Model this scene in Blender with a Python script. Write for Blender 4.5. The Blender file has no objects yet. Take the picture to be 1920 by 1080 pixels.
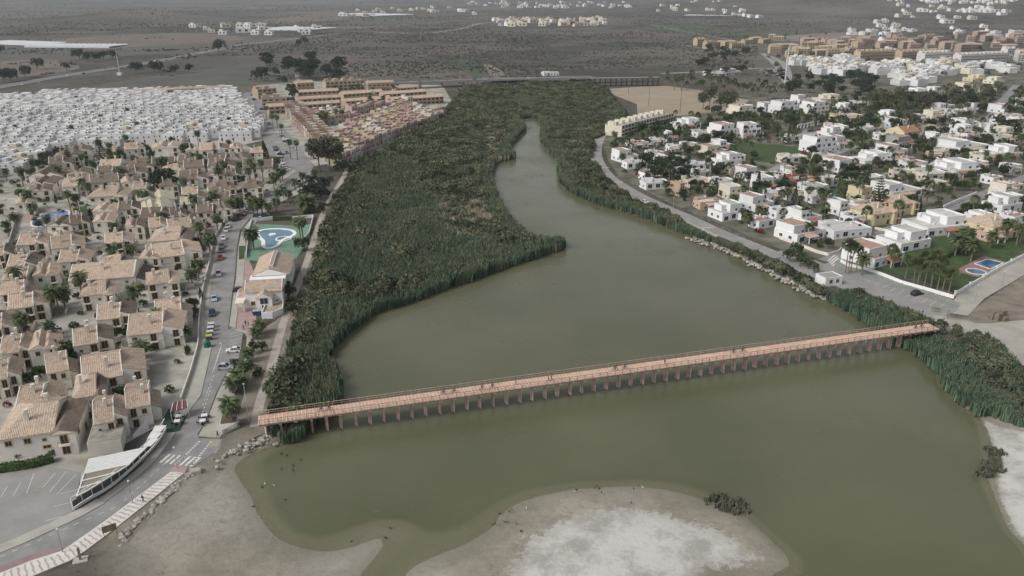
import bpy, bmesh, math, random
import numpy as np
from mathutils import Vector, Matrix

random.seed(7)
RNG = np.random.default_rng(7)
SC = bpy.context.scene
COL = SC.collection
R = math.radians

# ------------------------------------------------------------------ camera
CAM_H = 95.0
PITCH = R(20.8)
FPX = 1478.0                       # focal length in pixels of the 1920 wide photograph
cam_data = bpy.data.cameras.new('camera')
cam_data.sensor_width = 36.0
cam_data.lens = 36.0 * FPX / 1920.0
cam_data.clip_start = 1.0
cam_data.clip_end = 40000.0
cam = bpy.data.objects.new('camera', cam_data)
COL.objects.link(cam)
cam.location = (0, 0, CAM_H)
cam.rotation_euler = (math.pi / 2 - PITCH, 0, 0)
SC.camera = cam

# ------------------------------------------------------------------ sky, sun, exposure (overcast, thin sun from the left)
SUN_DIR = Vector((-0.72, -0.40, 0.78)).normalized()
elev = math.asin(SUN_DIR.z)
azim = math.atan2(SUN_DIR.x, SUN_DIR.y)
world = bpy.data.worlds.new('World')
SC.world = world
world.use_nodes = True
wn, wl = world.node_tree.nodes, world.node_tree.links
bg = wn['Background']
sky = wn.new('ShaderNodeTexSky')
sky.sky_type = 'NISHITA'
sky.sun_disc = False
sky.sun_elevation = elev
sky.sun_rotation = azim
sky.air_density = 1.0
sky.dust_density = 4.0
sky.ozone_density = 1.0
hs = wn.new('ShaderNodeHueSaturation')      # cloud cover: the blue of the clear sky is nearly gone
hs.inputs['Saturation'].default_value = 0.22
wl.new(sky.outputs[0], hs.inputs['Color'])
wl.new(hs.outputs[0], bg.inputs['Color'])
bg.inputs['Strength'].default_value = 0.13
sun_data = bpy.data.lights.new('sun', 'SUN')
sun_data.energy = 1.5
sun_data.angle = R(12)
sun_data.color = (1.0, 0.95, 0.89)
sun = bpy.data.objects.new('sun', sun_data)
COL.objects.link(sun)
sun.rotation_euler = (-SUN_DIR).to_track_quat('-Z', 'Y').to_euler()
sun.location = (-200, 100, 400)
vs = SC.view_settings
vs.view_transform = 'Standard'
vs.look = 'None'
vs.exposure = 0.05
vs.gamma = 1.0
vs.use_curve_mapping = False
SC.cycles.max_bounces = 5
SC.cycles.diffuse_bounces = 2
SC.cycles.glossy_bounces = 2
SC.cycles.transmission_bounces = 2
SC.cycles.transparent_max_bounces = 6
SC.cycles.volume_bounces = 1
SC.cycles.use_denoising = True
SC.cycles.use_adaptive_sampling = True
SC.cycles.adaptive_threshold = 0.02

# ------------------------------------------------------------------ photograph pixel -> place on a level plane
LAND = 1.2
cp, sp = math.cos(PITCH), math.sin(PITCH)
def G(px, py, z=LAND):
    u, v = (px - 960.0) / FPX, (540.0 - py) / FPX
    d = Vector((u, cp + v * sp, -sp + v * cp))
    t = (z - CAM_H) / d.z
    return Vector((d.x * t, d.y * t, z))
def P(w):
    x, y, z = w[0], w[1], w[2] - CAM_H
    depth = y * cp - z * sp
    up = y * sp + z * cp
    return 960.0 + FPX * x / depth, 540.0 - FPX * up / depth
def PN(x, y, z):
    z = z - CAM_H; dp = y * cp - z * sp
    return np.stack([960.0 + FPX * x / dp, 540.0 - FPX * (y * sp + z * cp) / dp], 1)
def ppm(px, py):
    """pixels of the photograph per metre at a ground point"""
    g = G(px, py)
    return FPX / (g.y * cp - (LAND - CAM_H) * sp)
def GL(pts, z=LAND):
    return [(G(p[0], p[1], p[2] if len(p) > 2 else z)).to_2d() for p in pts]

# ------------------------------------------------------------------ numpy polygon tools
def inside(poly, X, Y):
    poly = np.asarray([(p[0], p[1]) for p in poly], float)
    res = np.zeros(X.shape, bool)
    n = len(poly)
    for i in range(n):
        x0, y0 = poly[i]; x1, y1 = poly[(i + 1) % n]
        if y0 == y1: continue
        c = ((y0 > Y) != (y1 > Y)) & (X < (x1 - x0) * (Y - y0) / (y1 - y0) + x0)
        res ^= c
    return res
def dist_poly(poly, X, Y, closed=True):
    poly = np.asarray([(p[0], p[1]) for p in poly], float)
    d = np.full(X.shape, 1e18)
    n = len(poly)
    for i in range(n if closed else n - 1):
        x0, y0 = poly[i]; x1, y1 = poly[(i + 1) % n]
        dx, dy = x1 - x0, y1 - y0
        L2 = dx * dx + dy * dy + 1e-12
        t = np.clip(((X - x0) * dx + (Y - y0) * dy) / L2, 0, 1)
        d = np.minimum(d, (X - x0 - t * dx) ** 2 + (Y - y0 - t * dy) ** 2)
    return np.sqrt(d)
def smooth(pts, n=4, closed=True):
    P0 = [Vector((p[0], p[1])) for p in pts]
    out = []
    m = len(P0)
    for i in range(m if closed else m - 1):
        a = P0[(i - 1) % m] if closed or i > 0 else P0[0]
        b = P0[i]; c = P0[(i + 1) % m]
        d = P0[(i + 2) % m] if closed or i + 2 < m else P0[m - 1]
        for k in range(n):
            t = k / n
            out.append(0.5 * ((2 * b) + (c - a) * t + (2 * a - 5 * b + 4 * c - d) * t * t + (3 * b - a - 3 * c + d) * t ** 3))
    if not closed: out.append(P0[-1])
    return out
def scatter_in(poly, step, jitter=0.5, seed=1):
    rng = np.random.default_rng(seed)
    a = np.asarray([(p[0], p[1]) for p in poly])
    xs = np.arange(a[:, 0].min(), a[:, 0].max(), step)
    ys = np.arange(a[:, 1].min(), a[:, 1].max(), step)
    X, Y = np.meshgrid(xs, ys)
    X = X.ravel() + rng.uniform(-jitter, jitter, X.size) * step
    Y = Y.ravel() + rng.uniform(-jitter, jitter, Y.size) * step
    k = inside(poly, X, Y)
    return X[k], Y[k]
_nz = np.random.default_rng(3).random((64, 64))
def vnoise(X, Y, s):
    x = np.asarray(X) / s; y = np.asarray(Y) / s
    xi = np.floor(x).astype(int); yi = np.floor(y).astype(int)
    fx = x - xi; fy = y - yi
    fx = fx * fx * (3 - 2 * fx); fy = fy * fy * (3 - 2 * fy)
    g = lambda i, j: _nz[i % 64, j % 64]
    return (g(xi, yi) * (1 - fx) + g(xi + 1, yi) * fx) * (1 - fy) + (g(xi, yi + 1) * (1 - fx) + g(xi + 1, yi + 1) * fx) * fy

# ------------------------------------------------------------------ materials
MATS = {}
def M(name, col, rough=0.85, var=0.0, scale=0.4, rnd=0.0, spec=0.25, bump=0.0, bscale=3.0, metal=0.0, col2=None, detail=5.0, rndhue=0.0):
    """principled material; var: noise mottling in world space, rnd: brightness step from object to object"""
    if name in MATS: return MATS[name]
    m = bpy.data.materials.new(name); m.use_nodes = True
    nt = m.node_tree; n, l = nt.nodes, nt.links
    b = n['Principled BSDF']
    b.inputs['Roughness'].default_value = rough
    b.inputs['Specular IOR Level'].default_value = spec
    b.inputs['Metallic'].default_value = metal
    out = None
    if var > 0 or col2:
        geo = n.new('ShaderNodeNewGeometry')
        nz = n.new('ShaderNodeTexNoise'); nz.inputs['Scale'].default_value = scale
        nz.inputs['Detail'].default_value = detail; nz.inputs['Roughness'].default_value = 0.62
        l.new(geo.outputs['Position'], nz.inputs['Vector'])
        rp = n.new('ShaderNodeMapRange'); rp.inputs[1].default_value = 0.36; rp.inputs[2].default_value = 0.64
        l.new(nz.outputs[0], rp.inputs[0])
        mx = n.new('ShaderNodeMix'); mx.data_type = 'RGBA'
        c2 = col2 if col2 else tuple(min(1, c * (1 + var)) for c in col)
        c1 = col if col2 else tuple(c * (1 - var) for c in col)
        mx.inputs[6].default_value = (*c1, 1); mx.inputs[7].default_value = (*c2, 1)
        l.new(rp.outputs[0], mx.inputs[0]); out = mx.outputs[2]
    if rnd > 0 or rndhue > 0:
        oi = n.new('ShaderNodeObjectInfo')
        h = n.new('ShaderNodeHueSaturation')
        rr = n.new('ShaderNodeMapRange'); rr.inputs[3].default_value = 1 - rnd; rr.inputs[4].default_value = 1 + rnd
        l.new(oi.outputs['Random'], rr.inputs[0]); l.new(rr.outputs[0], h.inputs['Value'])
        if rndhue > 0:
            mm = n.new('ShaderNodeMath'); mm.operation = 'MULTIPLY'; mm.inputs[1].default_value = 7.31
            fr = n.new('ShaderNodeMath'); fr.operation = 'FRACT'
            rh = n.new('ShaderNodeMapRange'); rh.inputs[3].default_value = 0.5 - rndhue; rh.inputs[4].default_value = 0.5 + rndhue
            l.new(oi.outputs['Random'], mm.inputs[0]); l.new(mm.outputs[0], fr.inputs[0]); l.new(fr.outputs[0], rh.inputs[0]); l.new(rh.outputs[0], h.inputs['Hue'])
        if out: l.new(out, h.inputs['Color'])
        else: h.inputs['Color'].default_value = (*col, 1)
        out = h.outputs[0]
    if out: l.new(out, b.inputs['Base Color'])
    else: b.inputs['Base Color'].default_value = (*col, 1)
    if bump > 0:
        geo2 = n.new('ShaderNodeNewGeometry')
        nb = n.new('ShaderNodeTexNoise'); nb.inputs['Scale'].default_value = bscale; nb.inputs['Detail'].default_value = 6
        l.new(geo2.outputs['Position'], nb.inputs['Vector'])
        bp = n.new('ShaderNodeBump'); bp.inputs['Strength'].default_value = bump; bp.inputs['Distance'].default_value = 0.3
        l.new(nb.outputs[0], bp.inputs['Height']); l.new(bp.outputs[0], b.inputs['Normal'])
    MATS[name] = m
    return m
def tile_mat(name, col, rnd=0.12, pitch=0.32):
    """clay roof tiles: ribs run down the slope (UV u along the eave, in metres)"""
    if name in MATS: return MATS[name]
    m = bpy.data.materials.new(name); m.use_nodes = True
    nt = m.node_tree; n, l = nt.nodes, nt.links
    b = n['Principled BSDF']; b.inputs['Roughness'].default_value = 0.9; b.inputs['Specular IOR Level'].default_value = 0.15
    uv = n.new('ShaderNodeUVMap')
    sep = n.new('ShaderNodeSeparateXYZ'); l.new(uv.outputs[0], sep.inputs[0])
    s = n.new('ShaderNodeMath'); s.operation = 'MULTIPLY'; s.inputs[1].default_value = 2 * math.pi / pitch
    l.new(sep.outputs[0], s.inputs[0])
    si = n.new('ShaderNodeMath'); si.operation = 'SINE'; l.new(s.outputs[0], si.inputs[0])
    s2 = n.new('ShaderNodeMath'); s2.operation = 'MULTIPLY'; s2.inputs[1].default_value = 1 / 0.38
    l.new(sep.outputs[1], s2.inputs[0])
    fr = n.new('ShaderNodeMath'); fr.operation = 'FRACT'; l.new(s2.outputs[0], fr.inputs[0])
    ht = n.new('ShaderNodeMath'); ht.operation = 'MULTIPLY_ADD'; ht.inputs[1].default_value = 0.35
    l.new(fr.outputs[0], ht.inputs[0]); l.new(si.outputs[0], ht.inputs[2])
    bp = n.new('ShaderNodeBump'); bp.inputs['Strength'].default_value = 0.75; bp.inputs['Distance'].default_value = 0.09
    l.new(ht.outputs[0], bp.inputs['Height']); l.new(bp.outputs[0], b.inputs['Normal'])
    # single tiles and lichen stains
    geo = n.new('ShaderNodeNewGeometry')
    vo = n.new('ShaderNodeTexVoronoi'); vo.inputs['Scale'].default_value = 2.2; l.new(geo.outputs['Position'], vo.inputs['Vector'])
    nz = n.new('ShaderNodeTexNoise'); nz.inputs['Scale'].default_value = 0.55; nz.inputs['Detail'].default_value = 7; l.new(geo.outputs['Position'], nz.inputs['Vector'])
    sx = n.new('ShaderNodeSeparateColor'); l.new(vo.outputs['Color'], sx.inputs[0])
    ad = n.new('ShaderNodeMath'); ad.operation = 'MULTIPLY_ADD'; ad.inputs[1].default_value = 0.55; l.new(sx.outputs[0], ad.inputs[0]); l.new(nz.outputs[0], ad.inputs[2])
    mr = n.new('ShaderNodeMapRange'); mr.inputs[1].default_value = 0.45; mr.inputs[2].default_value = 1.05; mr.inputs[3].default_value = 0.8; mr.inputs[4].default_value = 1.18
    l.new(ad.outputs[0], mr.inputs[0])
    oi = n.new('ShaderNodeObjectInfo')
    rr = n.new('ShaderNodeMapRange'); rr.inputs[3].default_value = 1 - rnd; rr.inputs[4].default_value = 1 + rnd
    l.new(oi.outputs['Random'], rr.inputs[0])
    mu = n.new('ShaderNodeMath'); mu.operation = 'MULTIPLY'; l.new(mr.outputs[0], mu.inputs[0]); l.new(rr.outputs[0], mu.inputs[1])
    h = n.new('ShaderNodeHueSaturation'); h.inputs['Color'].default_value = (*col, 1); l.new(mu.outputs[0], h.inputs['Value'])
    l.new(h.outputs[0], b.inputs['Base Color'])
    MATS[name] = m
    return m

# ------------------------------------------------------------------ mesh building
class MB:
    """collects faces; build() gives one mesh"""
    def __init__(self): self.v = []; self.f = []; self.m = []; self.uv = []
    def face(self, pts, mi=0, uv=None):
        b = len(self.v); self.v.extend([tuple(p) for p in pts]); self.f.append(tuple(range(b, b + len(pts)))); self.m.append(mi)
        self.uv.append(uv if uv else [(p[0], p[1]) for p in pts]); return self
    def box(self, x0, x1, y0, y1, z0, z1, mi=0, bottom=False):
        a = [(x0, y0), (x1, y0), (x1, y1), (x0, y1)]
        return self.prism(a, z0, z1, mi, bottom)
    def prism(self, a, z0, z1, mi=0, bottom=False, top=True):
        n = len(a)
        for i in range(n):
            p, q = a[i], a[(i + 1) % n]
            self.face([(p[0], p[1], z0), (q[0], q[1], z0), (q[0], q[1], z1), (p[0], p[1], z1)], mi)
        if top: self.face([(p[0], p[1], z1) for p in a], mi)
        if bottom: self.face([(p[0], p[1], z0) for p in reversed(a)], mi)
        return self
    def hexa(self, c, mi=0):
        """8 corners: bottom 4 ccw, top 4 ccw"""
        for q in ((0, 1, 5, 4), (1, 2, 6, 5), (2, 3, 7, 6), (3, 0, 4, 7), (4, 5, 6, 7), (3, 2, 1, 0)):
            self.face([c[i] for i in q], mi)
        return self
    def bar(self, p, q, w, h=None, mi=0):
        """beam of section w x h from p to q"""
        p, q = Vector(p), Vector(q); h = h or w
        d = (q - p).normalized()
        s = d.cross(Vector((0, 0, 1)))
        s = Vector((1, 0, 0)) if s.length < 1e-4 else s.normalized()
        u = s.cross(d).normalized()
        c = []
        for e in (p, q):
            c += [e - s * w / 2 - u * h / 2, e + s * w / 2 - u * h / 2, e + s * w / 2 + u * h / 2, e - s * w / 2 + u * h / 2]
        return self.hexa(c, mi)
    def tube(self, pts, rad, n=6, mi=0, cap=True):
        rings = []
        for i, p in enumerate(pts):
            p = Vector(p)
            d = (Vector(pts[min(i + 1, len(pts) - 1)]) - Vector(pts[max(i - 1, 0)])).normalized()
            s = d.cross(Vector((0, 0, 1)))
            s = Vector((1, 0, 0)) if s.length < 1e-3 else s.normalized()
            u = s.cross(d).normalized()
            r = rad[i] if isinstance(rad, (list, tuple)) else rad
            rings.append([p + (s * math.cos(a) + u * math.sin(a)) * r for a in (2 * math.pi * k / n for k in range(n))])
        for a, b in zip(rings, rings[1:]):
            for k in range(n):
                self.face([a[k], a[(k + 1) % n], b[(k + 1) % n], b[k]], mi)
        if cap:
            self.face(list(reversed(rings[0])), mi); self.face(rings[-1], mi)
        return self
    def lathe(self, prof, n=8, c=(0, 0, 0), mi=0):
        for (r0, z0), (r1, z1) in zip(prof, prof[1:]):
            for k in range(n):
                a, b = 2 * math.pi * k / n, 2 * math.pi * (k + 1) / n
                q = [(c[0] + r0 * math.cos(a), c[1] + r0 * math.sin(a), c[2] + z0), (c[0] + r0 * math.cos(b), c[1] + r0 * math.sin(b), c[2] + z0),
                     (c[0] + r1 * math.cos(b), c[1] + r1 * math.sin(b), c[2] + z1), (c[0] + r1 * math.cos(a), c[1] + r1 * math.sin(a), c[2] + z1)]
                if r0 < 1e-6: q = [q[0], q[2], q[3]]
                elif r1 < 1e-6: q = q[:3]
                self.face(q, mi)
        return self
    def build(self, name, *mats, smooth_=False, weld=False):
        me = bpy.data.meshes.new(name)
        me.from_pydata(self.v, [], self.f)
        for m in mats: me.materials.append(m)
        if len(mats) > 1: me.polygons.foreach_set('material_index', self.m)
        uvl = me.uv_layers.new(name='UVMap')
        uvl.data.foreach_set('uv', [c for u in self.uv for p in u for c in p])
        if weld:
            b = bmesh.new(); b.from_mesh(me); bmesh.ops.remove_doubles(b, verts=b.verts, dist=1e-4); b.to_mesh(me); b.free()
        if smooth_: me.polygons.foreach_set('use_smooth', [True] * len(me.polygons))
        me.update()
        return me
def add(name, data, parent=None, loc=(0, 0, 0), rz=0.0, scale=None):
    o = bpy.data.objects.new(name, data); COL.objects.link(o)
    o.location = loc
    if rz: o.rotation_euler = (0, 0, rz)
    if scale is not None: o.scale = scale if hasattr(scale, '__len__') else (scale,) * 3
    if parent: o.parent = parent
    return o
THINGS = []
def tag(o, desc, cat, group=None, full=False):
    """desc: the look; where it stands is added at the end unless full"""
    o['label'] = desc; o['category'] = cat
    if group: o['group'] = group
    if not full: THINGS.append(o)
    return o
def structure(o): o['kind'] = 'structure'; return o
def stuff(o): o['kind'] = 'stuff'; return o
def place(spec, name, loc, rz=0.0, scale=None, swap=None):
    """spec: list of (part name, mesh, loc, rz, children); an Empty at the base parents the parts"""
    root = add(name, None, None, loc, rz, scale)
    root.empty_display_size = 0.5
    def rec(parts, par):
        for p in parts:
            o = add(p[0], p[1], par, p[2] if len(p) > 2 and p[2] else (0, 0, 0), p[3] if len(p) > 3 else 0.0)
            if swap and p[0] in swap and o.type == 'MESH':
                o.material_slots[0].link = 'OBJECT'; o.material_slots[0].material = swap[p[0]]
            if len(p) > 4 and p[4]: rec(p[4], o)
    rec(spec, root)
    return root
def slab(name, xy, z, thick, mat, parent=None):
    """level sheet with sides; xy in metres"""
    mb = MB()
    pts = [(p[0], p[1]) for p in xy]
    a = sum(pts[i][0] * pts[(i + 1) % len(pts)][1] - pts[(i + 1) % len(pts)][0] * pts[i][1] for i in range(len(pts)))
    if a < 0: pts.reverse()
    mb.prism(pts, z - thick, z)
    return add(name, mb.build(name, mat), parent)
def ribbon(pts, w):
    """outline of a strip along a line; w may be a list"""
    L, Rr = [], []
    for i, p in enumerate(pts):
        a = Vector(pts[max(i - 1, 0)][:2]); b = Vector(pts[min(i + 1, len(pts) - 1)][:2])
        d = (b - a).normalized(); n = Vector((-d.y, d.x))
        ww = (w[i] if isinstance(w, (list, tuple)) else w) / 2
        L.append(Vector(p[:2]) + n * ww); Rr.append(Vector(p[:2]) - n * ww)
    return L, Rr
def strip(name, pts, w, z, thick, mat, parent=None):
    L, Rr = ribbon(pts, w)
    mb = MB()
    for i in range(len(pts) - 1):
        q = [Rr[i], Rr[i + 1], L[i + 1], L[i]]
        mb.face([(p.x, p.y, z) for p in q])
        mb.face([(Rr[i].x, Rr[i].y, z - thick), (Rr[i + 1].x, Rr[i + 1].y, z - thick), (Rr[i + 1].x, Rr[i + 1].y, z), (Rr[i].x, Rr[i].y, z)])
        mb.face([(L[i + 1].x, L[i + 1].y, z - thick), (L[i].x, L[i].y, z - thick), (L[i].x, L[i].y, z), (L[i + 1].x, L[i + 1].y, z)])
    return add(name, mb.build(name, mat), parent)
def gn_scatter(name, pts, sc, protos, seed=0, tilt=0.0):
    """one object: the prototypes set on many points, turned and scaled"""
    me = bpy.data.meshes.new(name)
    me.from_pydata([tuple(p) for p in pts], [], [])
    at = me.attributes.new('sc', 'FLOAT', 'POINT'); at.data.foreach_set('value', list(map(float, sc)))
    o = add(name, me)
    c = bpy.data.collections.new(name + '_pieces')
    for p in protos: c.objects.link(p)
    ng = bpy.data.node_groups.new(name + '_nodes', 'GeometryNodeTree')
    ng.interface.new_socket('Geometry', in_out='INPUT', socket_type='NodeSocketGeometry')
    ng.interface.new_socket('Geometry', in_out='OUTPUT', socket_type='NodeSocketGeometry')
    n, l = ng.nodes, ng.links
    gi = n.new('NodeGroupInput'); go = n.new('NodeGroupOutput')
    iop = n.new('GeometryNodeInstanceOnPoints')
    ci = n.new('GeometryNodeCollectionInfo'); ci.inputs[0].default_value = c; ci.inputs['Separate Children'].default_value = True; ci.inputs['Reset Children'].default_value = True
    l.new(gi.outputs[0], iop.inputs['Points']); l.new(ci.outputs[0], iop.inputs['Instance'])
    iop.inputs['Pick Instance'].default_value = True
    ri = n.new('FunctionNodeRandomValue'); ri.data_type = 'INT'; ri.inputs[4].default_value = 0; ri.inputs[5].default_value = len(protos) - 1; ri.inputs['Seed'].default_value = seed
    l.new(ri.outputs[2], iop.inputs['Instance Index'])
    rv = n.new('FunctionNodeRandomValue'); rv.data_type = 'FLOAT_VECTOR'; rv.inputs[0].default_value = (-tilt, -tilt, 0); rv.inputs[1].default_value = (tilt, tilt, 6.283); rv.inputs['Seed'].default_value = seed + 5
    l.new(rv.outputs[0], iop.inputs['Rotation'])
    na = n.new('GeometryNodeInputNamedAttribute'); na.data_type = 'FLOAT'; na.inputs[0].default_value = 'sc'
    l.new(na.outputs[0], iop.inputs['Scale'])
    l.new(iop.outputs[0], go.inputs[0])
    md = o.modifiers.new('scatter', 'NODES'); md.node_group = ng
    return o
# ================================================================== figures: one skinned body for each pose
def figure(joints, edges, rad):
    me = bpy.data.meshes.new('figure'); names = list(joints); me.from_pydata([joints[k] for k in names], [(names.index(a), names.index(b)) for a, b in edges], [])
    o = bpy.data.objects.new('figure', me); COL.objects.link(o)
    o.modifiers.new('s', 'SKIN'); o.modifiers.new('d', 'SUBSURF').levels = 1
    sv = me.skin_vertices[0].data
    for i, k in enumerate(names): sv[i].radius = (rad[k], rad[k]); sv[i].use_root = (k == 'pelvis')
    dg = bpy.context.evaluated_depsgraph_get(); ev = o.evaluated_get(dg); m2 = bpy.data.meshes.new_from_object(ev)
    bpy.data.objects.remove(o); return m2
RAD = dict(pelvis=.15, waist=.135, chest=.16, neck=.06, chin=.075, head=.10, crown=.07, **{a + s_: r for s_ in 'LR' for a, r in (('sh', .085), ('el', .052), ('wr', .036), ('ha', .042), ('tip', .02), ('hip', .10), ('kn', .07), ('an', .048), ('toe', .04))})
EDG = [('pelvis', 'waist'), ('waist', 'chest'), ('chest', 'neck'), ('neck', 'chin'), ('chin', 'head'), ('head', 'crown')] + [(a + s_, b + s_) for s_ in 'LR' for a, b in (('sh', 'el'), ('el', 'wr'), ('wr', 'ha'), ('ha', 'tip'), ('hip', 'kn'), ('kn', 'an'), ('an', 'toe'))] + [('chest', 'shL'), ('chest', 'shR'), ('pelvis', 'hipL'), ('pelvis', 'hipR')]
def walk_pose(s_):
    return dict(pelvis=(0, 0, .95), waist=(0, .01, 1.12), chest=(0, .0, 1.36), neck=(0, .0, 1.50), chin=(0, -.02, 1.57), head=(0, -.01, 1.65), crown=(0, .01, 1.73),
        shL=(.19, 0, 1.42), elL=(.24, .08 * s_, 1.15), wrL=(.24, -.06 + .06 * s_, .92), haL=(.24, -.10 + .06 * s_, .84), tipL=(.235, -.13 + .06 * s_, .77), shR=(-.19, 0, 1.42), elR=(-.24, -.08 * s_, 1.15), wrR=(-.24, -.14 * s_, .92), haR=(-.24, -.17 * s_, .84), tipR=(-.235, -.2 * s_, .77),
        hipL=(.1, 0, .90), knL=(.11, -.18 * s_, .50), anL=(.11, -.24 * s_, .09), toeL=(.12, -.40 * s_ if s_ > 0 else -.24 * s_ - .15, .04), hipR=(-.1, 0, .90), knR=(-.11, .08 * s_, .50), anR=(-.11, .28 * s_, .12), toeR=(-.12, .28 * s_ - .15, .04))
def ride_pose():
    return dict(pelvis=(0, .18, 1.0), waist=(0, .10, 1.15), chest=(0, -.10, 1.34), neck=(0, -.20, 1.46), chin=(0, -.26, 1.52), head=(0, -.28, 1.60), crown=(0, -.27, 1.69),
        shL=(.19, -.12, 1.40), elL=(.25, -.30, 1.18), wrL=(.24, -.46, 1.05), haL=(.24, -.52, 1.04), tipL=(.24, -.57, 1.0), shR=(-.19, -.12, 1.40), elR=(-.25, -.30, 1.18), wrR=(-.24, -.46, 1.05), haR=(-.24, -.52, 1.04), tipR=(-.24, -.57, 1.0),
        hipL=(.1, .16, .95), knL=(.12, -.22, .78), anL=(.12, -.05, .40), toeL=(.12, -.2, .36), hipR=(-.1, .16, .95), knR=(-.12, -.12, .60), anR=(-.12, .08, .20), toeR=(-.12, -.07, .16))
FW, FW2, FR = figure(walk_pose(1), EDG, RAD), figure(walk_pose(-.7), EDG, RAD), figure(ride_pose(), EDG, RAD)
# ================================================================== the lagoon outline (photograph pixels; z where the reed tops hide the bank)
SH = [(505,838),(480,848),(455,860),(441,876),(447,893),(473,933),(483,960),(520,1007),(567,1027),(610,1034),(655,1028),(690,1016),(712,1012),(718,1022),(706,1042),(690,1062),(672,1090),(660,1200),
      (720,1200),(758,1080),(813,1044),(873,1020),(920,990),(940,963),(980,940),(1057,920),(1123,913),(1207,912),(1273,923),(1323,937),(1390,963),(1433,1000),(1482,1053),(1440,1085),(1400,1130),(1400,1330),
      (2150,1330),(1985,1110),(1920,1023),(1893,997),(1873,953),(1853,903),(1846,887),(1862,868),(1853,813),(1832,780),(1793,753),(1767,723),(1757,693),(1703,653),(1650,620),(1597,587),(1547,562),(1497,538),(1430,503),
      (1363,470),(1307,448),(1280,438),(1207,408),(1127,385),(1070,360),(1045,340),(1043,300),(1012,265),(1013,230),(995,221),(972,219,3.0),(986,240,3.0),(955,273,3.0),(966,296),(930,306),(923,333,3.0),(931,365,3.0),(945,395,3.0),
      (970,420,3.0),(1000,441,3.5),(1040,441,3.5),(1058,450,3.0),(1060,465),(1030,475),(977,493),(927,510),(880,528),(837,542),(783,563),(740,577),(703,588),(665,615),(638,637),(622,655),(616,672),(634,700),(637,745),(622,772),(590,800),(560,826),(530,832)]
SHORE = smooth(GL(SH, 0.0), 4)
SALT = GL([(930,1100),(985,1010),(1060,968),(1150,948),(1250,962),(1350,992),(1440,1045),(1400,1062),(1330,1075),(1290,1120),(1100,1150)], 0.5)
SALT_R = GL([(1836,778),(1870,795),(1920,808),(1990,830),(1990,1060),(1905,1000),(1880,950),(1868,900),(1872,850)], 0.5)
BEACH = GL([(250,1100),(225,1020),(345,900),(408,842),(445,815),(510,815),(560,900),(600,1000),(700,960),(830,960),(960,890),(1300,880),(1560,1060),(1500,1200),(100,1200)], 0.3)
BEACH_R = GL([(1815,765),(1920,790),(2000,800),(2060,1150),(1960,1100),(1830,900)], 0.3)
MARSH = GL([(495,800),(503,775),(520,690),(545,600),(585,480),(612,395),(650,320),(730,280),(842,200),(872,168),(960,152),(1100,152),(1180,170),(1200,225),(1112,262),(1108,300),(1190,378),(1330,448),(1480,508),(1560,548),(1640,575),(1700,592),(1765,612),(1830,628),(1875,655),(1930,700),(1930,805),(1830,775),(1700,700),(1640,630),(1500,560),(1280,470),(1050,420),(1000,330),(960,440),(1062,455),(980,500),(840,548),(700,600),(640,650),(640,740),(570,825)], 0.8)
LOT_R = GL([(1560,560),(1760,610),(1830,632),(1900,690),(2010,760),(2010,560),(1930,590),(1840,600),(1790,600),(1700,560)], 1.0)

def axis(segs):
    out = [segs[0][0]]
    for a, b, s in segs:
        n = max(1, int(round((b - a) / s)))
        out += [a + (b - a) * (k + 1) / n for k in range(n)]
    return out
gx = axis([(-110, 170, 1.25)])
s = 2.0
while gx[-1] < 9000: gx.append(gx[-1] + s); s *= 1.10
s = 2.0
while gx[0] > -9000: gx.insert(0, gx[0] - s); s *= 1.10
gy = axis([(-400, 0, 40), (0, 90, 6), (90, 420, 1.25), (420, 700, 3.0)])
s = 4.0
while gy[-1] < 16000: gy.append(gy[-1] + s); s *= 1.055
GX, GY = np.meshgrid(np.array(gx), np.array(gy))
shp = GX.shape
X, Y = GX.ravel(), GY.ravel()
near = (np.abs(X) < 260) & (Y < 760)
SD = np.full(X.shape, 200.0)
SD[near] = dist_poly(SHORE, X[near], Y[near])
wet = np.zeros(X.shape, bool); wet[near] = inside(SHORE, X[near], Y[near])
def soft(poly, width):
    w = np.zeros(X.shape)
    d = dist_poly(poly, X[near], Y[near]); i = inside(poly, X[near], Y[near])
    w[near] = np.clip(0.5 + np.where(i, d, -d) / width, 0, 1)
    return w
beach = np.maximum(soft(BEACH, 12), soft(BEACH_R, 6))
def depth_at(x, y, sd, bch):
    d = np.minimum(2.4, sd * (0.16 * bch + 0.60 * (1 - bch)))
    # shoals: the tan bar beside the channel, the shallow corner below the bridge
    for (px, py, rx, ry, k) in ((680, 1008, 13, 6, 0.75), (735, 988, 7, 4.5, 0.8), (540, 880, 5, 3, 0.6), (485, 852, 6, 4, 0.5), (860, 985, 7, 7, 0.3), (1230, 850, 70, 10, 0.12), (640, 660, 12, 20, .3), (960, 560, 50, 25, .12), (1120,450,22,10,.3)):
        c = G(px, py, 0)
        d = d * (1 - k * np.exp(-((x - c.x) / rx) ** 2 - ((y - c.y) / ry) ** 2))
    return d
dep = depth_at(X, Y, SD, beach)
nz1 = vnoise(X, Y, 9) - 0.5
nz2 = vnoise(X + 31, Y, 3.1) - 0.5
slope = 0.075 * beach + 0.55 * (1 - beach)
land = np.minimum(LAND, SD * slope) + np.where(near, (nz1 * 0.12 + nz2 * 0.06) * beach * np.clip(SD / 6, 0, 1), 0)
Z = np.where(wet, -dep, land)
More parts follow.
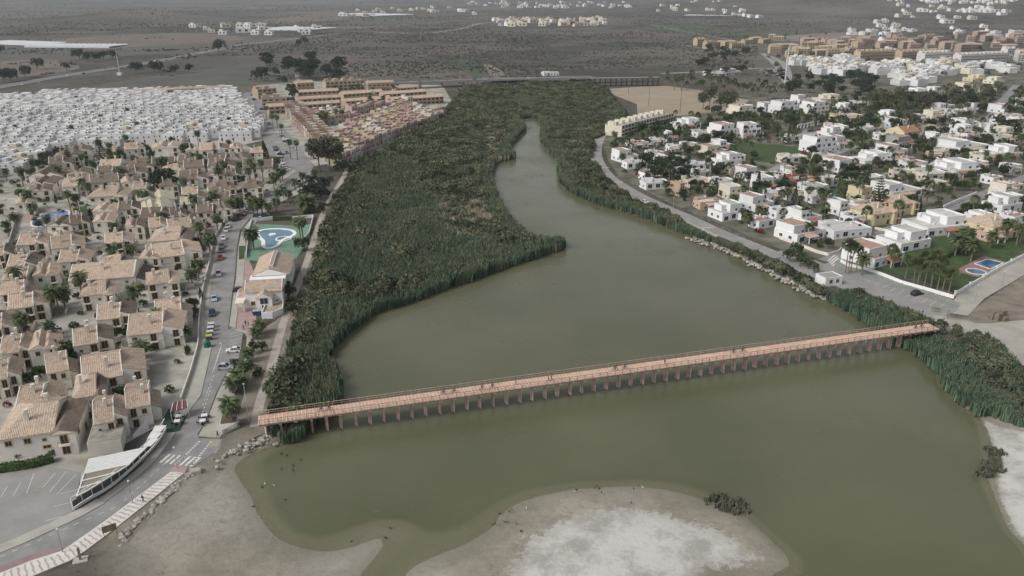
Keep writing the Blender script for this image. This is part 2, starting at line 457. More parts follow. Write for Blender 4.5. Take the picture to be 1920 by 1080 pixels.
# far relief: a low green hill on the left, a range of hills on the right horizon
for (px, py, rx, ry, h) in ((255, 36, 170, 260, 34), (1620, 14, 900, 900, 105), (2000, 20, 700, 700, 120), (1500, 22, 400, 350, 40), (1290, 2, 2500, 1200, 30), (100, 4, 1800, 1500, 25), (700, -4, 2500, 1500, 30)):
    c = G(px, py)
    Z += h * np.exp(-((X - c.x) / rx) ** 2 - ((Y - c.y) / ry) ** 2) * np.where(Y > 900, 1, 0)
_gx, _gy, _gz = np.array(gx), np.array(gy), Z.reshape(shp)
def terrain_z(x, y):
    i = np.clip(np.searchsorted(_gx, x) - 1, 0, len(_gx) - 2); j = np.clip(np.searchsorted(_gy, y) - 1, 0, len(_gy) - 2)
    fx, fy = (x - _gx[i]) / (_gx[i + 1] - _gx[i]), (y - _gy[j]) / (_gy[j + 1] - _gy[j])
    return (_gz[j, i] * (1 - fx) + _gz[j, i + 1] * fx) * (1 - fy) + (_gz[j + 1, i] * (1 - fx) + _gz[j + 1, i + 1] * fx) * fy
def GT(px, py):
    z = LAND
    for _ in range(14):
        g = G(px, py, min(z, CAM_H - 12)); z = .5 * z + .5 * float(terrain_z(np.array([g.x]), np.array([g.y]))[0])
    g.z = float(terrain_z(np.array([g.x]), np.array([g.y]))[0]); return g
idx = np.arange(shp[0] * shp[1]).reshape(shp)
q = np.stack([idx[:-1, :-1], idx[:-1, 1:], idx[1:, 1:], idx[1:, :-1]], -1).reshape(-1, 4)
me = bpy.data.meshes.new('ground')
me.from_pydata(np.stack([X, Y, Z], 1).tolist(), [], q.tolist())
def attr(me, name, vals):
    a = me.attributes.new(name, 'FLOAT', 'POINT'); a.data.foreach_set('value', np.ascontiguousarray(vals, np.float32))
attr(me, 'sand', beach)
salt = np.maximum(soft(SALT, 9), soft(SALT_R, 3))
attr(me, 'salt', salt)
attr(me, 'marsh', soft(MARSH, 5))
attr(me, 'dust', soft(LOT_R, 4))
attr(me, 'wet', np.clip(1 - SD / 5.0, 0, 1) * beach)
me.polygons.foreach_set('use_smooth', [True] * len(me.polygons))

def ground_mat():
    m = bpy.data.materials.new('ground_soil'); m.use_nodes = True
    nt = m.node_tree; n, l = nt.nodes, nt.links
    b = n['Principled BSDF']; b.inputs['Roughness'].default_value = 0.95; b.inputs['Specular IOR Level'].default_value = 0.1
    geo = n.new('ShaderNodeNewGeometry')
    def noise(scale, detail=6, rough=0.6, lo=0.38, hi=0.62, off=0):
        t = n.new('ShaderNodeTexNoise'); t.inputs['Scale'].default_value = scale; t.inputs['Detail'].default_value = detail; t.inputs['Roughness'].default_value = rough
        if off:
            va = n.new('ShaderNodeVectorMath'); va.inputs[1].default_value = (off, off * 2, 0); l.new(geo.outputs['Position'], va.inputs[0]); l.new(va.outputs[0], t.inputs['Vector'])
        else: l.new(geo.outputs['Position'], t.inputs['Vector'])
        r = n.new('ShaderNodeMapRange'); r.inputs[1].default_value = lo; r.inputs[2].default_value = hi; l.new(t.outputs[0], r.inputs[0]); return r.outputs[0]
    def mix(f, a, c):
        x = n.new('ShaderNodeMix'); x.data_type = 'RGBA'
        l.new(f, x.inputs[0])
        for s_, k in ((a, 6), (c, 7)):
            if isinstance(s_, tuple): x.inputs[k].default_value = (*s_, 1)
            else: l.new(s_, x.inputs[k])
        return x.outputs[2]
    def at(name):
        a = n.new('ShaderNodeAttribute'); a.attribute_name = name; return a.outputs['Fac']
    def math_(op, a, c):
        x = n.new('ShaderNodeMath'); x.operation = op; x.use_clamp = True
        for s_, k in ((a, 0), (c, 1)):
            if isinstance(s_, (int, float)): x.inputs[k].default_value = s_
            else: l.new(s_, x.inputs[k])
        return x.outputs[0]
    scrub = mix(noise(0.006, 8, 0.65, 0.42, 0.58), (0.130, 0.115, 0.099), (0.068, 0.068, 0.053))
    scrub = mix(math_('MULTIPLY', noise(0.0045, 9, 0.75, 0.52, 0.6, 900), 0.7), scrub, (0.055, 0.064, 0.043))
    scrub = mix(noise(0.0016, 4, 0.5, 0.45, 0.66, 400), scrub, (0.165, 0.143, 0.122))
    scrub = mix(math_('MULTIPLY', noise(0.16, 6, 0.7, 0.52, 0.64), 0.8), scrub, (0.033, 0.036, 0.027))
    marsh = mix(noise(0.08), (0.06, 0.07, 0.05), (0.11, 0.10, 0.08))
    c = mix(at('marsh'), scrub, marsh)
    sand = mix(noise(0.045, 9, 0.75, 0.40, 0.60), (0.215, 0.196, 0.158), (0.33, 0.303, 0.252))
    sand = mix(math_('MULTIPLY', noise(0.02, 5, 0.6, 0.5, 0.64, 300), 0.6), sand, (0.37, 0.35, 0.31))
    sand = mix(math_('MULTIPLY', noise(0.7, 8, 0.8, 0.50, 0.62), 0.55), sand, (0.185, 0.17, 0.142))
    sand = mix(math_('MULTIPLY', at('wet'), 0.75), sand, (0.20, 0.19, 0.148))
    sand = mix(math_('MULTIPLY', noise(2.6, 4, 0.7, 0.63, 0.68, 55), 0.8), sand, (0.09, 0.08, 0.065))
    c = mix(at('sand'), c, sand)
    # salt crust: broken into flakes towards its rim
    sn = noise(0.6, 9, 0.8, 0.28, 0.72)
    thr = math_('SUBTRACT', 1.02, at('salt'))
    sm = n.new('ShaderNodeMapRange'); l.new(math_('SUBTRACT', sn, thr), sm.inputs[0]); sm.inputs[1].default_value = 0.0; sm.inputs[2].default_value = 0.14
    sm2 = math_('MULTIPLY', sm.outputs[0], at('salt'))
    saltc = mix(noise(0.10, 9, 0.78, 0.46, 0.60, 90), (0.52, 0.505, 0.48), (0.34, 0.325, 0.30))
    c = mix(sm2, c, saltc)
    dust = mix(noise(0.12, 8, 0.7), (0.33, 0.31, 0.275), (0.42, 0.40, 0.365))
    c = mix(at('dust'), c, dust)
    l.new(c, b.inputs['Base Color'])
    bp = n.new('ShaderNodeBump'); bp.inputs['Strength'].default_value = 0.35; bp.inputs['Distance'].default_value = 0.4
    l.new(noise(0.8, 8, 0.7, 0.2, 0.8), bp.inputs['Height']); l.new(bp.outputs[0], b.inputs['Normal'])
    return m
me.materials.append(ground_mat())
structure(add('ground', me))

# ------------------------------------------------------------------ water: murky, clearer only where it is a hand deep
bx = [p.x for p in SHORE]; by = [p.y for p in SHORE]
wx = np.arange(min(bx) - 3, max(bx) + 4, 2.0); wy = np.arange(min(by) - 3, max(by) + 4, 2.0)
WX, WY = np.meshgrid(wx, wy); wsh = WX.shape; wX, wY = WX.ravel(), WY.ravel()
wsd = dist_poly(SHORE, wX, wY); win = inside(SHORE, wX, wY)
wb = np.zeros(wX.shape)
for poly, wd in ((BEACH, 12), (BEACH_R, 6)):
    d = dist_poly(poly, wX, wY); wb = np.maximum(wb, np.clip(0.5 + np.where(inside(poly, wX, wY), d, -d) / wd, 0, 1))
wd_ = np.where(win, depth_at(wX, wY, wsd, wb), 0.0)
keep = win | (wsd < 6)
wi = np.arange(wX.size).reshape(wsh)
kq = keep.reshape(wsh)
kk = kq[:-1, :-1] | kq[:-1, 1:] | kq[1:, 1:] | kq[1:, :-1]
wq = np.stack([wi[:-1, :-1], wi[:-1, 1:], wi[1:, 1:], wi[1:, :-1]], -1)[kk]
me = bpy.data.meshes.new('lagoon_water')
me.from_pydata(np.stack([wX, wY, np.zeros(wX.size)], 1).tolist(), [], wq.tolist())
attr(me, 'depth', wd_)
me.polygons.foreach_set('use_smooth', [True] * len(me.polygons))
def water_mat():
    m = bpy.data.materials.new('lagoon_water'); m.use_nodes = True
    nt = m.node_tree; n, l = nt.nodes, nt.links
    b = n['Principled BSDF']; b.inputs['Roughness'].default_value = 0.12; b.inputs['IOR'].default_value = 1.33
    geo = n.new('ShaderNodeNewGeometry')
    t = n.new('ShaderNodeTexNoise'); t.inputs['Scale'].default_value = 0.018; t.inputs['Detail'].default_value = 5; l.new(geo.outputs['Position'], t.inputs['Vector'])
    r = n.new('ShaderNodeMapRange'); r.inputs[1].default_value = 0.35; r.inputs[2].default_value = 0.68; l.new(t.outputs[0], r.inputs[0])
    mx = n.new('ShaderNodeMix'); mx.data_type = 'RGBA'; mx.inputs[6].default_value = (0.090, 0.095, 0.055, 1); mx.inputs[7].default_value = (0.124, 0.125, 0.078, 1)
    l.new(r.outputs[0], mx.inputs[0])
    a = n.new('ShaderNodeAttribute'); a.attribute_name = 'depth'
    silt = n.new('ShaderNodeMapRange'); silt.inputs[1].default_value = 0.0; silt.inputs[2].default_value = 0.95; silt.interpolation_type = 'SMOOTHERSTEP'; l.new(a.outputs['Fac'], silt.inputs[0])
    m2 = n.new('ShaderNodeMix'); m2.data_type = 'RGBA'; m2.inputs[6].default_value = (0.185, 0.175, 0.112, 1); l.new(silt.outputs[0], m2.inputs[0]); l.new(mx.outputs[2], m2.inputs[7])
    l.new(m2.outputs[2], b.inputs['Base Color'])
    mu = n.new('ShaderNodeMath'); mu.operation = 'MULTIPLY'; mu.inputs[1].default_value = -3.2; l.new(a.outputs['Fac'], mu.inputs[0])
    ex = n.new('ShaderNodeMath'); ex.operation = 'EXPONENT'; l.new(mu.outputs[0], ex.inputs[0])
    su = n.new('ShaderNodeMath'); su.operation = 'SUBTRACT'; su.inputs[0].default_value = 1.0; l.new(ex.outputs[0], su.inputs[1])
    am = n.new('ShaderNodeMapRange'); am.inputs[3].default_value = 0.42; am.inputs[4].default_value = 1.0; l.new(su.outputs[0], am.inputs[0])
    l.new(am.outputs[0], b.inputs['Alpha'])
    def wave(scale, sx):
        mp = n.new('ShaderNodeMapping'); mp.inputs['Scale'].default_value = (sx, 1, 1); mp.inputs['Rotation'].default_value = (0, 0, R(35)); l.new(geo.outputs['Position'], mp.inputs['Vector'])
        w = n.new('ShaderNodeTexNoise'); w.inputs['Scale'].default_value = scale; w.inputs['Detail'].default_value = 4; l.new(mp.outputs[0], w.inputs['Vector']); return w.outputs[0]
    ad = n.new('ShaderNodeMath'); ad.operation = 'ADD'; l.new(wave(1.6, 0.4), ad.inputs[0]); l.new(wave(0.35, 0.6), ad.inputs[1])
    bp = n.new('ShaderNodeBump'); bp.inputs['Strength'].default_value = 0.22; bp.inputs['Distance'].default_value = 0.25
    rg = n.new('ShaderNodeTexNoise'); rg.inputs['Scale'].default_value = 0.03; rg.inputs['Detail'].default_value = 6; l.new(geo.outputs['Position'], rg.inputs['Vector'])
    rr_ = n.new('ShaderNodeMapRange'); rr_.inputs[1].default_value = .4; rr_.inputs[2].default_value = .62; rr_.inputs[3].default_value = .06; rr_.inputs[4].default_value = .3; l.new(rg.outputs[0], rr_.inputs[0]); l.new(rr_.outputs[0], b.inputs['Roughness'])
    l.new(ad.outputs[0], bp.inputs['Height']); l.new(bp.outputs[0], b.inputs['Normal'])
    return m
me.materials.append(water_mat())
structure(add('lagoon_water', me))

# ================================================================== roads, pavements, paths
ASPH = M('asphalt_worn', (0.245, 0.24, 0.233), 0.9, 0.14, 0.25, bump=0.1, bscale=6)
ASPH_L = M('asphalt_pale', (0.275, 0.268, 0.256), 0.92, 0.12, 0.12, bump=0.1, bscale=5)
CONC = M('pavement_concrete', (0.38, 0.365, 0.325), 0.92, 0.10, 0.3)
PAVE = M('village_paving', (0.42, 0.40, 0.365), 0.92, 0.0, 0.11, col2=(0.23, 0.215, 0.18), detail=8)
KERB = M('kerb_stone', (0.36, 0.35, 0.33), 0.9, 0.08, 0.5)
PAINT = M('road_paint', (0.62, 0.61, 0.58), 0.8, 0.14, 1.2)
PAINTY = M('road_paint_yellow', (0.50, 0.43, 0.20), 0.8, 0.15, 1.2)
DIRT = M('dirt_path', (0.37, 0.335, 0.295), 0.95, 0.14, 0.35, bump=0.15, bscale=2)
EARTH = M('garden_earth', (0.205, 0.180, 0.145), 0.95, 0.25, 0.15, detail=8, bump=0.15, bscale=1.5)
GARDEN = M('garden_ground', (0.055, 0.062, 0.038), 0.95, 0.0, 0.07, col2=(0.19, 0.175, 0.145), detail=8)
LAWN = M('lawn_grass', (0.055, 0.085, 0.035), 0.95, 0.25, 0.5, bump=0.2, bscale=4)
PINK = M('pink_paving', (0.36, 0.265, 0.25), 0.9, 0.1, 0.5)
REDPV = M('red_lane_paving', (0.27, 0.205, 0.195), 0.9, 0.1, 0.4)
WTILE = M('white_promenade_tile', (0.60, 0.58, 0.55), 0.85, 0.08, 0.9)
STRIPE = M('pink_promenade_tile', (0.42, 0.335, 0.305), 0.85, 0.1, 0.9)
GREENPV = M('green_pool_deck', (0.155, 0.25, 0.185), 0.85, 0.12, 0.35)
WHITE = M('white_render', (0.76, 0.755, 0.745), 0.85, 0.05, 0.25)

def px_sheet(name, pts, z, thick, mat, sm=0, parent=None):
    xy = GL(pts)
    if sm: xy = smooth(xy, sm)
    return slab(name, xy, LAND + z, thick, mat, parent)
def px_strip(name, pts, w, z, thick, mat, parent=None, sm=4):
    xy = smooth(GL(pts), sm, closed=False)
    return strip(name, xy, w, LAND + z, thick, mat, parent)
# left village ground
structure(px_sheet('village_paving', [(-60,352),(60,296),(130,276),(440,262),(520,300),(566,326),(545,350),(486,398),(440,428),(412,470),(402,560),(392,650),(366,745),(340,812),(315,842),(240,880),(150,905),(-60,935)], 0.02, 0.4, PAVE))
structure(px_sheet('white_quarter_ground', [(-80,182),(240,170),(430,165),(470,210),(500,262),(440,275),(240,285),(120,285),(60,300),(-80,350)], 0.03, 0.4, CONC))
structure(px_sheet('terrace_quarter_ground', [(480,160),(560,152),(830,160),(850,195),(735,265),(650,300),(590,312),(520,235)], 0.02, 0.4, PAVE))
# left road: carriageway with the parking bays at its sides
ROADL = GL([(-70,1062),(0,1034),(70,1006),(143,972),(233,915),(290,862),(328,815),(351,778),(372,720),(386,665),(391,600),(393,550),(403,500),(410,447),(434,415),(463,389),(500,362),(540,338),(560,318),(540,268),(512,225),(470,178),
            (486,176),(530,238),(560,275),(586,312),(586,330),(545,358),(508,372),(474,402),(450,432),(444,462),(440,520),(434,560),(428,617),(456,621),(452,650),(444,690),(424,700),(404,740),(386,790),(370,815),(374,822),(416,824),(412,843),(350,884),(322,886),(200,982),(117,1040),(0,1080),(-70,1105)])
road = structure(slab('road', ROADL, LAND + 0.06, 0.5, ASPH))
structure(px_sheet('street_junction', [(430,176),(487,174),(531,238),(562,276),(588,312),(570,336),(540,350),(520,330),(505,290),(470,225)], 0.064, 0.5, ASPH))
# pavements, a kerb height above the road
structure(px_sheet('pavement', [(377,742),(397,652),(388,650),(380,600),(384,548),(396,500),(402,447),(428,412),(458,384),(520,346),(556,322),(549,318),(510,338),(450,378),(416,408),(392,445),(384,500),(370,548),(368,600),(372,650),(345,735),(325,780),(336,800),(352,775)], 0.19, 0.6, CONC))
structure(px_sheet('pavement', [(430,615),(462,622),(470,640),(460,690),(440,740),(430,800),(412,822),(372,818),(388,790),(408,738),(428,697),(452,690),(462,650),(463,626)], 0.19, 0.6, CONC))
structure(px_sheet('pavement', [(430,612),(437,560),(443,520),(447,462),(454,432),(478,403),(512,374),(548,360),(590,333),(600,338),(556,366),(520,382),(486,410),(462,440),(460,470),(456,530),(448,560),(442,616)], 0.19, 0.6, CONC))
structure(px_sheet('pavement', [(448,562),(458,470),(463,480),(500,560),(480,595),(482,612),(470,640),(455,622),(443,616)], 0.10, 0.5, PINK))
structure(px_strip('pavement', [(-60,1046),(0,1030),(70,1000),(143,966),(190,940)], 2.6, 0.19, 0.6, CONC))
structure(px_strip('pavement', [(190,940),(233,908),(285,862),(322,812)], 1.8, 0.195, 0.6, CONC))
structure(px_sheet('car_park', [(-60,905),(95,876),(152,884),(140,962),(70,996),(0,1024),(-60,1044)], 0.07, 0.5, ASPH_L))
# promenade of white tiles with pink bands
PROM = GL([(-70,1108),(0,1076),(60,1052),(117,1034),(200,976),(320,886),(348,886),(300,925),(216,992),(160,1034),(132,1052),(60,1082),(0,1104),(-70,1140)])
prom = structure(slab('promenade', PROM, LAND + 0.19, 0.9, WTILE))
structure(px_sheet('red_lane', [(-70,1096),(0,1062),(85,1030),(122,1024),(112,1036),(60,1050),(0,1074),(-70,1112)], 0.075, 0.3, REDPV))
structure(px_sheet('pink_forecourt', [(318,884),(330,872),(352,878),(347,889)], 0.194, 0.5, PINK))
# curving pink bands across the promenade
upper = smooth(GL([(0,1078),(60,1054),(117,1036),(200,978),(260,932),(318,889)]), 8, closed=False)
lower = smooth(GL([(0,1102),(60,1080),(134,1050),(216,990),(280,940),(345,888)]), 8, closed=False)
def resample(pts, n):
    L = [0]
    for a, b in zip(pts, pts[1:]): L.append(L[-1] + (Vector(b) - Vector(a)).length)
    out = []
    for k in range(n):
        t = L[-1] * k / (n - 1); i = 0
        while i < len(L) - 2 and L[i + 1] < t: i += 1
        f = (t - L[i]) / max(1e-9, L[i + 1] - L[i]); out.append(Vector(pts[i]).lerp(Vector(pts[i + 1]), f))
    return out
U, Lw = resample(upper, 71), resample(lower, 71)
for k in range(1, 70, 2):
    mb = MB(); n = 6
    a0, b0 = U[k], Lw[k]; along = (U[k + 1] - U[k]) * 0.65 if k < 70 else Vector((1, 0))
    for j in range(n):
        f0, f1 = 0.04 + 0.92 * j / n, 0.04 + 0.92 * (j + 1) / n
        w0, w1 = 0.3 * math.sin(j * 1.9 + k), 0.3 * math.sin((j + 1) * 1.9 + k)
        p0 = a0.lerp(b0, f0) + along * w0; p1 = a0.lerp(b0, f1) + along * w1
        mb.face([(p0.x, p0.y, 0), (p1.x, p1.y, 0), (p1.x + along.x, p1.y + along.y, 0), (p0.x + along.x, p0.y + along.y, 0)])
    o = add('tile_band', mb.build('tile_band', STRIPE), prom, (0, 0, LAND + 0.196))
structure(px_sheet('dirt_verge', [(350,890),(366,898),(330,925),(290,962),(255,1000),(236,1024),(214,1016),(205,1004),(252,965),(302,928)], .01, .35, EARTH, 3))
# markings
def line(p, q, w=0.12, mat=PAINT, z=0.07, par=None, name='road_marking', base=None):
    a, b = G(*p).to_2d(), G(*q).to_2d()
    d = (b - a).normalized(); nrm = Vector((-d.y, d.x)) * w / 2
    mb = MB(); mb.face([(v.x, v.y, LAND + z) for v in (a - nrm, b - nrm, b + nrm, a + nrm)])
    return add(name, mb.build(name, mat), par or road)
def dashes(p, q, n, duty=0.5, w=0.35, mat=PAINT, z=0.07, par=None):
    for k in range(n):
        f0, f1 = k / n, (k + duty) / n
        line((p[0] + (q[0] - p[0]) * f0, p[1] + (q[1] - p[1]) * f0), (p[0] + (q[0] - p[0]) * f1, p[1] + (q[1] - p[1]) * f1), w, mat, z, par)
for i in range(7):                                                    # zebra crossing in the foreground
    x = 300 + i * 9.5
    line((x, 868 + i * 1.2), (x + 19, 852 + i * 1.0), 0.55, name='zebra_stripe')
dashes((330, 872), (376, 826), 12, 0.5, 0.5); dashes((360, 872), (398, 826), 11, 0.5, 0.5)
for k in range(7): line((396 + k * 2.6, 824), (388 + k * 2.9, 838), 0.1, PAINTY)
dashes((375, 790), (398, 720), 9, 0.5, 0.14); dashes((380, 760), (402, 700), 8, .5, .14)
for k in range(9): line((430 + k * 0.6, 626 + k * 7.0), (455 - k * 0.9, 620 + k * 7.0), 0.1)
for k in range(7): line((398 + k * 2.2, 700 - k * 7), (403 + k * 2.2, 688 - k * 7), 0.12)
for (a, b, w) in (((477, 217), (510, 216), .6), ((482, 228), (514, 226), .6), ((518, 268), (546, 266), .6), ((452, 181), (480, 180), .5)):
    dashes(a, b, 9, 0.5, 3.0 * w)
for (x0, y0, x1, y1) in ((2,932,14,912),(25,930,39,905),(50,925,64,888),(93,923,124,885),(107,927,143,890),(80,915,104,887),(112,927,145,918),(100,950,146,940),(85,977,135,965)): line((x0, y0), (x1, y1), 0.11, z=0.078)
for k in range(6): line((62 + k * 7, 921 - k * 6), (72 + k * 7, 918 - k * 6), 0.12, PAINTY, z=0.078)
dashes((0, 1045), (230, 945), 10, .45, .12); dashes((232, 940), (330, 850), 8, .45, .12)

# footpaths
structure(px_strip('footpath', [(478,800),(488,752),(508,690),(530,610),(548,560),(572,500),(592,440),(606,400),(618,375),(640,340),(652,316),(668,300)], [1.6,2.6,2.9,2.4,2.2,2.2,2.0,2.0,2.0,2.0,1.8,1.5] and 2.3, 0.03, 0.3, DIRT))
structure(px_sheet('dry_verge', [(440,815),(470,700),(476,640),(500,612),(540,575),(575,470),(600,400),(640,330),(655,318),(632,372),(600,470),(560,590),(530,680),(508,760),(500,810)], 0.012, 0.3, EARTH, 2))
structure(px_strip('footpath', [(735,262),(760,252),(800,226),(842,203),(856,196)], 3.0, 0.03, 0.3, DIRT))
# right bank: road along the lagoon, street, car park
px_r = [(1128,252),(1118,275),(1120,300),(1140,330),(1180,357),(1230,382),(1290,408),(1350,436),(1420,464),(1470,484),(1530,505)]
roadr = structure(px_strip('lagoon_road', px_r, 7.0, 0.06, 0.5, ASPH_L))
structure(px_strip('pavement', [(1112,275),(1110,302),(1130,334),(1175,364),(1228,391),(1290,418),(1345,444)], 1.8, 0.18, 0.6, CONC))
structure(px_sheet('lagoon_car_park', [(1455,478),(1480,470),(1545,495),(1572,488),(1590,505),(1640,515),(1780,560),(1800,575),(1770,592),(1700,582),(1640,560),(1590,545),(1500,510)], 0.07, 0.5, ASPH_L, 2))
structure(px_sheet('sandy_lane', [(1770,585),(1800,548),(1930,470),(2010,425),(2010,470),(1930,510),(1845,560),(1815,592)], 0.065, 0.4, M('sandy_lane', (0.36, 0.34, 0.305), 0.95, 0.1, 0.2)))
structure(px_sheet('green_pavement', [(1564,492),(1584,486),(1600,500),(1640,512),(1700,530),(1788,566),(1782,574),(1690,543),(1600,518),(1572,512)], 0.17, 0.5, M('green_grey_paving', (0.235, 0.25, 0.225), 0.9, 0.1, 0.4), 2))
structure(px_sheet('villa_quarter_ground', [(1128,262),(1200,222),(1330,182),(1480,150),(1600,128),(2010,118),(2010,430),(1925,470),(1790,550),(1700,520),(1600,500),(1560,490),(1470,470),(1380,432),(1250,378),(1160,330),(1140,300)], 0.03, 0.4, GARDEN))
structure(px_strip('villa_street', [(1548,490),(1590,473),(1650,440),(1700,418),(1760,398),(1830,370),(1930,330),(2000,305)], 6.0, 0.075, 0.5, ASPH))
structure(px_strip('villa_street', [(1846,236),(1862,215),(1880,190),(1906,160)], 7.0, 0.075, 0.5, ASPH))
structure(px_strip('villa_street', [(1430,330),(1480,305),(1545,296),(1600,276),(1680,262),(1790,236),(1850,222)], 5.0, 0.07, 0.5, ASPH_L))
structure(px_sheet('villa_forecourt', [(1480,262),(1510,244),(1560,246),(1600,238),(1620,246),(1560,258),(1520,268)], 0.072, 0.4, ASPH_L))
for (x0, y0, x1, y1) in ((1552,490,1566,478),(1555,493,1570,481),(1558,496,1572,484),(1561,499,1574,486)): line((x0, y0), (x1, y1), 0.5, z=0.082, par=roadr, name='zebra_stripe')
for k in range(10): line((1626 + k * 14.5, 529 + k * 5.6), (1640 + k * 14.5, 520 + k * 5.6), 0.11, z=0.076, par=roadr)
for (a, b) in (((1122, 268), (1136, 267)), ((1122, 316), (1142, 314)), ((1152, 343), (1168, 341)), ((1316, 428), (1340, 426))): line(a, b, 0.5, z=0.066, par=roadr)
dashes((1131, 318), (1470, 482), 26, .4, .12, par=roadr, z=.066)
# lawns
for pts in ([(1370,268),(1440,270),(1510,280),(1500,300),(1440,305),(1400,296)], [(1560,236),(1640,232),(1650,256),(1600,262),(1570,248)], [(1520,330),(1600,336),(1640,352),(1600,374),(1540,362)], [(1620,498),(1700,455),(1800,440),(1925,430),(1925,465),(1800,545),(1785,548),(1720,525)]):
    structure(px_sheet('lawn', pts, 0.055, 0.3, LAWN, 3))
structure(px_sheet('lawn', [(150,388),(190,385),(196,398),(160,404)], 0.05, 0.3, LAWN, 2))
structure(px_sheet('lawn', [(448,462),(460,462),(458,486),(448,488)], 0.215, 0.5, LAWN))
structure(px_sheet('dry_plot', [(1812,600),(1850,562),(1930,512),(2010,470),(2010,620),(1920,600),(1860,606)], 0.05, 0.3, EARTH, 2))
# bare sports field, far plain fields, plastic greenhouses
structure(px_sheet('bare_field', [(1120,168),(1195,163),(1250,161),(1330,172),(1405,188),(1380,205),(1290,216),(1215,220),(1196,222),(1194,195),(1150,178)], 0.08, 0.3, M('dry_field', (0.31, 0.26, 0.195), 0.95, 0.12, 0.03, detail=9)))
def fieldm(n_, c, c2=None, v=.15): return M(n_, c, 0.95, v, 0.02, col2=c2, detail=8)
F_B, F_G, F_D, F_T = fieldm('field_brown', (0.15, 0.126, 0.105)), fieldm('field_green', (0.072, 0.092, 0.055)), fieldm('field_dark', (0.095, 0.096, 0.078)), fieldm('field_tan', (0.20, 0.175, 0.145))
for mat, pts in ((F_B,[(60,78),(330,62),(470,72),(300,84),(180,92)]),(F_D,[(-60,86),(180,93),(300,86),(420,82),(250,104),(0,118),(-60,118)]),(F_B,[(-60,120),(100,112),(150,128),(60,142),(-60,148)]),(F_G,[(0,34),(150,26),(235,40),(60,44),(-60,46)]),(F_B,[(280,30),(500,20),(700,26),(600,40),(420,44),(330,38)]),
                 (F_G,[(345,46),(380,40),(470,50),(400,54)]),(F_D,[(150,168),(420,125),(600,110),(640,140),(480,160)]),(F_T,[(-60,14),(300,10),(320,16),(-60,22)]),(F_G,[(1220,50),(1290,46),(1350,52),(1270,60)]),(F_G,[(1290,66),(1420,56),(1440,58),(1330,70)]),(F_G,[(1375,68),(1480,58),(1560,62),(1420,72)]),(F_T,[(1440,70),(1600,60),(1640,66),(1500,78)]),(F_D,[(640,36),(800,34),(840,44),(700,46)]),(F_G,[(430,26),(560,28),(520,32),(430,30)]),(F_T,[(905,122),(925,124),(960,148),(930,150)]),(F_G,[(860,108),(895,118),(905,142),(890,146),(860,122)])):
    structure(px_sheet('field', pts, 0.06 + 0.01 * random.random(), 0.3, mat, 3))
highway = structure(px_strip('highway', [(-80,178),(0,163),(120,142),(250,122),(330,108),(392,96),(450,84),(540,74),(640,62)], 17.0, 0.10, 0.4, M('highway_asphalt', (0.20, 0.20, 0.20), 0.9, .06, .05)))
px_strip('centre_line', [(-80,178),(0,163),(120,142),(250,122),(330,108),(392,96),(450,84),(540,74),(640,62)], 2.0, 0.13, 0.1, M('verge_dark', (0.12, 0.12, 0.10)), highway)
for pts, w in (([(425,178),(470,174),(560,172)], 6), ([(556,140),(560,152),(566,168)], 4), ([(700,60),(790,62),(860,55),(900,44),(960,40)], 14), ([(1240,138),(1330,134),(1440,128),(1475,150),(1470,120),(1440,105)], 9), ([(1430,100),(1448,115),(1466,138),(1474,155)], 8), ([(1220,46),(1300,62),(1400,80)], 5), ([(640,54),(760,46),(900,36)], 6), ([(1280,84),(1330,92),(1400,96)], 4)):
    structure(px_strip('country_road', pts, w, 0.11, 0.3, ASPH_L))

_fr = random.Random(2)
for k in range(46):                                    # patchwork of far fields
    px, py = _fr.uniform(-40, 1960), 4 + 44 * _fr.random() ** 1.5
    if 900 < px < 1160 and 30 < py < 56: continue
    w_, h_ = _fr.uniform(40, 150), _fr.uniform(1.2, 4.5) * (py / 30 + .35); sk = _fr.uniform(-30, 30)
    structure(px_sheet('field', [(px, py), (px + w_, py - _fr.uniform(-.1, .2) * h_), (px + w_ + sk, py + h_), (px + sk, py + h_ * _fr.uniform(.8, 1.2))], .05 + .02 * k / 46, .3, _fr.choice([F_B, F_G, F_D, F_T, F_G, F_D, F_T])))
# ================================================================== foliage pieces
def leafmat(name, c, c2, scale=0.5, rnd=0.18, hue=0.012, k=1.45):
    c = tuple(v * k for v in c); c2 = tuple(v * k for v in c2)
    return M(name, c, 0.8, 0, scale, rnd=rnd, col2=c2, detail=3, spec=0.12, rndhue=hue)
L_PALM = leafmat('palm_leaf', (0.040, 0.056, 0.026), (0.085, 0.100, 0.052))
L_TREE = leafmat('tree_leaf', (0.022, 0.031, 0.016), (0.060, 0.075, 0.036))
L_PINE = leafmat('pine_needle', (0.020, 0.028, 0.018), (0.045, 0.054, 0.032))
L_GUM = leafmat('gum_leaf', (0.045, 0.050, 0.032), (0.095, 0.095, 0.062))
L_SHRUB = leafmat('shrub_leaf', (0.030, 0.042, 0.020), (0.070, 0.090, 0.042))
L_TAM = leafmat('tamarisk_leaf', (0.024, 0.030, 0.018), (0.082, 0.088, 0.054), 0.12, k=2.0)
L_SCRUB = leafmat('scrub_leaf', (0.032, 0.036, 0.025), (0.085, 0.083, 0.062), 0.02)
L_SCRUB2 = leafmat('grey_scrub_leaf', (0.050, 0.050, 0.040), (0.10, 0.095, 0.075), 0.02)
L_HEDGE = leafmat('hedge_leaf', (0.028, 0.048, 0.018), (0.06, 0.085, 0.034), 0.9)
L_REED = leafmat('reed_leaf', (0.030, 0.048, 0.032), (0.050, 0.073, 0.046), 0.10, .16, .008, 2.35)
L_PLUME = M('reed_plume', (0.34, 0.29, 0.19), 0.9, 0.2, 0.3)
L_DRY = M('dry_reed', (0.42, 0.38, 0.30), 0.9, 0, 0.2, col2=(0.62, 0.56, 0.46))
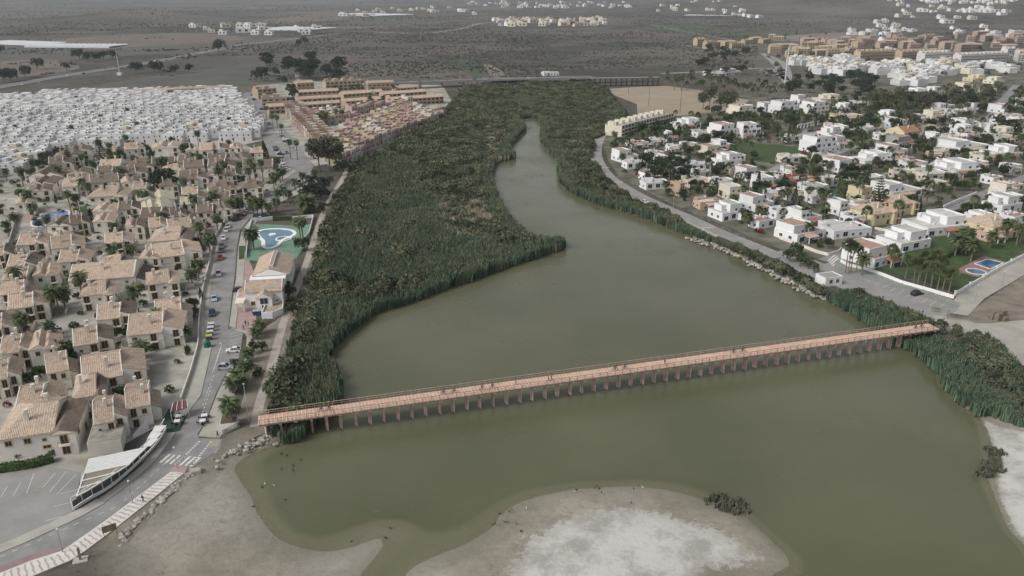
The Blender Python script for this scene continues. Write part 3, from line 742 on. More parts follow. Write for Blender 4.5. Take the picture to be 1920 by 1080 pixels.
L_BOUG = M('bougainvillea_flower', (0.20, 0.035, 0.06), 0.8, 0.35, 0.8)
BARK = M('bark', (0.13, 0.10, 0.075), 0.95, 0.2, 1.5)
PBARK = M('palm_bark', (0.19, 0.155, 0.12), 0.95, 0.2, 1.5)
_r = random.Random(11)
def leafquad(mb, c, s, mi=0, up=0.3):
    d = Vector((_r.gauss(0, 1), _r.gauss(0, 1), _r.gauss(0, 1) * 0.7 + up)).normalized()
    a = d.orthogonal().normalized(); b = d.cross(a)
    t = _r.uniform(0, 6.28); a, b = a * math.cos(t) + b * math.sin(t), b * math.cos(t) - a * math.sin(t)
    mb.face([c - a * s, c - b * s * 0.6, c + a * s, c + b * s * 0.6], mi)
def crown(mb, blobs, n, s, shell=0.65, up=0.3):
    """leaf sprays through the outer volume of several lobes"""
    tot = sum(b[3] ** 2 for b in blobs)
    for (x, y, z, r, fz) in blobs:
        for _ in range(int(n * r * r / tot)):
            d = Vector((_r.gauss(0, 1), _r.gauss(0, 1), _r.gauss(0, 1))).normalized()
            if d.z < -0.55: d.z *= -0.6
            k = r * (shell + (1 - shell) * _r.random()) * _r.uniform(0.9, 1.08)
            leafquad(mb, Vector((x + d.x * k, y + d.y * k, z + d.z * k * fz)), s * _r.uniform(0.6, 1.25), 0, up)
def blobs(nb, R0, H, spread, r0, r1, fz=0.8):
    out = []
    for _ in range(nb):
        a = _r.uniform(0, 6.28); q = spread * math.sqrt(_r.random())
        out.append((q * math.cos(a), q * math.sin(a), H + _r.uniform(-0.5, 0.5) * R0, _r.uniform(r0, r1), fz))
    return out
def tree_spec(h, spread, nb, r0, r1, n, s, leaf, trunk_r=0.22, fz=1.05, z0=None, up=.3, bark=None):
    mb = MB(); zc = z0 if z0 else h * .54
    bl = blobs(nb, h * 0.42, zc, spread, r0, r1, fz); crown(mb, bl, n, s, up=up)
    t = MB(); t.tube([(0, 0, -0.3), (0.08 * h * _r.uniform(-1, 1) * .3, 0.05 * h * .3, zc * 0.5), (0, 0, zc)], [trunk_r, trunk_r * .7, trunk_r * .4], 6)
    for b in bl[:4]: t.tube([(0, 0, zc * 0.55), (b[0] * .6, b[1] * .6, b[2] - .2)], [trunk_r * .5, trunk_r * .2], 5)
    return [('trunk', t.build('trunk', bark or BARK)), ('crown', mb.build('crown', leaf))]
def palm_spec(h, nf, L, droop, leaf=None, trunk_r=0.2, lean=0.0, skirt=0):
    t = MB(); t.tube([(0, 0, -0.3), (0, 0, 0.3), (lean * .4, 0, h * .5), (lean, 0, h)], [trunk_r * 1.5, trunk_r * 1.15, trunk_r, trunk_r * .95], 7)
    mb = MB(); top = Vector((lean, 0, h))
    for k in range(nf):
        az = 2.39996 * k + _r.uniform(-.2, .2); el = R(78) - (k / nf) * R(105) + _r.uniform(-.1, .1)
        d = Vector((math.cos(az), math.sin(az), 0)); LL = L * _r.uniform(.85, 1.1); pts = []
        seg = 7; p = top.copy(); e = el
        for j in range(seg + 1):
            pts.append(p.copy()); p = p + (d * math.cos(e) + Vector((0, 0, 1)) * math.sin(e)) * (LL / seg); e -= droop / seg
        side = d.cross(Vector((0, 0, 1))).normalized()
        for j in range(1, seg):
            w = L * 0.26 * math.sin(math.pi * (j / seg) ** .8) + .1
            q0, q1 = pts[j], pts[j + 1]; fw = (q1 - q0)
            for sg in (-1, 1):
                tip = q0 + side * sg * w + fw * 0.9 + Vector((0, 0, -w * .35))
                mb.face([q0, q0 + fw * 0.75, tip])
                tip2 = q0 + fw * .5 + side * sg * w + fw * 0.8 + Vector((0, 0, -w * .5))
                mb.face([q0 + fw * .5, q1 + fw * .2, tip2])
        mb.face([pts[0] + side * .05, pts[3], pts[0] - side * .05]); mb.face([pts[3] + side * .04, pts[-1], pts[3] - side * .04])
    if skirt:
        for k in range(skirt):
            az = _r.uniform(0, 6.28); z = h - _r.uniform(.2, 1.6)
            mb.face([top + Vector((0, 0, z - h)), top + Vector((.55 * math.cos(az), .55 * math.sin(az), z - h - 1.1)), top + Vector((.5 * math.cos(az + .5), .5 * math.sin(az + .5), z - h - 1.0))])
    return [('trunk', t.build('trunk', PBARK)), ('crown', mb.build('crown', leaf or L_PALM))]
def fan_palm_spec(h, n, r):
    t = MB(); t.tube([(0, 0, -0.3), (0, 0, .5), (.1, 0, h * .6), (.2, 0, h)], [.32, .22, .17, .17], 7)
    mb = MB(); top = Vector((.2, 0, h))
    for k in range(n):
        az = 2.39996 * k; el = R(85) - (k / n) * R(125)
        d = (Vector((math.cos(az), math.sin(az), 0)) * math.cos(el) + Vector((0, 0, 1)) * math.sin(el))
        c = top + d * r * _r.uniform(.5, .65); sd = d.orthogonal().normalized(); s2 = d.cross(sd)
        mb.face([top, top + d * r * .55 + sd * .04, top + d * r * .55 - sd * .04])
        ang = _r.uniform(-.4, .4); sd, s2 = sd * math.cos(ang) + s2 * math.sin(ang), s2
        for j in range(7):
            a0 = -1.3 + 2.6 * j / 7; a1 = a0 + .30
            e = lambda a, q: c + (d * math.cos(a) + sd * math.sin(a)) * r * q + Vector((0, 0, -.12 * r * abs(a)))
            mb.face([c, e(a0, .42), e((a0 + a1) / 2, .62), e(a1, .42)])
    return [('trunk', t.build('trunk', PBARK)), ('crown', mb.build('crown', L_PALM))]
def cypress_spec(h, r):
    mb = MB()
    for _ in range(420):
        z = h * _r.random() ** .8; rr = r * min(1, (h - z) / (h * .55)) * min(1, .45 + z / (h * .25)); a = _r.uniform(0, 6.28)
        leafquad(mb, Vector((rr * math.cos(a), rr * math.sin(a), z + .3)), .32, 0, 0)
    t = MB(); t.tube([(0, 0, -.3), (0, 0, h * .8)], [.16, .05], 6)
    return [('trunk', t.build('trunk', BARK)), ('crown', mb.build('crown', L_PINE))]
def norfolk_spec(h):
    mb = MB(); t = MB(); t.tube([(0, 0, -.3), (0, 0, h)], [.28, .05], 7)
    z = h * .16
    while z < h:
        f = 1 - z / h; L = h * .27 * f ** .8 + .25; nb = 7
        for k in range(nb):
            a = 6.283 * k / nb + z; d = Vector((math.cos(a), math.sin(a), .12)); sd = Vector((-math.sin(a), math.cos(a), 0))
            p = Vector((0, 0, z)); w = .16 + L * .13
            for j in range(3):
                q0 = p + d * L * (j / 3); q1 = p + d * L * ((j + 1) / 3)
                mb.face([q0 - sd * w * .4, q0 + sd * w * .4, q1 + sd * w, q1 - sd * w]); mb.face([q0 + Vector((0, 0, .1)), q1 + Vector((0, 0, .35)), q1 - Vector((0, 0, .1))])
        z += .9 + .35 * f
    return [('trunk', t.build('trunk', BARK)), ('crown', mb.build('crown', L_PINE))]
DATE = [palm_spec(h, nf, L, dr, trunk_r=.24, lean=ln, skirt=10) for h, nf, L, dr, ln in ((5.5, 40, 3.0, 1.5, .3), (8.0, 36, 2.9, 1.7, -.4), (3.2, 34, 2.6, 1.3, .1), (10.5, 34, 2.6, 1.8, .6))]
BIGDATE = [palm_spec(3.6, 60, 4.4, 1.3, trunk_r=.45)]
FAN = [fan_palm_spec(h, 34, r) for h, r in ((7.5, 2.1), (10.0, 2.2), (5.0, 1.9))]
TREE = [tree_spec(h, sp_, nb, a, b, n, s, L_TREE) for h, sp_, nb, a, b, n, s in ((6.5, 1.9, 7, 1.3, 2.1, 560, .42), (8.5, 2.6, 9, 1.6, 2.4, 700, .5), (5.0, 1.5, 6, 1.1, 1.6, 420, .36))]
PINE = [tree_spec(h, sp_, nb, a, b, n, s, L_PINE, .3, .8, h * .62) for h, sp_, nb, a, b, n, s in ((9, 3.4, 12, 1.5, 2.3, 900, .48), (11, 4.2, 14, 1.7, 2.7, 1050, .55))]
GUM = [tree_spec(h, sp_, nb, a, b, n, s, L_GUM, .35, 1.0, zc) for h, sp_, nb, a, b, n, s, zc in ((15, 3.6, 16, 1.8, 3.2, 1100, .6, 9), (18, 4.2, 18, 2.0, 3.5, 1200, .65, 10.5))]
CYP = [cypress_spec(8, 1.1), cypress_spec(6, .9)]
NORF = [norfolk_spec(13), norfolk_spec(17)]
def shrub_spec(h, w, n, s, leaf):
    mb = MB(); crown(mb, [(0, 0, h * .5, w, h / (2 * w) + .1), (w * .6, w * .3, h * .4, w * .6, .8), (-w * .5, w * .4, h * .4, w * .6, .8)], n, s)
    t = MB(); t.tube([(0, 0, -.2), (0, 0, h * .5)], [.1, .04], 5)
    return [('stem', t.build('stem', BARK)), ('foliage', mb.build('foliage', leaf))]
SHRUB = [shrub_spec(2.2, 1.4, 170, .34, L_SHRUB), shrub_spec(1.6, 1.1, 130, .3, L_SHRUB), shrub_spec(2.8, 1.7, 220, .36, L_SHRUB)]
BOUG = [shrub_spec(2.4, 1.3, 200, .28, L_BOUG)]
# pieces for the masses nobody can count
def piece(name, mb, *m): return bpy.data.objects.new(name, mb.build(name, *m))
def reed_piece(nb, h, spread, plume, leaf):
    mb = MB()
    for _ in range(nb):
        x, y = _r.gauss(0, spread), _r.gauss(0, spread); hh = h * _r.uniform(.72, 1.1); a = _r.uniform(0, 6.28); w = _r.uniform(.10, .2)
        lx, ly = _r.gauss(0, .25), _r.gauss(0, .25); ca, sa = math.cos(a) * w, math.sin(a) * w
        mb.face([(x - ca, y - sa, -.4), (x + ca, y + sa, -.4), (x + ca * 1.3 + lx * .4, y + sa * 1.3 + ly * .4, hh * .6), (x - ca * 1.3 + lx * .4, y - sa * 1.3 + ly * .4, hh * .6)])
        mb.face([(x - ca * 1.3 + lx * .4, y - sa * 1.3 + ly * .4, hh * .6), (x + ca * 1.3 + lx * .4, y + sa * 1.3 + ly * .4, hh * .6), (x + lx, y + ly, hh)])
        b = _r.uniform(0, 6.28)
        for q in (.45, .7): mb.face([(x, y, hh * q), (x + .55 * math.cos(b), y + .55 * math.sin(b), hh * q + .25), (x + .1, y + .1, hh * q + .14)]); b += 2.4
        if _r.random() < plume:
            mb.face([(x + lx - .09, y + ly, hh * .97), (x + lx + .09, y + ly, hh * .97), (x + lx * 1.5, y + ly * 1.5, hh * 1.16)], 1)
            mb.face([(x + lx, y + ly - .09, hh * .97), (x + lx, y + ly + .09, hh * .97), (x + lx * 1.5, y + ly * 1.5, hh * 1.16)], 1)
    return piece('reed_tuft', mb, leaf, L_PLUME)
def bush_piece(h, w, n, s, leaf):
    mb = MB(); crown(mb, [(0, 0, h * .45, w, h / (1.9 * w)), (w * .7, w * .2, h * .35, w * .6, .8), (-w * .5, -w * .5, h * .35, w * .65, .8), (-w * .1, w * .7, h * .4, w * .55, .9)], n, s, .72)
    return piece('bush_piece', mb, leaf)
REEDS = [reed_piece(13, 3.5, .42, p_, L_REED) for p_ in (.01, .04, .14, .02)] + [reed_piece(12, 3.2, .5, .3, M('reed_mixed', (.085, .115, .070), .9, 0, .15, col2=(.16, .16, .105)))]
DRYR = [reed_piece(11, 2.9, .5, .3, L_DRY) for _ in range(2)]
TAMS = [bush_piece(3.6, 2.0, 230, .42, L_TAM), bush_piece(2.8, 1.7, 190, .38, L_TAM), bush_piece(4.4, 2.3, 260, .46, L_TAM)]
SCRB = [bush_piece(1.9, 1.6, 46, .75, L_SCRUB), bush_piece(2.4, 1.8, 50, .85, L_SCRUB2), bush_piece(1.5, 1.5, 40, .7, L_SCRUB2)]

# ================================================================== reed beds and marsh scrub
def zones(poly, step, seed): return scatter_in(GL(poly, LAND), step, .5, seed)
MAIN = [(495,806),(505,775),(522,690),(546,600),(588,480),(614,395),(652,320),(732,282),(842,205),(872,170),(962,152),(1005,160),(1000,216),(988,222),(972,219),(986,240),(955,273),(966,293),(928,304),(923,330),(931,365),(945,395),(970,420),(1000,440),(1040,441),(1060,452),(1060,464),(1030,475),(977,493),(927,510),(880,528),(837,542),(783,563),(740,577),(703,588),(665,615),(638,637),(622,655),(616,672),(634,700),(637,745),(622,772),(590,800),(560,822),(530,828)]
X1, Y1 = zones(MAIN, 0.95, 1)
px1 = PN(X1, Y1, 2.0)
wetp = inside(SHORE, X1, Y1) & (dist_poly(SHORE, X1, Y1) > 0.8)
wetp |= dist_poly(GL([(478,800),(488,752),(508,690),(530,610),(548,560),(572,500),(592,440),(606,400),(618,375),(640,340),(652,316),(668,300)]), X1, Y1, False) < 3.4
nzz = vnoise(X1, Y1, 14) * .6 + vnoise(X1 + 9, Y1 + 4, 5) * .4
def ell(cx, cy, rx, ry): return ((px1[:, 0] - cx) / rx) ** 2 + ((px1[:, 1] - cy) / ry) ** 2
pathd = dist_poly(GL([(478,800),(488,752),(508,690),(530,610),(548,560),(572,500),(592,440),(606,400),(618,375),(640,340),(652,316),(735,270)]), X1, Y1, False)
shoreband = dist_poly(SHORE, X1, Y1) < 7
green1 = (ell(705, 440, 150, 95) < 1) | (px1[:, 1] > 560) | ((ell(880, 490, 200, 45) < 1)) | (ell(725, 330, 60, 40) < 1) | shoreband | (ell(990, 185, 30, 22) < 1.0)
dry = (ell(875, 402, 52, 40) < -.1 + nzz * 2.2 + RNG.normal(0, .75, len(X1))) | (ell(925, 270, 30, 62) < -.2 + nzz * 2.0 + RNG.normal(0, .75, len(X1))) | (ell(900, 185, 34, 18) < -.4 + nzz * 1.9 + RNG.normal(0, .75, len(X1)))
dry &= (~shoreband | (nzz > .55)) & (RNG.random(len(X1)) < .72)
tamz = (~green1 & ~dry) | ((pathd < 9) & (nzz > .35)) | ((ell(860, 330, 80, 60) < .9) & ~shoreband)
tamz |= (nzz > .76) & (px1[:, 1] < 640) & ~shoreband & ~dry
reedz = ~tamz & ~dry & ~wetp
k = reedz
pts = np.stack([X1[k], Y1[k], np.full(k.sum(), .7)], 1)
o = gn_scatter('reed_bed', pts, .5 + .8 * nzz[k] + RNG.uniform(-.15, .15, k.sum()), REEDS, 1, .08)
stuff(o); tag(o, 'dense dark green reed bed filling the marsh left of the lagoon', 'reeds', full=True)
k = dry & ~wetp
o = gn_scatter('dry_reed_bed', np.stack([X1[k], Y1[k], np.full(k.sum(), .7)], 1), .6 + .55 * nzz[k], DRYR, 2, .15)
stuff(o); tag(o, 'pale dry reeds in patches beside the narrow upper channel', 'reeds', full=True)
k = tamz & ~wetp & (RNG.random(len(X1)) < .15)
o = gn_scatter('marsh_scrub', np.stack([X1[k], Y1[k], np.full(k.sum(), .9)], 1), .5 + .95 * nzz[k] + RNG.uniform(-.1, .25, k.sum()), TAMS, 3, .1)
stuff(o); tag(o, 'grey green tamarisk scrub covering the upper marsh left of the channel', 'scrub', full=True)
# right bank, upper
UPR = [(1003,160),(1100,152),(1140,172),(1178,222),(1145,246),(1112,262),(1106,300),(1135,340),(1190,378),(1270,414),(1330,446),(1340,455),(1310,447),(1280,437),(1207,407),(1127,384),(1070,359),(1047,338),(1045,300),(1014,263),(1015,230),(998,220)]
X2, Y2 = zones(UPR, 1.0, 2)
d2 = dist_poly(SHORE, X2, Y2); w2 = inside(SHORE, X2, Y2) & (d2 > .8); n2 = vnoise(X2, Y2, 8)
k = ~w2 & ((d2 < 9 + 6 * n2) | ((n2 > .72) & (Y2 > 520)))
o = gn_scatter('reed_bank', np.stack([X2[k], Y2[k], np.full(k.sum(), .7)], 1), .62 + .4 * n2[k], REEDS, 4, .08)
stuff(o); tag(o, 'band of green reeds along the right shore of the upper channel', 'reeds', full=True)
k = ~w2 & (d2 > 5) & (RNG.random(len(X2)) < .15)
o = gn_scatter('bank_scrub', np.stack([X2[k], Y2[k], np.full(k.sum(), .9)], 1), .6 + .7 * n2[k], TAMS, 5, .1)
stuff(o); tag(o, 'dense bushy scrub between the upper channel and the lagoon road', 'scrub', full=True)
# low bushes above the rock bank
X3, Y3 = zones([(1300,441),(1345,452),(1420,480),(1480,508),(1530,540),(1560,552),(1540,556),(1490,531),(1425,497),(1360,464)], 1.5, 3)
k = (RNG.random(len(X3)) < .42)
o = gn_scatter('bank_bushes', np.stack([X3[k], Y3[k], np.full(k.sum(), 1.1)], 1), .45 + .5 * vnoise(X3[k], Y3[k], 6), TAMS, 6, .1)
stuff(o); tag(o, 'grey green bushes lining the top of the pale rock bank', 'bushes', full=True)
# right shore below the car park
X4, Y4 = zones([(1545,556),(1600,548),(1650,572),(1705,594),(1762,612),(1808,612),(1850,632),(1885,668),(1930,712),(1990,760),(1990,815),(1920,800),(1870,780),(1832,775),(1795,750),(1768,722),(1757,693),(1703,652),(1650,619),(1597,586)], .95, 4)
d4 = dist_poly(SHORE, X4, Y4); n4 = vnoise(X4, Y4, 7)
k = (d4 < 10) | (n4 > .45)
o = gn_scatter('shore_reeds', np.stack([X4[k], Y4[k], np.full(k.sum(), .8)], 1), .55 + .45 * n4[k], REEDS[:2], 7, .08)
stuff(o); tag(o, 'thick green reeds and cane on the right shore around the bridge end', 'reeds', full=True)
k = (d4 > 8) & (RNG.random(len(X4)) < .10)
o = gn_scatter('shore_scrub', np.stack([X4[k], Y4[k], np.full(k.sum(), 1.0)], 1), .5 + .6 * n4[k], TAMS, 8, .1)
stuff(o); tag(o, 'dark bushes behind the reeds at the right end of the footbridge', 'bushes', full=True)
# plain beyond the towns
fx, fy, fs = [], [], []
for (n_, y0, y1) in ((14000, 760, 1250), (14000, 1250, 2100), (10000, 2100, 3800), (6000, 3800, 8500)):
    yy = RNG.uniform(y0, y1, n_); xx = RNG.uniform(-.72, .72, n_) * yy
    q = vnoise(xx, yy, y0 * .09) * .6 + vnoise(xx + 500, yy, y0 * .03) * .4
    pk = PN(xx, yy, LAND)
    ok = (q > .40) & ~((pk[:, 0] < 860) & (pk[:, 1] > 150)) & ~((pk[:, 0] > 1420) & (pk[:, 1] > 62)) & ~((pk[:, 0] > 1110) & (pk[:, 1] > 128)) & ~((pk[:, 1] > 60) & (pk[:, 0] < 500) & (q < .62))
    for poly in ([(0,70),(420,60),(420,110),(0,150)], [(920,36),(1150,36),(1150,58),(920,58)]): ok &= ~(inside(poly, pk[:, 0], pk[:, 1]) & (q < .68))
    fx += list(xx[ok]); fy += list(yy[ok]); fs += list((.3 + .7 * q[ok] * RNG.random(int(ok.sum())) ** .7) * (1 + (y0 - 760) / 2600.))
o = gn_scatter('plain_scrub', np.stack([fx, fy, terrain_z(np.array(fx), np.array(fy))], 1), fs, SCRB, 9, .1)
stuff(o); tag(o, 'low dark scrub dotted over the wide brown plain', 'scrub', full=True)
# ================================================================== buildings
CREAM = M('cream_render', (0.66, 0.615, 0.54), 0.9, 0.06, 0.3, rnd=.05)
CREAMW = M('village_wall_render', (0.75, 0.72, 0.665), 0.9, 0.06, 0.3, rnd=.05)
OCHRE = M('ochre_trim', (0.46, 0.36, 0.20), 0.9, 0.08, 1.0)
SHUT = M('brown_shutter', (0.055, 0.036, 0.027), 0.7, 0.2, 2.0)
GLASS = M('window_glass', (0.028, 0.033, 0.038), 0.12, spec=0.5)
IRON = M('dark_iron', (0.045, 0.045, 0.048), 0.6)
T_TAN = tile_mat('roof_tile_tan', (0.46, 0.365, 0.29))
T_DARK = tile_mat('roof_tile_dark', (0.20, 0.162, 0.128))
T_PALE = tile_mat('roof_tile_pale', (0.47, 0.44, 0.335))
T_RED = tile_mat('roof_tile_terracotta', (0.36, 0.195, 0.125))
TERR = M('terracotta_floor', (0.35, 0.235, 0.18), 0.9, 0.12, 0.6, rnd=.1)
ROOFG = M('roof_screed', (0.42, 0.405, 0.365), 0.92, 0.15, 0.5, rnd=.12)
VW = M('villa_white', (0.71, 0.712, 0.715), 0.85, 0.04, 0.2, rnd=.05)
SOLAR = M('solar_glass', (0.05, 0.06, 0.085), 0.25, spec=.5)
STEELP = M('grey_steel', (.25, .25, .26), .5)
WOOD = M('pergola_wood', (0.17, 0.115, 0.09), 0.85, 0.2, 1.0)

def window_mesh(w, h, frame, fm, pm):
    f = MB(); t = 0.14
    f.box(-w / 2 - t, w / 2 + t, -.07, 0, h, h + t); f.box(-w / 2 - t, w / 2 + t, -.10, 0, -t, 0)
    f.box(-w / 2 - t, -w / 2, -.07, 0, 0, h); f.box(w / 2, w / 2 + t, -.07, 0, 0, h)
    p = MB(); p.box(-w / 2, w / 2, -.025, 0, 0, h, 0); p.box(-.03, .03, -.045, -.02, 0, h, 1)
    return f.build('frame', fm), p.build('pane', pm, fm)
WIN_A = window_mesh(1.1, 1.1, .1, OCHRE, SHUT)
WIN_D = window_mesh(1.3, 2.0, .1, OCHRE, SHUT)
WIN_S = window_mesh(.6, .6, .1, OCHRE, GLASS)
WIN_V = window_mesh(1.3, 1.2, .1, VW, GLASS)
WIN_W = window_mesh(2.4, 1.9, .1, VW, GLASS)
def win(k, x, y, z, rz): return ('window', k[0], (x, y, z), rz, [('pane', k[1])])
def chimney_mesh():
    mb = MB(); mb.box(-.35, .35, -.3, .3, -1.6, 1.0); mb.box(-.45, .45, -.4, .4, 1.0, 1.12); mb.box(-.25, .25, -.2, .2, 1.12, 1.45); mb.box(-.42, .42, -.36, .36, 1.45, 1.55)
    return mb.build('chimney', CREAM)
CHIM = chimney_mesh()
def roofslab(mb, pts, t=.16, mi=0):
    """pts: eave0, eave1, ridge1, ridge0 (seen from above, ccw)"""
    p = [Vector(a) for a in pts]; e = (p[1] - p[0]); el = e.normalized()
    def uv(v): d = v - p[0]; u = d.dot(el); return (u, (d - el * u).length)
    if len(p) == 4 and (p[1] - p[0]).length > 1.5:      # ribs of clay tile running down the slope
        nr = max(3, int((p[1] - p[0]).length / .46)); up = Vector((0, 0, .13))
        for k in range(nr):
            f0, f1, f2 = k / nr, (k + .55) / nr, (k + 1) / nr
            a0, a1, a2 = (p[0].lerp(p[1], f) for f in (f0, f1, f2)); b0, b1, b2 = (p[3].lerp(p[2], f) for f in (f0, f1, f2))
            mb.face([a0, a1 + up, b1 + up, b0], mi, [(0, 0), (.2, 0), (.2, 9), (0, 9)]); mb.face([a1 + up, a2, b2, b1 + up], mi, [(.2, 0), (.4, 0), (.4, 9), (.2, 9)]); mb.face([a0, a2, a1 + up], mi, [(0, 0)] * 3)
    else: mb.face(p, mi, [uv(v) for v in p])
    lo = [v - Vector((0, 0, t)) for v in p]
    n = len(p)
    for i in range(n):
        j = (i + 1) % n; mb.face([lo[i], lo[j], p[j], p[i]], mi, [(0, 0)] * 4)
    mb.face(list(reversed(lo)), mi, [(0, 0)] * n)
def gable_x(roof, wall, x0, x1, y0, y1, ze, rise, ov=.35, yr=.5, ends=True):
    """ridge along x"""
    ym = y0 + (y1 - y0) * yr; zr = ze + rise
    k0 = rise / (ym - y0) * ov; k1 = rise / (y1 - ym) * ov; oe = .02 if ends else ov
    roofslab(roof, [(x0 - oe, y0 - ov, ze - k0 + .16), (x1 + oe, y0 - ov, ze - k0 + .16), (x1 + oe, ym, zr + .16), (x0 - oe, ym, zr + .16)])
    roofslab(roof, [(x1 + oe, y1 + ov, ze - k1 + .16), (x0 - oe, y1 + ov, ze - k1 + .16), (x0 - oe, ym, zr + .16), (x1 + oe, ym, zr + .16)])
    for x, s_ in ((x0, -1), (x1, 1)):
        t = .22
        if ends:      # upstand gable walls a hand above the tiles
            a, b = (x, x + t) if s_ < 0 else (x - t, x)
            pr = [(y0 - .1, ze), (y1 + .1, ze), (y1 + .1, ze + .18), (ym, zr + .42), (y0 - .1, ze + .18)]
            for xx, fl in ((a, 0), (b, 1)): wall.face([(xx + (.004 if fl else -.004), q[0], q[1]) for q in (pr if fl else reversed(pr))])
            for i in (2, 3): wall.face([(a, pr[i][0], pr[i][1]), (b, pr[i][0], pr[i][1]), (b, pr[(i + 1) % 5][0], pr[(i + 1) % 5][1]), (a, pr[(i + 1) % 5][0], pr[(i + 1) % 5][1])])
        else:
            tri = [(x, y0, ze), (x, y1, ze), (x, ym, zr)]
            wall.face(tri if s_ > 0 else list(reversed(tri)))
def gable_y(roof, wall, x0, x1, y0, y1, ze, rise, ov=.35, xr=.5):
    xm = x0 + (x1 - x0) * xr; zr = ze + rise; k0 = rise / (xm - x0) * ov; k1 = rise / (x1 - xm) * ov
    roofslab(roof, [(x0 - ov, y1, ze - k0 + .16), (x0 - ov, y0, ze - k0 + .16), (xm, y0, zr + .16), (xm, y1, zr + .16)])
    roofslab(roof, [(x1 + ov, y0, ze - k1 + .16), (x1 + ov, y1, ze - k1 + .16), (xm, y1, zr + .16), (xm, y0, zr + .16)])
    for y, s_ in ((y0, -1), (y1, 1)):
        tri = [(x0, y - s_ * .003, ze), (x1, y - s_ * .003, ze), (xm, y - s_ * .003, zr)]
        wall.face(tri if s_ < 0 else list(reversed(tri)))
def mono_x(roof, wall, x0, x1, y0, y1, zl, zr, ov=.3):
    """slope falling to the right (zl > zr) or left"""
    k = (zl - zr) / (x1 - x0) * ov
    roofslab(roof, [(x1 + ov, y0 - .05, zr - k + .16), (x1 + ov, y1 + .05, zr - k + .16), (x0, y1 + .05, zl + .16), (x0, y0 - .05, zl + .16)])
    zb = min(zl, zr)
    wall.face([(x0, y0 - .003, zb), (x1, y0 - .003, zb), (x0, y0 - .003, zl)] if zl > zr else [(x0, y0 - .003, zb), (x1, y0 - .003, zb), (x1, y0 - .003, zr)])
    wall.face([(x1, y1, zb), (x0, y1, zb), (x0, y1, zl)]); wall.face([(x0, y1, zb), (x0, y0, zb), (x0, y0, zl), (x0, y1, zl)])
def hip_left(roof, x0, xk, y0, y1, ze, rise, ov=.35):
    ym = (y0 + y1) / 2; zr = ze + rise
    roofslab(roof, [(x0 - ov, y1 + ov, ze - .1), (x0 - ov, y0 - ov, ze - .1), (xk, ym, zr + .16)])
def cornice(mb, x0, x1, y0, y1, z, h=.16, t=.12):
    mb.box(x0 - t, x1 + t, y0 - t, y0 + .02, z, z + h); mb.box(x0 - t, x1 + t, y1 - .02, y1 + t, z, z + h)
    mb.box(x1 - .02, x1 + t, y0, y1, z + .001, z + h - .001); mb.box(x0 - t, x0 + .02, y0, y1, z + .001, z + h - .001)
def balcony(x, y, z, w, rz):
    b = MB(); b.box(-w / 2, w / 2, -.95, 0, -.15, 0)
    r = MB()
    for k in range(int(w / .3) + 1): r.box(-w / 2 + k * .3 * .99, -w / 2 + k * .3 * .99 + .03, -.93, -.90, 0, .95)
    r.box(-w / 2, w / 2, -.94, -.89, .95, 1.0); r.box(-w / 2, -w / 2 + .05, -.9, 0, .95, 1.0); r.box(w / 2 - .05, w / 2, -.9, 0, .95, 1.0)
    return ('balcony', b.build('balcony', CREAM), (x, y, z), rz, [('railing', r.build('railing', IRON))])
HE = 5.2
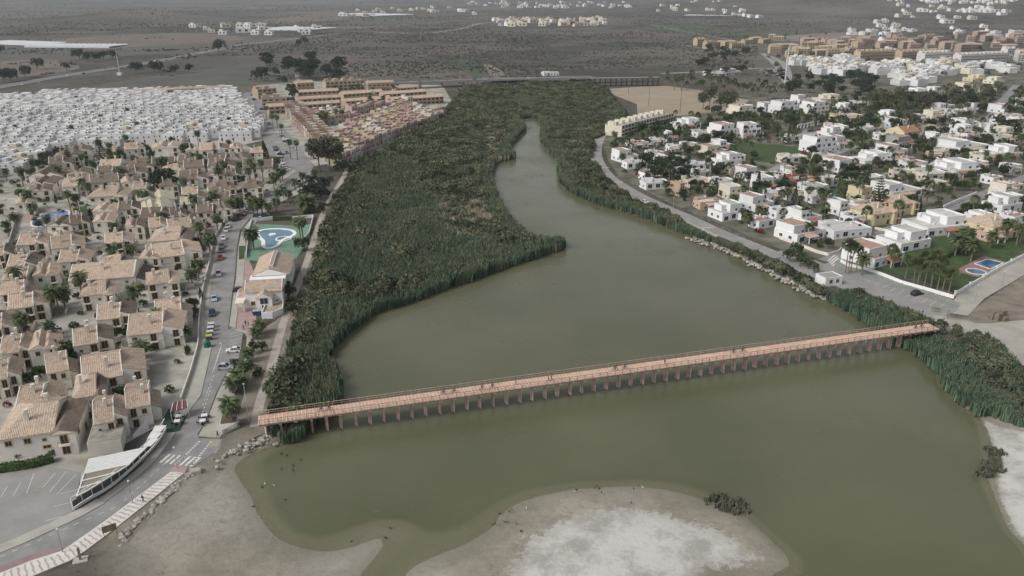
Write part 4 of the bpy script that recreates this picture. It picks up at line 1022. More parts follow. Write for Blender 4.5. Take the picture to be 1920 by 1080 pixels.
def tan_house(kind, w, d, rnd):
    wall, roof, roof2, tr = MB(), MB(), MB(), MB()
    parts = []
    x0, x1 = -w / 2, w / 2
    if kind == 0:            # gabled block with a lower wing on the right, its own roof falling to the right
        xm = x0 + w * .64
        wall.box(x0, xm, 0, d, 0, HE); wall.box(xm + .002, x1, 1.1, d - 1.2, 0, HE - .3)
        gable_x(roof, wall, x0, xm, 0, d, HE, d * .21)
        mono_x(roof2, wall, xm, x1, 1.1, d - 1.2, HE + 1.2, HE - .3)
        cornice(tr, x0, xm, 0, d, HE - .2); cornice(tr, x0, xm, 0, d, 2.65, .12, .06)
        parts += [win(WIN_D, x1 - 1.9, 1.1, 2.75, 0), win(WIN_D, x1 + .001, d * .45, 2.75, math.pi / 2), win(WIN_A, x1 + .001, d * .62, .9, math.pi / 2), balcony(x1, d * .45, 2.75, 2.2, math.pi / 2), win(WIN_D, x1 - 1.9, 1.1, .1, 0), balcony(x1 - 1.9, 1.1, 2.75, 2.0, 0)]
        fx = (x0, xm)
    elif kind == 1:          # hipped left end, long front slope, cross gable at the right
        xk = x0 + d * .42
        xm = x1 - w * .3
        wall.box(x0, xm, 0, d, 0, HE); wall.box(xm + .002, x1, -1.4, d * .8, 0, HE)
        gable_x(roof, wall, xk, xm, 0, d, HE, d * .22, ends=False); hip_left(roof, x0, xk, 0, d, HE, d * .22)
        ym = d / 2; zr = HE + d * .22
        roofslab(roof, [(x0 - .35, -.35, HE - .02), (xk, -.35, HE - .02), (xk, ym, zr + .16)]); roofslab(roof, [(xk, d + .35, HE - .02), (x0 - .35, d + .35, HE - .02), (xk, ym, zr + .16)])
        gable_y(roof2, wall, xm + .002, x1, -1.4, d * .8, HE, w * .3 * .2, xr=.35)
        cornice(tr, x0, xm, 0, d, HE - .25, .14); cornice(tr, xm + .01, x1, -1.4, d * .8, HE - .2)
        parts += [win(WIN_D, (xm + x1) / 2, -1.4, 2.75, 0), win(WIN_D, (xm + x1) / 2, -1.4, .2, 0), win(WIN_A, x1 + .001, 1.2, 3.2, math.pi / 2), win(WIN_D, x1 + .001, d * .5, .1, math.pi / 2), balcony((xm + x1) / 2, -1.4, 2.75, 2.1, 0)]
        fx = (x0, xm)
    elif kind == 2:          # twin bays with ridges running back
        xm = x0 + w * .5
        wall.box(x0, xm, .8, d, 0, HE); wall.box(xm + .002, x1, 0, d - .8, 0, HE)
        gable_y(roof, wall, x0, xm, .8, d, HE, w * .12, xr=.68); gable_y(roof2, wall, xm + .002, x1, 0, d - .8, HE, w * .12, xr=.3)
        cornice(tr, x0, xm, .8, d, HE - .18); cornice(tr, xm + .01, x1, 0, d - .8, HE - .2)
        parts += [win(WIN_D, xm + w * .25, 0, 2.75, 0), win(WIN_D, xm + w * .25, 0, .1, 0), balcony(xm + w * .25, 0, 2.75, 2.4, 0), win(WIN_A, x0 + w * .25, .8, 3.3, 0), win(WIN_D, x1 + .001, d * .4, 2.75, math.pi / 2), win(WIN_A, x1 + .001, d * .65, .9, math.pi / 2)]
        fx = (x0, xm)
    else:                    # plain gabled house, raised gable walls, lean-to porch at the right
        xm = x1 - 2.2
        wall.box(x0, xm, 0, d, 0, HE); wall.box(xm + .002, x1, 1.5, d - 1.5, 0, 2.9)
        gable_x(roof, wall, x0, xm, 0, d, HE, d * .2, yr=.42)
        mono_x(roof2, wall, xm + .002, x1, 1.5, d - 1.5, 4.0, 2.9)
        cornice(tr, x0, xm, 0, d, HE - .2); cornice(tr, x0, xm, 0, d, 2.6, .1, .05)
        parts += [win(WIN_D, x1 + .001, d * .5, .1, math.pi / 2), win(WIN_A, xm + .001, d * .5, 3.6, math.pi / 2)]
        fx = (x0, xm)
    n = max(2, int((fx[1] - fx[0]) / 3.2))
    yb = {2: .8}.get(kind, 0)
    for i in range(n):
        xx = fx[0] + (fx[1] - fx[0]) * (i + .5) / n + rnd.uniform(-.4, .4)
        r_ = rnd.random()
        if kind == 2 and i == 0: continue
        if kind == 2: break
        parts.append(win(WIN_A if r_ < .6 else WIN_S if r_ < .85 else WIN_D, xx, yb, 3.2 if r_ < .85 else 2.75, 0))
        if r_ > .7: parts.append(win(WIN_A if r_ < .7 else WIN_D, xx + .2, yb, .9 if r_ < .7 else .1, 0))
        if r_ >= .85: parts.append(balcony(xx, yb, 2.75, 2.0, 0))
    parts.append(win(WIN_A, x0 - .001, d * .5, 3.2, -math.pi / 2))
    parts.append(('chimney', CHIM, (fx[0] + (fx[1] - fx[0]) * rnd.uniform(.25, .75), d * rnd.uniform(.2, .35), HE + d * .12 + .9), 0))
    if rnd.random() < .6: parts.append(('chimney', CHIM, (fx[0] + (fx[1] - fx[0]) * rnd.uniform(.3, .9), d * .7, HE + d * .1 + .9), 0))
    return [('wall', wall.build('wall', CREAMW)), ('roof', roof.build('roof', T_TAN)), ('wing_roof', roof2.build('wing_roof', T_TAN)), ('cornice', tr.build('cornice', OCHRE))] + parts
_hr = random.Random(5)
TANH = {}
for kd in range(4):
    for w_ in (8.5, 11.0, 14.0, 18.0):
        TANH[(kd, w_)] = [tan_house(kd, w_, {8.5: 10.5, 11.0: 12.5, 14.0: 13.5, 18.0: 15.0}[w_], _hr) for _ in range(1)]
# front eave of every house in the village: left x, y, right x, y, kind, roof
EA = [(0,823,137,803,1,0),(30,767,100,758,0,0),(180,795,232,785,0,0),(238,765,296,756,3,0),(147,745,187,738,1,0),(158,718,268,694,0,0),(0,664,55,657,0,0),(56,660,110,650,2,0),(140,650,208,637,0,0),(-18,714,30,706,0,0),
      (242,627,337,620,0,0),(293,590,355,582,3,0),(183,600,248,592,0,0),(153,555,213,548,1,0),(17,580,87,570,0,0),(0,553,60,545,3,0),(133,527,263,517,3,0),(278,533,333,527,1,0),(268,483,293,488,2,0),(294,488,372,470,0,0),
      (182,503,238,498,1,0),(110,492,163,488,0,0),(7,525,63,520,3,0),(64,522,108,513,2,0),(15,500,63,498,0,0),(35,458,82,458,0,0),(98,467,155,460,0,0),(198,457,247,452,0,0),(290,447,348,453,1,0),(318,430,370,424,3,0),
      (175,418,213,415,2,0),(88,425,132,423,2,1),(133,423,165,417,0,1),(263,410,320,407,0,1),(321,407,350,404,0,1),(174,398,217,396,2,0),(369,399,409,396,3,1),(410,395,430,392,2,1),(227,391,254,394,0,1),(271,396,320,389,2,2),(261,381,324,372,2,2),
      (339,384,381,381,3,2),(342,365,381,362,3,0),(402,375,441,372,3,1),(396,357,440,352,1,1),(455,352,491,350,1,1),(457,316,516,314,3,1),(470,286,500,286,1,0),(55,360,95,356,2,1),(56,347,99,345,2,1),(62,329,107,332,2,1),(120,349,156,350,0,0),
      (125,327,165,324,2,1),(126,340,160,338,3,1),(177,347,225,336,3,1),(190,311,230,312,3,0),(185,324,220,320,3,1),(174,366,229,370,1,0),(125,286,169,281,2,1),(110,299,149,291,2,1),(205,285,225,284,0,0),(236,281,271,278,0,0),(286,279,340,276,2,0),
      (350,283,376,281,2,0),(377,282,430,279,0,0),(431,278,452,277,2,0),(240,313,285,313,1,1),(286,310,334,307,3,1),(334,306,386,304,3,1),(390,300,430,299,3,1),(309,321,345,318,1,0),(346,315,390,312,3,1),(391,312,436,311,0,1),(337,337,388,335,0,1),
      (389,329,420,329,2,1),(220,329,274,324,0,1),(250,356,279,356,3,0),(430,300,470,297,2,1),(425,330,452,328,0,1),(300,350,332,347,1,1),(230,345,262,340,2,0),(95,310,130,304,0,1),(30,385,62,380,2,0),(280,427,312,424,0,0),(236,428,268,425,2,0),(355,428,376,420,2,0),
      (-20,620,12,614,0,0),(95,700,136,690,3,0),(-10,480,14,476,0,0),(100,455,135,450,2,0)]
HOUSES = []      # footprints, kept clear of trees
for i, (xa, ya, xb, yb, kd, rf) in enumerate(EA):
    a, b = G(xa, ya, LAND + HE), G(xb, yb, LAND + HE)
    w = (b - a).length
    rz = max(R(13), min(R(26), math.atan2(b.y - a.y, b.x - a.x)))
    if i % 7 == 3 and kd != 2: rz += R(4)
    wk = min((8.5, 11.0, 14.0, 18.0), key=lambda q: abs(q - w))
    sx = max(.72, min(1.3, w / wk)); c = (a + b) / 2
    main = .64 if kd == 0 else 1.0
    sw = None if rf == 0 and i % 4 else {'roof': (T_TAN, T_DARK, T_PALE)[rf], 'wing_roof': (T_DARK, T_DARK, T_PALE)[rf]}
    o = place(TANH[(kd, wk)][0], 'village_house', (c.x, c.y, LAND), rz, (sx * 1.08, 1.2, 1), sw)
    look = ['pale house with tan tiled gable roof and side wing', 'pale house with hipped tan roof and cross gable', 'pale house with twin gables and balcony', 'plain gabled pale house with tan tiles'][kd]
    if rf == 1: look = look.replace('tan tiled', 'dark tiled').replace('tan roof', 'dark roof').replace('tan tiles', 'dark tiles').replace('twin gables', 'dark twin gables')
    if rf == 2: look = look.replace('twin gables', 'cream twin gables').replace('tan tiles', 'cream tiles')
    tag(o, look, 'house', 'tiled village houses left of the lagoon')
    HOUSES.append((c.x - math.sin(rz) * 6, c.y + math.cos(rz) * 6, max(w * .5, 7)))

# ------------------------------------------------------------------ flat roofed villas
def villa(w, d, st, rnd, wallm, roofm):
    """stacked cubes with parapets, stepped back upper floor, terrace"""
    wall, rf, parts = MB(), MB(), []
    def cube(x0, x1, y0, y1, z0, z1, rm=0):
        wall.box(x0, x1, y0, y1, z0, z1); t = .25; h = .55
        for q in ((x0 - .02, x1 + .02, y0 - .02, y0 + t), (x0 - .02, x1 + .02, y1 - t, y1 + .02), (x0 - .02, x0 + t, y0 + t, y1 - t), (x1 - t, x1 + .02, y0 + t, y1 - t)): wall.box(*q, z1 - .02, z1 + h)
        rf.box(x0 + t, x1 - t, y0 + t, y1 - t, z1, z1 + .06)
    x0, x1 = -w / 2, w / 2
    if st == 1:
        cube(x0, x1, 0, d * .75, 0, 3.1); cube(x0 + w * .15, x0 + w * .6, d * .75 + .003, d, 0, 3.5)
        top = (x0, x1, 0, 3.1)
    elif st == 2:
        q = rnd.choice([.45, .55, .62]); s_ = rnd.choice([0, 1])
        cube(x0, x1, 0, d, 0, 3.1)
        u0, u1 = (x0 + .2, x0 + w * q) if s_ else (x1 - w * q, x1 - .2)
        cube(u0, u1, d * rnd.choice([.03, .2]), d - .2, 3.12, 6.1)
        v0, v1 = (u1 + .003, min(x1, u1 + w * .22)) if s_ else (max(x0, u0 - w * .22), u0 - .003)
        cube(v0, v1, d * .45, d - .6, 3.12, 5.3)
        for xx in (u0 + (u1 - u0) * .28, u0 + (u1 - u0) * .72): parts.append(win(WIN_V, xx, d * .03 - .01 if False else (d * .03 if abs(d * .03) else 0), 4.0, 0))
        top = (u0, u1, 0, 6.1)
    else:
        cube(x0, x1, 0, d, 0, 3.0); cube(x0, x1 - w * .12, .9, d, 3.02, 6.0); cube(x0 + w * .1, x1 - w * .25, 1.8, d, 6.02, 8.9)
        for z, y, n in ((3.8, .9, 4), (6.8, 1.8, 3)):
            for k in range(n): parts.append(win(WIN_V if k % 2 else WIN_W, x0 + w * .15 + (w * .62) * k / max(1, n - 1), y, z - .3 * (1 - k % 2), 0))
        top = (x0, x1, 0, 9)
    n = max(2, int(w / 3.6))
    for k in range(n): parts.append(win(WIN_W if rnd.random() < .4 else WIN_V, x0 + w * (k + .5) / n, 0, .3 if rnd.random() < .4 else .95, 0))
    for k in range(2): parts.append(win(WIN_V, x1 + .001, d * (.3 + .4 * k), 1.0, math.pi / 2)); parts.append(win(WIN_V, x0 - .001, d * (.3 + .4 * k), 1.0, -math.pi / 2))
    if rnd.random() < .6:
        p = MB(); px0 = x0 + w * rnd.uniform(.05, .5); pw = w * .35
        for xx in (px0, px0 + pw - .25): p.box(xx, xx + .25, -2.6, -2.35, 0, 2.5)
        pr = MB(); roofslab(pr, [(px0 - .2, -2.8, 2.5), (px0 + pw + .2, -2.8, 2.5), (px0 + pw + .2, -.01, 3.05), (px0 - .2, -.01, 3.05)])
        parts.append(('porch', p.build('porch', wallm), None, 0, [('porch_roof', pr.build('porch_roof', T_RED if rnd.random() < .6 else T_TAN))]))
    for k in range(3):
        bx_ = MB(); bx_.box(-.5, .5, -.35, .35, 0, .8); parts.append(('roof_unit', bx_.build('roof_unit', rnd.choice([STEELP, wallm, SOLAR])), (x0 + w * rnd.uniform(.1, .9), d * rnd.uniform(.3, .7), 3.1 if st == 1 else 3.14 if st == 2 else 8.95), rnd.uniform(0, .3)))
    ch = MB(); ch.lathe([(.32, 0), (.32, 1.1), (.42, 1.15), (.42, 1.25), (.0, 1.5)], 8)
    parts.append(('chimney', ch.build('chimney', wallm), (x0 + w * rnd.uniform(.2, .8), d * .8, 3.1 if st == 1 else top[3] if False else 3.1 + (st - 1) * 2.0), 0))
    return [('wall', wall.build('wall', wallm)), ('flat_roof', rf.build('flat_roof', roofm))] + parts
_vr = random.Random(9)
V_CR = M('villa_cream', (0.62, 0.58, 0.48), 0.88, 0.05, 0.2, rnd=.05); V_YE = M('villa_yellow', (0.60, 0.53, 0.36), 0.88, 0.05, 0.2); V_TA = M('villa_tan', (0.42, 0.31, 0.21), 0.88, .06, .2)
V_PE = M('villa_peach', (0.52, 0.37, 0.27), 0.88, .06, .2); V_RE = M('villa_red', (0.30, 0.12, 0.085), 0.88, .06, .2); V_GR = M('villa_grey', (0.33, 0.325, 0.315), 0.9, .06, .2)
VMAT = dict(w=(VW, 'white'), c=(V_CR, 'cream'), y=(V_YE, 'pale yellow'), t=(V_TA, 'tan'), p=(V_PE, 'peach'), r=(V_RE, 'brick red'), g=(V_GR, 'grey'))
VT = {}
for st in (1, 2, 3):
    for w_ in (10., 14., 20.):
        VT[(st, w_)] = [villa(w_, w_ * .62 + 1.5, st, _vr, VW, rm) for rm in (ROOFG, TERR, M('roof_pale_screed', (.5, .49, .465), .9, .15, .5, rnd=.1))]
VIL = [(1375,413,52,2,'w'),(1433,395,50,2,'w'),(1388,375,48,2,'c'),(1360,352,44,1,'w'),(1419,338,46,2,'w'),(1447,357,46,2,'w'),(1372,312,46,2,'w'),(1347,294,46,2,'c'),(1314,320,42,1,'w'),(1312,350,46,1,'c'),(1284,368,24,2,'t'),(1333,392,46,1,'p'),(1283,308,24,1,'w'),
       (1437,428,42,1,'w'),(1475,411,46,1,'w'),(1520,422,52,2,'w'),(1520,451,76,2,'w'),(1598,446,84,1,'w'),(1590,403,46,2,'w'),(1636,378,48,2,'y'),(1778,440,98,2,'w'),(1716,469,80,2,'w'),(1666,497,88,2,'w'),(1842,432,50,2,'w'),(1896,398,56,2,'w'),(1496,374,48,1,'w'),(1543,381,48,1,'w'),
       (1700,371,78,2,'w'),(1601,322,66,2,'w'),(1646,312,62,2,'w'),(1552,286,62,3,'w'),(1584,276,38,2,'w'),(1492,306,50,1,'c'),(1510,347,48,1,'r'),(1686,293,50,2,'w'),(1805,331,86,2,'w'),(1827,285,88,2,'w'),(1706,308,30,1,'t'),(1893,298,58,2,'w'),(1904,322,34,1,'w'),(1908,360,36,1,'c'),(1764,338,72,1,'c'),
       (1833,242,56,2,'w'),(1894,212,42,2,'w'),(1908,240,40,2,'w'),(1890,268,64,1,'c'),(1707,276,56,2,'g'),(1722,181,46,2,'w'),(1756,177,30,2,'w'),(1820,168,32,2,'c'),(1836,153,32,2,'y'),(1872,157,30,2,'c'),(1860,174,28,1,'w'),(1801,178,26,1,'w'),(1483,213,50,3,'w'),(1542,214,50,3,'w'),(1558,193,44,2,'c'),(1588,210,28,2,'w'),(1510,193,32,2,'w'),(1613,200,34,1,'w'),(1598,226,56,1,'y'),
       (1370,260,50,3,'w'),(1412,259,44,3,'w'),(1405,222,52,3,'c'),(1446,208,30,2,'w'),(1292,242,48,2,'w'),(1324,257,40,1,'w'),(1201,278,38,1,'w'),(1234,272,26,1,'w'),(1261,265,26,2,'w'),(1232,297,32,1,'w'),(1268,285,30,1,'w'),(1296,280,30,1,'w'),(1400,412,30,1,'w'),(1660,262,30,1,'w'),(1745,246,40,1,'t'),(1870,345,30,1,'w'),(1455,375,34,1,'w'),
       (1470,340,30,1,'w'),(1560,350,30,1,'w'),(1765,300,36,1,'p'),(1855,302,40,1,'c'),(1320,334,28,1,'w'),(1640,345,44,1,'w'),(1700,334,40,1,'c'),(1912,420,40,1,'w'),(1870,452,50,1,'p'),(1350,142,44,1,'w'),(1378,140,34,2,'w'),(1034,142,30,1,'w')]
_GRV = GL([(1145,300),(1160,275),(1280,262),(1480,262),(1640,225),(1925,185),(1925,425),(1800,440),(1700,450),(1620,480),(1560,468),(1470,455),(1380,420),(1260,370),(1170,325)])
_ex, _ey = scatter_in(_GRV, 15.5, .35, 91); _tk = [(G(v[0], v[1]).x, G(v[0], v[1]).y, v[2] / ppm(v[0], v[1])) for v in VIL]
_keep = [GL(p) for p in (px_r, [(1548,490),(1590,473),(1650,440),(1700,418),(1760,398),(1830,370),(1930,330)], [(1430,330),(1480,305),(1545,296),(1600,276),(1680,262),(1790,236),(1850,222)], [(1846,236),(1880,190),(1906,160)])]
_law = [GL(p) for p in ([(1370,268),(1440,270),(1510,280),(1500,300),(1440,305),(1400,296)], [(1520,330),(1600,336),(1640,352),(1600,374),(1540,362)], [(1620,498),(1700,455),(1800,440),(1925,430),(1925,465),(1800,545)])]
for x, y in zip(_ex, _ey):
    a_, b_ = np.array([x]), np.array([y])
    if any(dist_poly(r_, a_, b_, False)[0] < 9 for r_ in _keep) or any(inside(r_, a_, b_)[0] for r_ in _law): continue
    if all((x - q[0]) ** 2 + (y - q[1]) ** 2 > (q[2] * .55 + 7.5) ** 2 for q in _tk):
        px, py = P((x, y, LAND)); w_ = _vr.uniform(10, 14); _tk.append((x, y, w_)); VIL.append((px, py, w_ * ppm(px, py), _vr.choice([1, 1, 2]), _vr.choice('wwwwwc')))
for i, (cx, by_, wp, st, c) in enumerate(VIL):
    g = G(cx, by_); w = wp / ppm(cx, by_)
    wk = min((10., 14., 20.), key=lambda q: abs(q - w)); s_ = max(.65, min(1.35, w / wk))
    rz = R(24) + R(8) * math.sin(i * 2.1) - (math.pi / 2 if i % 3 == 7 else 0)
    mat, cn = VMAT[c]
    sw = None if c == 'w' else {'wall': mat}
    o = place(VT[(st, wk)][i % 3], 'villa', g, rz, (s_, s_ if s_ > 1 else 1, 1), sw)
    sto = ['single storey', 'two storey', 'three storey'][st - 1]
    tag(o, f'{cn} {sto} villa with flat roof', 'villa', 'flat roofed villas right of the lagoon')
    HOUSES.append((g.x - math.sin(rz) * w * .3, g.y + math.cos(rz) * w * .3, w * .55))
# tiled villas on the right bank
for (cx, by_, wp, rf) in ((1660,421,60,0),(1700,403,46,0),(1880,446,60,0),(1710,262,46,3)):
    g = G(cx, by_); w = wp / ppm(cx, by_); wk = min((8.5, 11.0, 14.0, 18.0), key=lambda q: abs(q - w))
    o = place(TANH[(1 if rf == 0 else 3, wk)][0], 'tiled_villa', g, R(24), (w / wk, 1, 1), {'wall': V_YE, 'roof': T_TAN if rf == 0 else T_RED, 'wing_roof': T_TAN if rf == 0 else T_RED})
    tag(o, 'yellow villa with %s tiled roof' % ('tan' if rf == 0 else 'red'), 'villa'); HOUSES.append((g.x, g.y + 4, w * .5))

# ------------------------------------------------------------------ dense white quarter on the left, rows of attached houses
def row_unit(w, d, h, kind, wm, tower=True):
    wall, parts, dk = MB(), [], MB()
    wall.box(-w / 2, w / 2, 0, d, 0, h)
    t = .2
    for q in ((-w / 2 - .01, w / 2 + .01, -.02, t), (-w / 2 - .01, w / 2 + .01, d - t, d + .02), (-w / 2 - .01, -w / 2 + t, t, d - t), (w / 2 - t, w / 2 + .01, t, d - t)): wall.box(*q, h - .02, h + .7)
    rfm = MB(); rfm.box(-w / 2 + t, w / 2 - t, t, d - t, h, h + .05)
    parts.append(('terrace_floor', rfm.build('terrace_floor', M('terrace_pale', (.52, .51, .49), .9, .15, .1, rnd=.2) if kind != 1 else TERR)))
    st = MB(); st.box(-w / 2 + .1, -w / 2 + w * (.45 if tower else .9), d * (.5 if tower else .3), d - .1, h + .04, h + (1.9 if tower else .5))
    if not tower: st.box(w * .1, w * .42, d * .62, d - .6, h + .5, h + 1.9); st.box(-w / 2 + .3, w / 2 - .3, d * .28, d * .29, h, h + 1.0)
    dk.box(w * .18, w * .3, d * .615, d * .63, h + .5, h + 1.5); parts.append(('dark_opening', dk.build('dark_opening', SHUT)))
    if kind == 2: st.lathe([(w * .2, 0), (w * .2, .3), (w * .17, .9), (w * .1, 1.3), (.0, 1.5)], 9, (-w / 2 + w * .28, d * .72, h + 1.8))
    parts.append(('stair_tower', st.build('stair_tower', wm)))
    parts.append(('door', WIN_D[1], (-w * .2, -.01, .1))); parts.append(('window', WIN_A[1], (w * .22, -.01, h - 2.0))); parts.append(('window', WIN_A[1], (-w * .22, -.01, h - 2.0)))
    parts.append(('window', WIN_V[1], (w / 2 + .01, d * .4, h - 2.0), math.pi / 2))
    return [('wall', wall.build('wall', wm))] + parts
ROWW = M('row_house_white', (0.50, 0.51, 0.525), .9, 0, .05, rnd=.12, col2=(0.68, 0.675, 0.655), detail=8)
ROWU = [row_unit(9, 13, 5.6, k, ROWW, k != 1) for k in range(3)] + [row_unit(9, 13, 5.0, 0, ROWW, False), row_unit(9, 12, 5.7, 1, V_CR)]
WQ = GL([(-40,188),(232,176),(436,172),(470,215),(496,262),(452,266),(300,268),(232,275),(150,284),(100,292),(40,322),(-40,352)])
cand = []
rr = random.Random(21)
ROT = R(6); ca, sa = math.cos(ROT), math.sin(ROT)
for j in range(-60, 60):
    for i in range(-80, 80):
        u, v = i * 7.0 + (j % 3) * 3, j * 14.4
        x, y = -330 + u * ca - v * sa, 590 + u * sa + v * ca
        x += rr.uniform(-.2, .2); y += (2.5 if (i // 11 + j) % 3 == 0 else 0)
        if (i + 3 * j) % 17 == 0: continue
        cand.append((x, y))
cx_, cy_ = np.array([c[0] for c in cand]), np.array([c[1] for c in cand])
ins = inside(WQ, cx_, cy_)
cand = [c for c, k in zip(cand, ins) if k and -70 < P((c[0], c[1], 4))[0] < 1990]
cand.sort(key=lambda c: c[1])
STUFFMB = MB()
for n_, (x, y) in enumerate(cand):
    kd = rr.choice([0, 1, 3, 3, 3, 3, 4 if x > -300 and y < 560 else 3, 2 if y < 480 else 3])
    if n_ < 290:
        o = place(ROWU[kd], 'row_house', (x, y, LAND), ROT, (.775, .8, (.85, .92, 1.0, 1.08)[int(x // 40 + y // 18) % 4] + rr.uniform(-.02, .02)))
        tag(o, ['white flat roofed row house', 'white row house with terracotta terrace', 'white domed row house', 'low white row house', 'cream row house'][kd], 'house', 'attached houses of the white quarter')
        HOUSES.append((x, y + 4, 6))
    else:
        h = (4.9, 5.4, 6.0, 6.5)[int(x // 40 + y // 18) % 4] + rr.uniform(-.1, .1); rot = Matrix.Rotation(ROT, 3, 'Z')
        b = MB(); b.box(-4.5, 4.5, 0, 13, 0, h); b.box(-4.5, 4.5, 0, .2, h, h + .6)
        if rr.random() < .6: b.box(-4.3, 4.3 if rr.random() < .4 else -1.0, 5.5, 12.8, h, h + rr.uniform(.6, 2.1))
        else: b.box(-4.5, -4.3, .2, 12.8, h, h + .7); b.box(-4.5, 4.5, 12.8, 13, h, h + .7)
        b.box(.9, 2.1, -.06, .0, h - 2.2, h - 1, 1); b.box(-2.0, -.8, -.06, .0, h - 2.2, h - 1, 1); b.box(-3.3, 3.3, .3, 4.3, h, h + .05, 2 if rr.random() < .3 else 0)
        if rr.random() < .5: b.box(-3.9, -1.2, .6, 4.6, h + 2.0, h + 2.15, 2); b.box(-3.8, -3.6, .7, .9, h, h + 2.0); b.box(-1.5, -1.3, .7, .9, h, h + 2.0)
        for f, m_ in zip(b.f, b.m): STUFFMB.face([rot @ Vector((b.v[k][0] * .775, b.v[k][1] * .8, b.v[k][2] * .9)) + Vector((x, y, LAND)) for k in f], m_)
if STUFFMB.f:
    o = add('white_rows', STUFFMB.build('white_rows', ROWW, SHUT, TERR)); stuff(o); tag(o, 'far rows of the dense white quarter near the brown fields', 'houses', full=True)

# ------------------------------------------------------------------ tan flats and pink and yellow terraces beyond the junction
def terrace_unit(w, d, h, wm, perg):
    wall, parts = MB(), []
    wall.box(-w / 2, w / 2, 0, d, 0, h); wall.box(-w / 2 - .01, -w / 2 + .25, -.3, d + .3, 0, h + 1.4)
    wall.box(-w / 2 + .25, w / 2, -.02, .2, h - .02, h + .8); wall.box(-w / 2 + .25, -w / 2 + w * .5, d * .55, d - .05, h - .02, h + 2.3)
    fl = MB(); fl.box(-w / 2 + .26, w / 2 - .01, .2, d - .1, h, h + .05); parts.append(('terrace_floor', fl.build('terrace_floor', TERR)))
    pg = MB()
    for k in range(6): pg.box(-w / 2 + .5, w / 2 - .9, .4 + k * d * .085, .52 + k * d * .085, h + 2.1, h + 2.25)
    for xx in (-w / 2 + .3, w / 2 - .25): pg.box(xx, xx + .14, .4, .54, h, h + 2.1); pg.box(xx, xx + .14, .4, .4 + 5 * d * .085, h + 2.0, h + 2.1)
    if perg: parts.append(('pergola', pg.build('pergola', WOOD)))
    parts += [('window', WIN_V[1], (-w * .18, -.01, h - 2.0)), ('window', WIN_V[1], (w * .25, -.01, h - 2.0)), ('door', WIN_D[1], (w * .2, -.01, .1)), ('window', WIN_A[1], (w / 2 + .01, d * .4, h - 2.0), math.pi / 2)]
    return [('wall', wall.build('wall', wm))] + parts
T_PK = M('terrace_pink', (0.40, 0.295, 0.28), 0.88, .08, .2, rnd=.08); T_YL = M('terrace_yellow', (0.44, 0.38, 0.26), 0.88, .08, .2, rnd=.08); T_OR = M('flats_tan', (0.40, 0.315, 0.235), .88, .06, .15, rnd=.08)
TU = [terrace_unit(6, 8, 6.0, T_PK, True), terrace_unit(6, 8, 6.0, T_YL, True), terrace_unit(6, 8, 5.6, T_PK, False), terrace_unit(6, 8, 6.2, M('terrace_cream', (0.56, 0.52, 0.45), .88, .06, .2), True)]
def row_along(p, q, wunit, z=LAND):
    a, b = G(*p), G(*q); L = (b - a).length; n = max(1, int(L / wunit)); d = (b - a).normalized()
    return [(a + d * wunit * (k + .5), math.atan2(d.y, d.x)) for k in range(n)]
ri = 0
for p, q in (((640,300),(838,222)), ((632,286),(812,218)), ((640,272),(800,210)), ((655,255),(780,205)), ((572,228),(648,218)), ((660,216),(780,198)),
             ((610,302),(528,206)), ((622,290),(545,206)), ((600,236),(690,226)), ((640,312),(700,286))):
    pts_ = row_along(p, q, 6.1)
    if q[0] < p[0]: pts_ = [(c_, a_ + math.pi) for c_, a_ in pts_]
    for c_, a_ in pts_:
        kd = [0, 2, 1, 3, 2, 1, 3, 0, 2, 1, 0, 3, 2][ri * 5 % 13]; ri += 1; c_ = c_ + Vector((0, (ri * 7 % 5 - 2) * .5, 0))
        o = place(TU[kd], 'terrace_house', c_, a_ + R((ri * 11 % 7 - 3) * .8), (1, 1, .86 + .04 * (ri * 3 % 7))); HOUSES.append((c_.x, c_.y + 4, 6))
        tag(o, ['pink terraced house with brown pergola', 'yellow terraced house with brown pergola', 'pink terraced house with open roof', 'cream terraced house with brown pergola'][kd], 'house', 'pink and yellow terraced houses')
def flats(w, d, h, wm, st, tiles):
    wall, parts, rf = MB(), [], MB()
    wall.box(-w / 2, w / 2, 0, d, 0, h)
    if tiles: gable_x(rf, wall, -w / 2, w / 2, 0, d, h, d * .14, yr=.5)
    else:
        rf.box(-w / 2 + .3, w / 2 - .3, .3, d - .3, h, h + .05)
        for q in ((-w / 2, w / 2, -.02, .3), (-w / 2, w / 2, d - .3, d + .02)): wall.box(*q, h - .01, h + .8)
        for k in range(int(w / 8)): wall.box(-w / 2 + k * 8 + 1, -w / 2 + k * 8 + 4, d * .4, d * .9, h, h + 2.4)
    for s_ in range(st):
        z = s_ * h / st; n = max(2, int(w / 4))
        b = MB(); b.box(-w / 2 + .3, w / 2 - .3, -1.1, 0, z + .02, z + .2); b.box(-w / 2 + .3, w / 2 - .3, -1.1, -1.0, z + .2, z + 1.0)
        parts.append(('balcony', b.build('balcony', wm)))
        for k in range(n): parts.append(('window', WIN_W[1], (-w / 2 + w * (k + .5) / n, -.01, z + .4)))
    for k in range(max(2, int(w / 6))): wall.box(-w / 2 + k * 6 + .5, -w / 2 + k * 6 + 1.0, d * .5, d * .5 + .5, h, h + d * .14 + 1.4)
    return [('wall', wall.build('wall', wm)), ('roof', rf.build('roof', T_TAN if tiles else ROOFG))] + parts
FL = {}
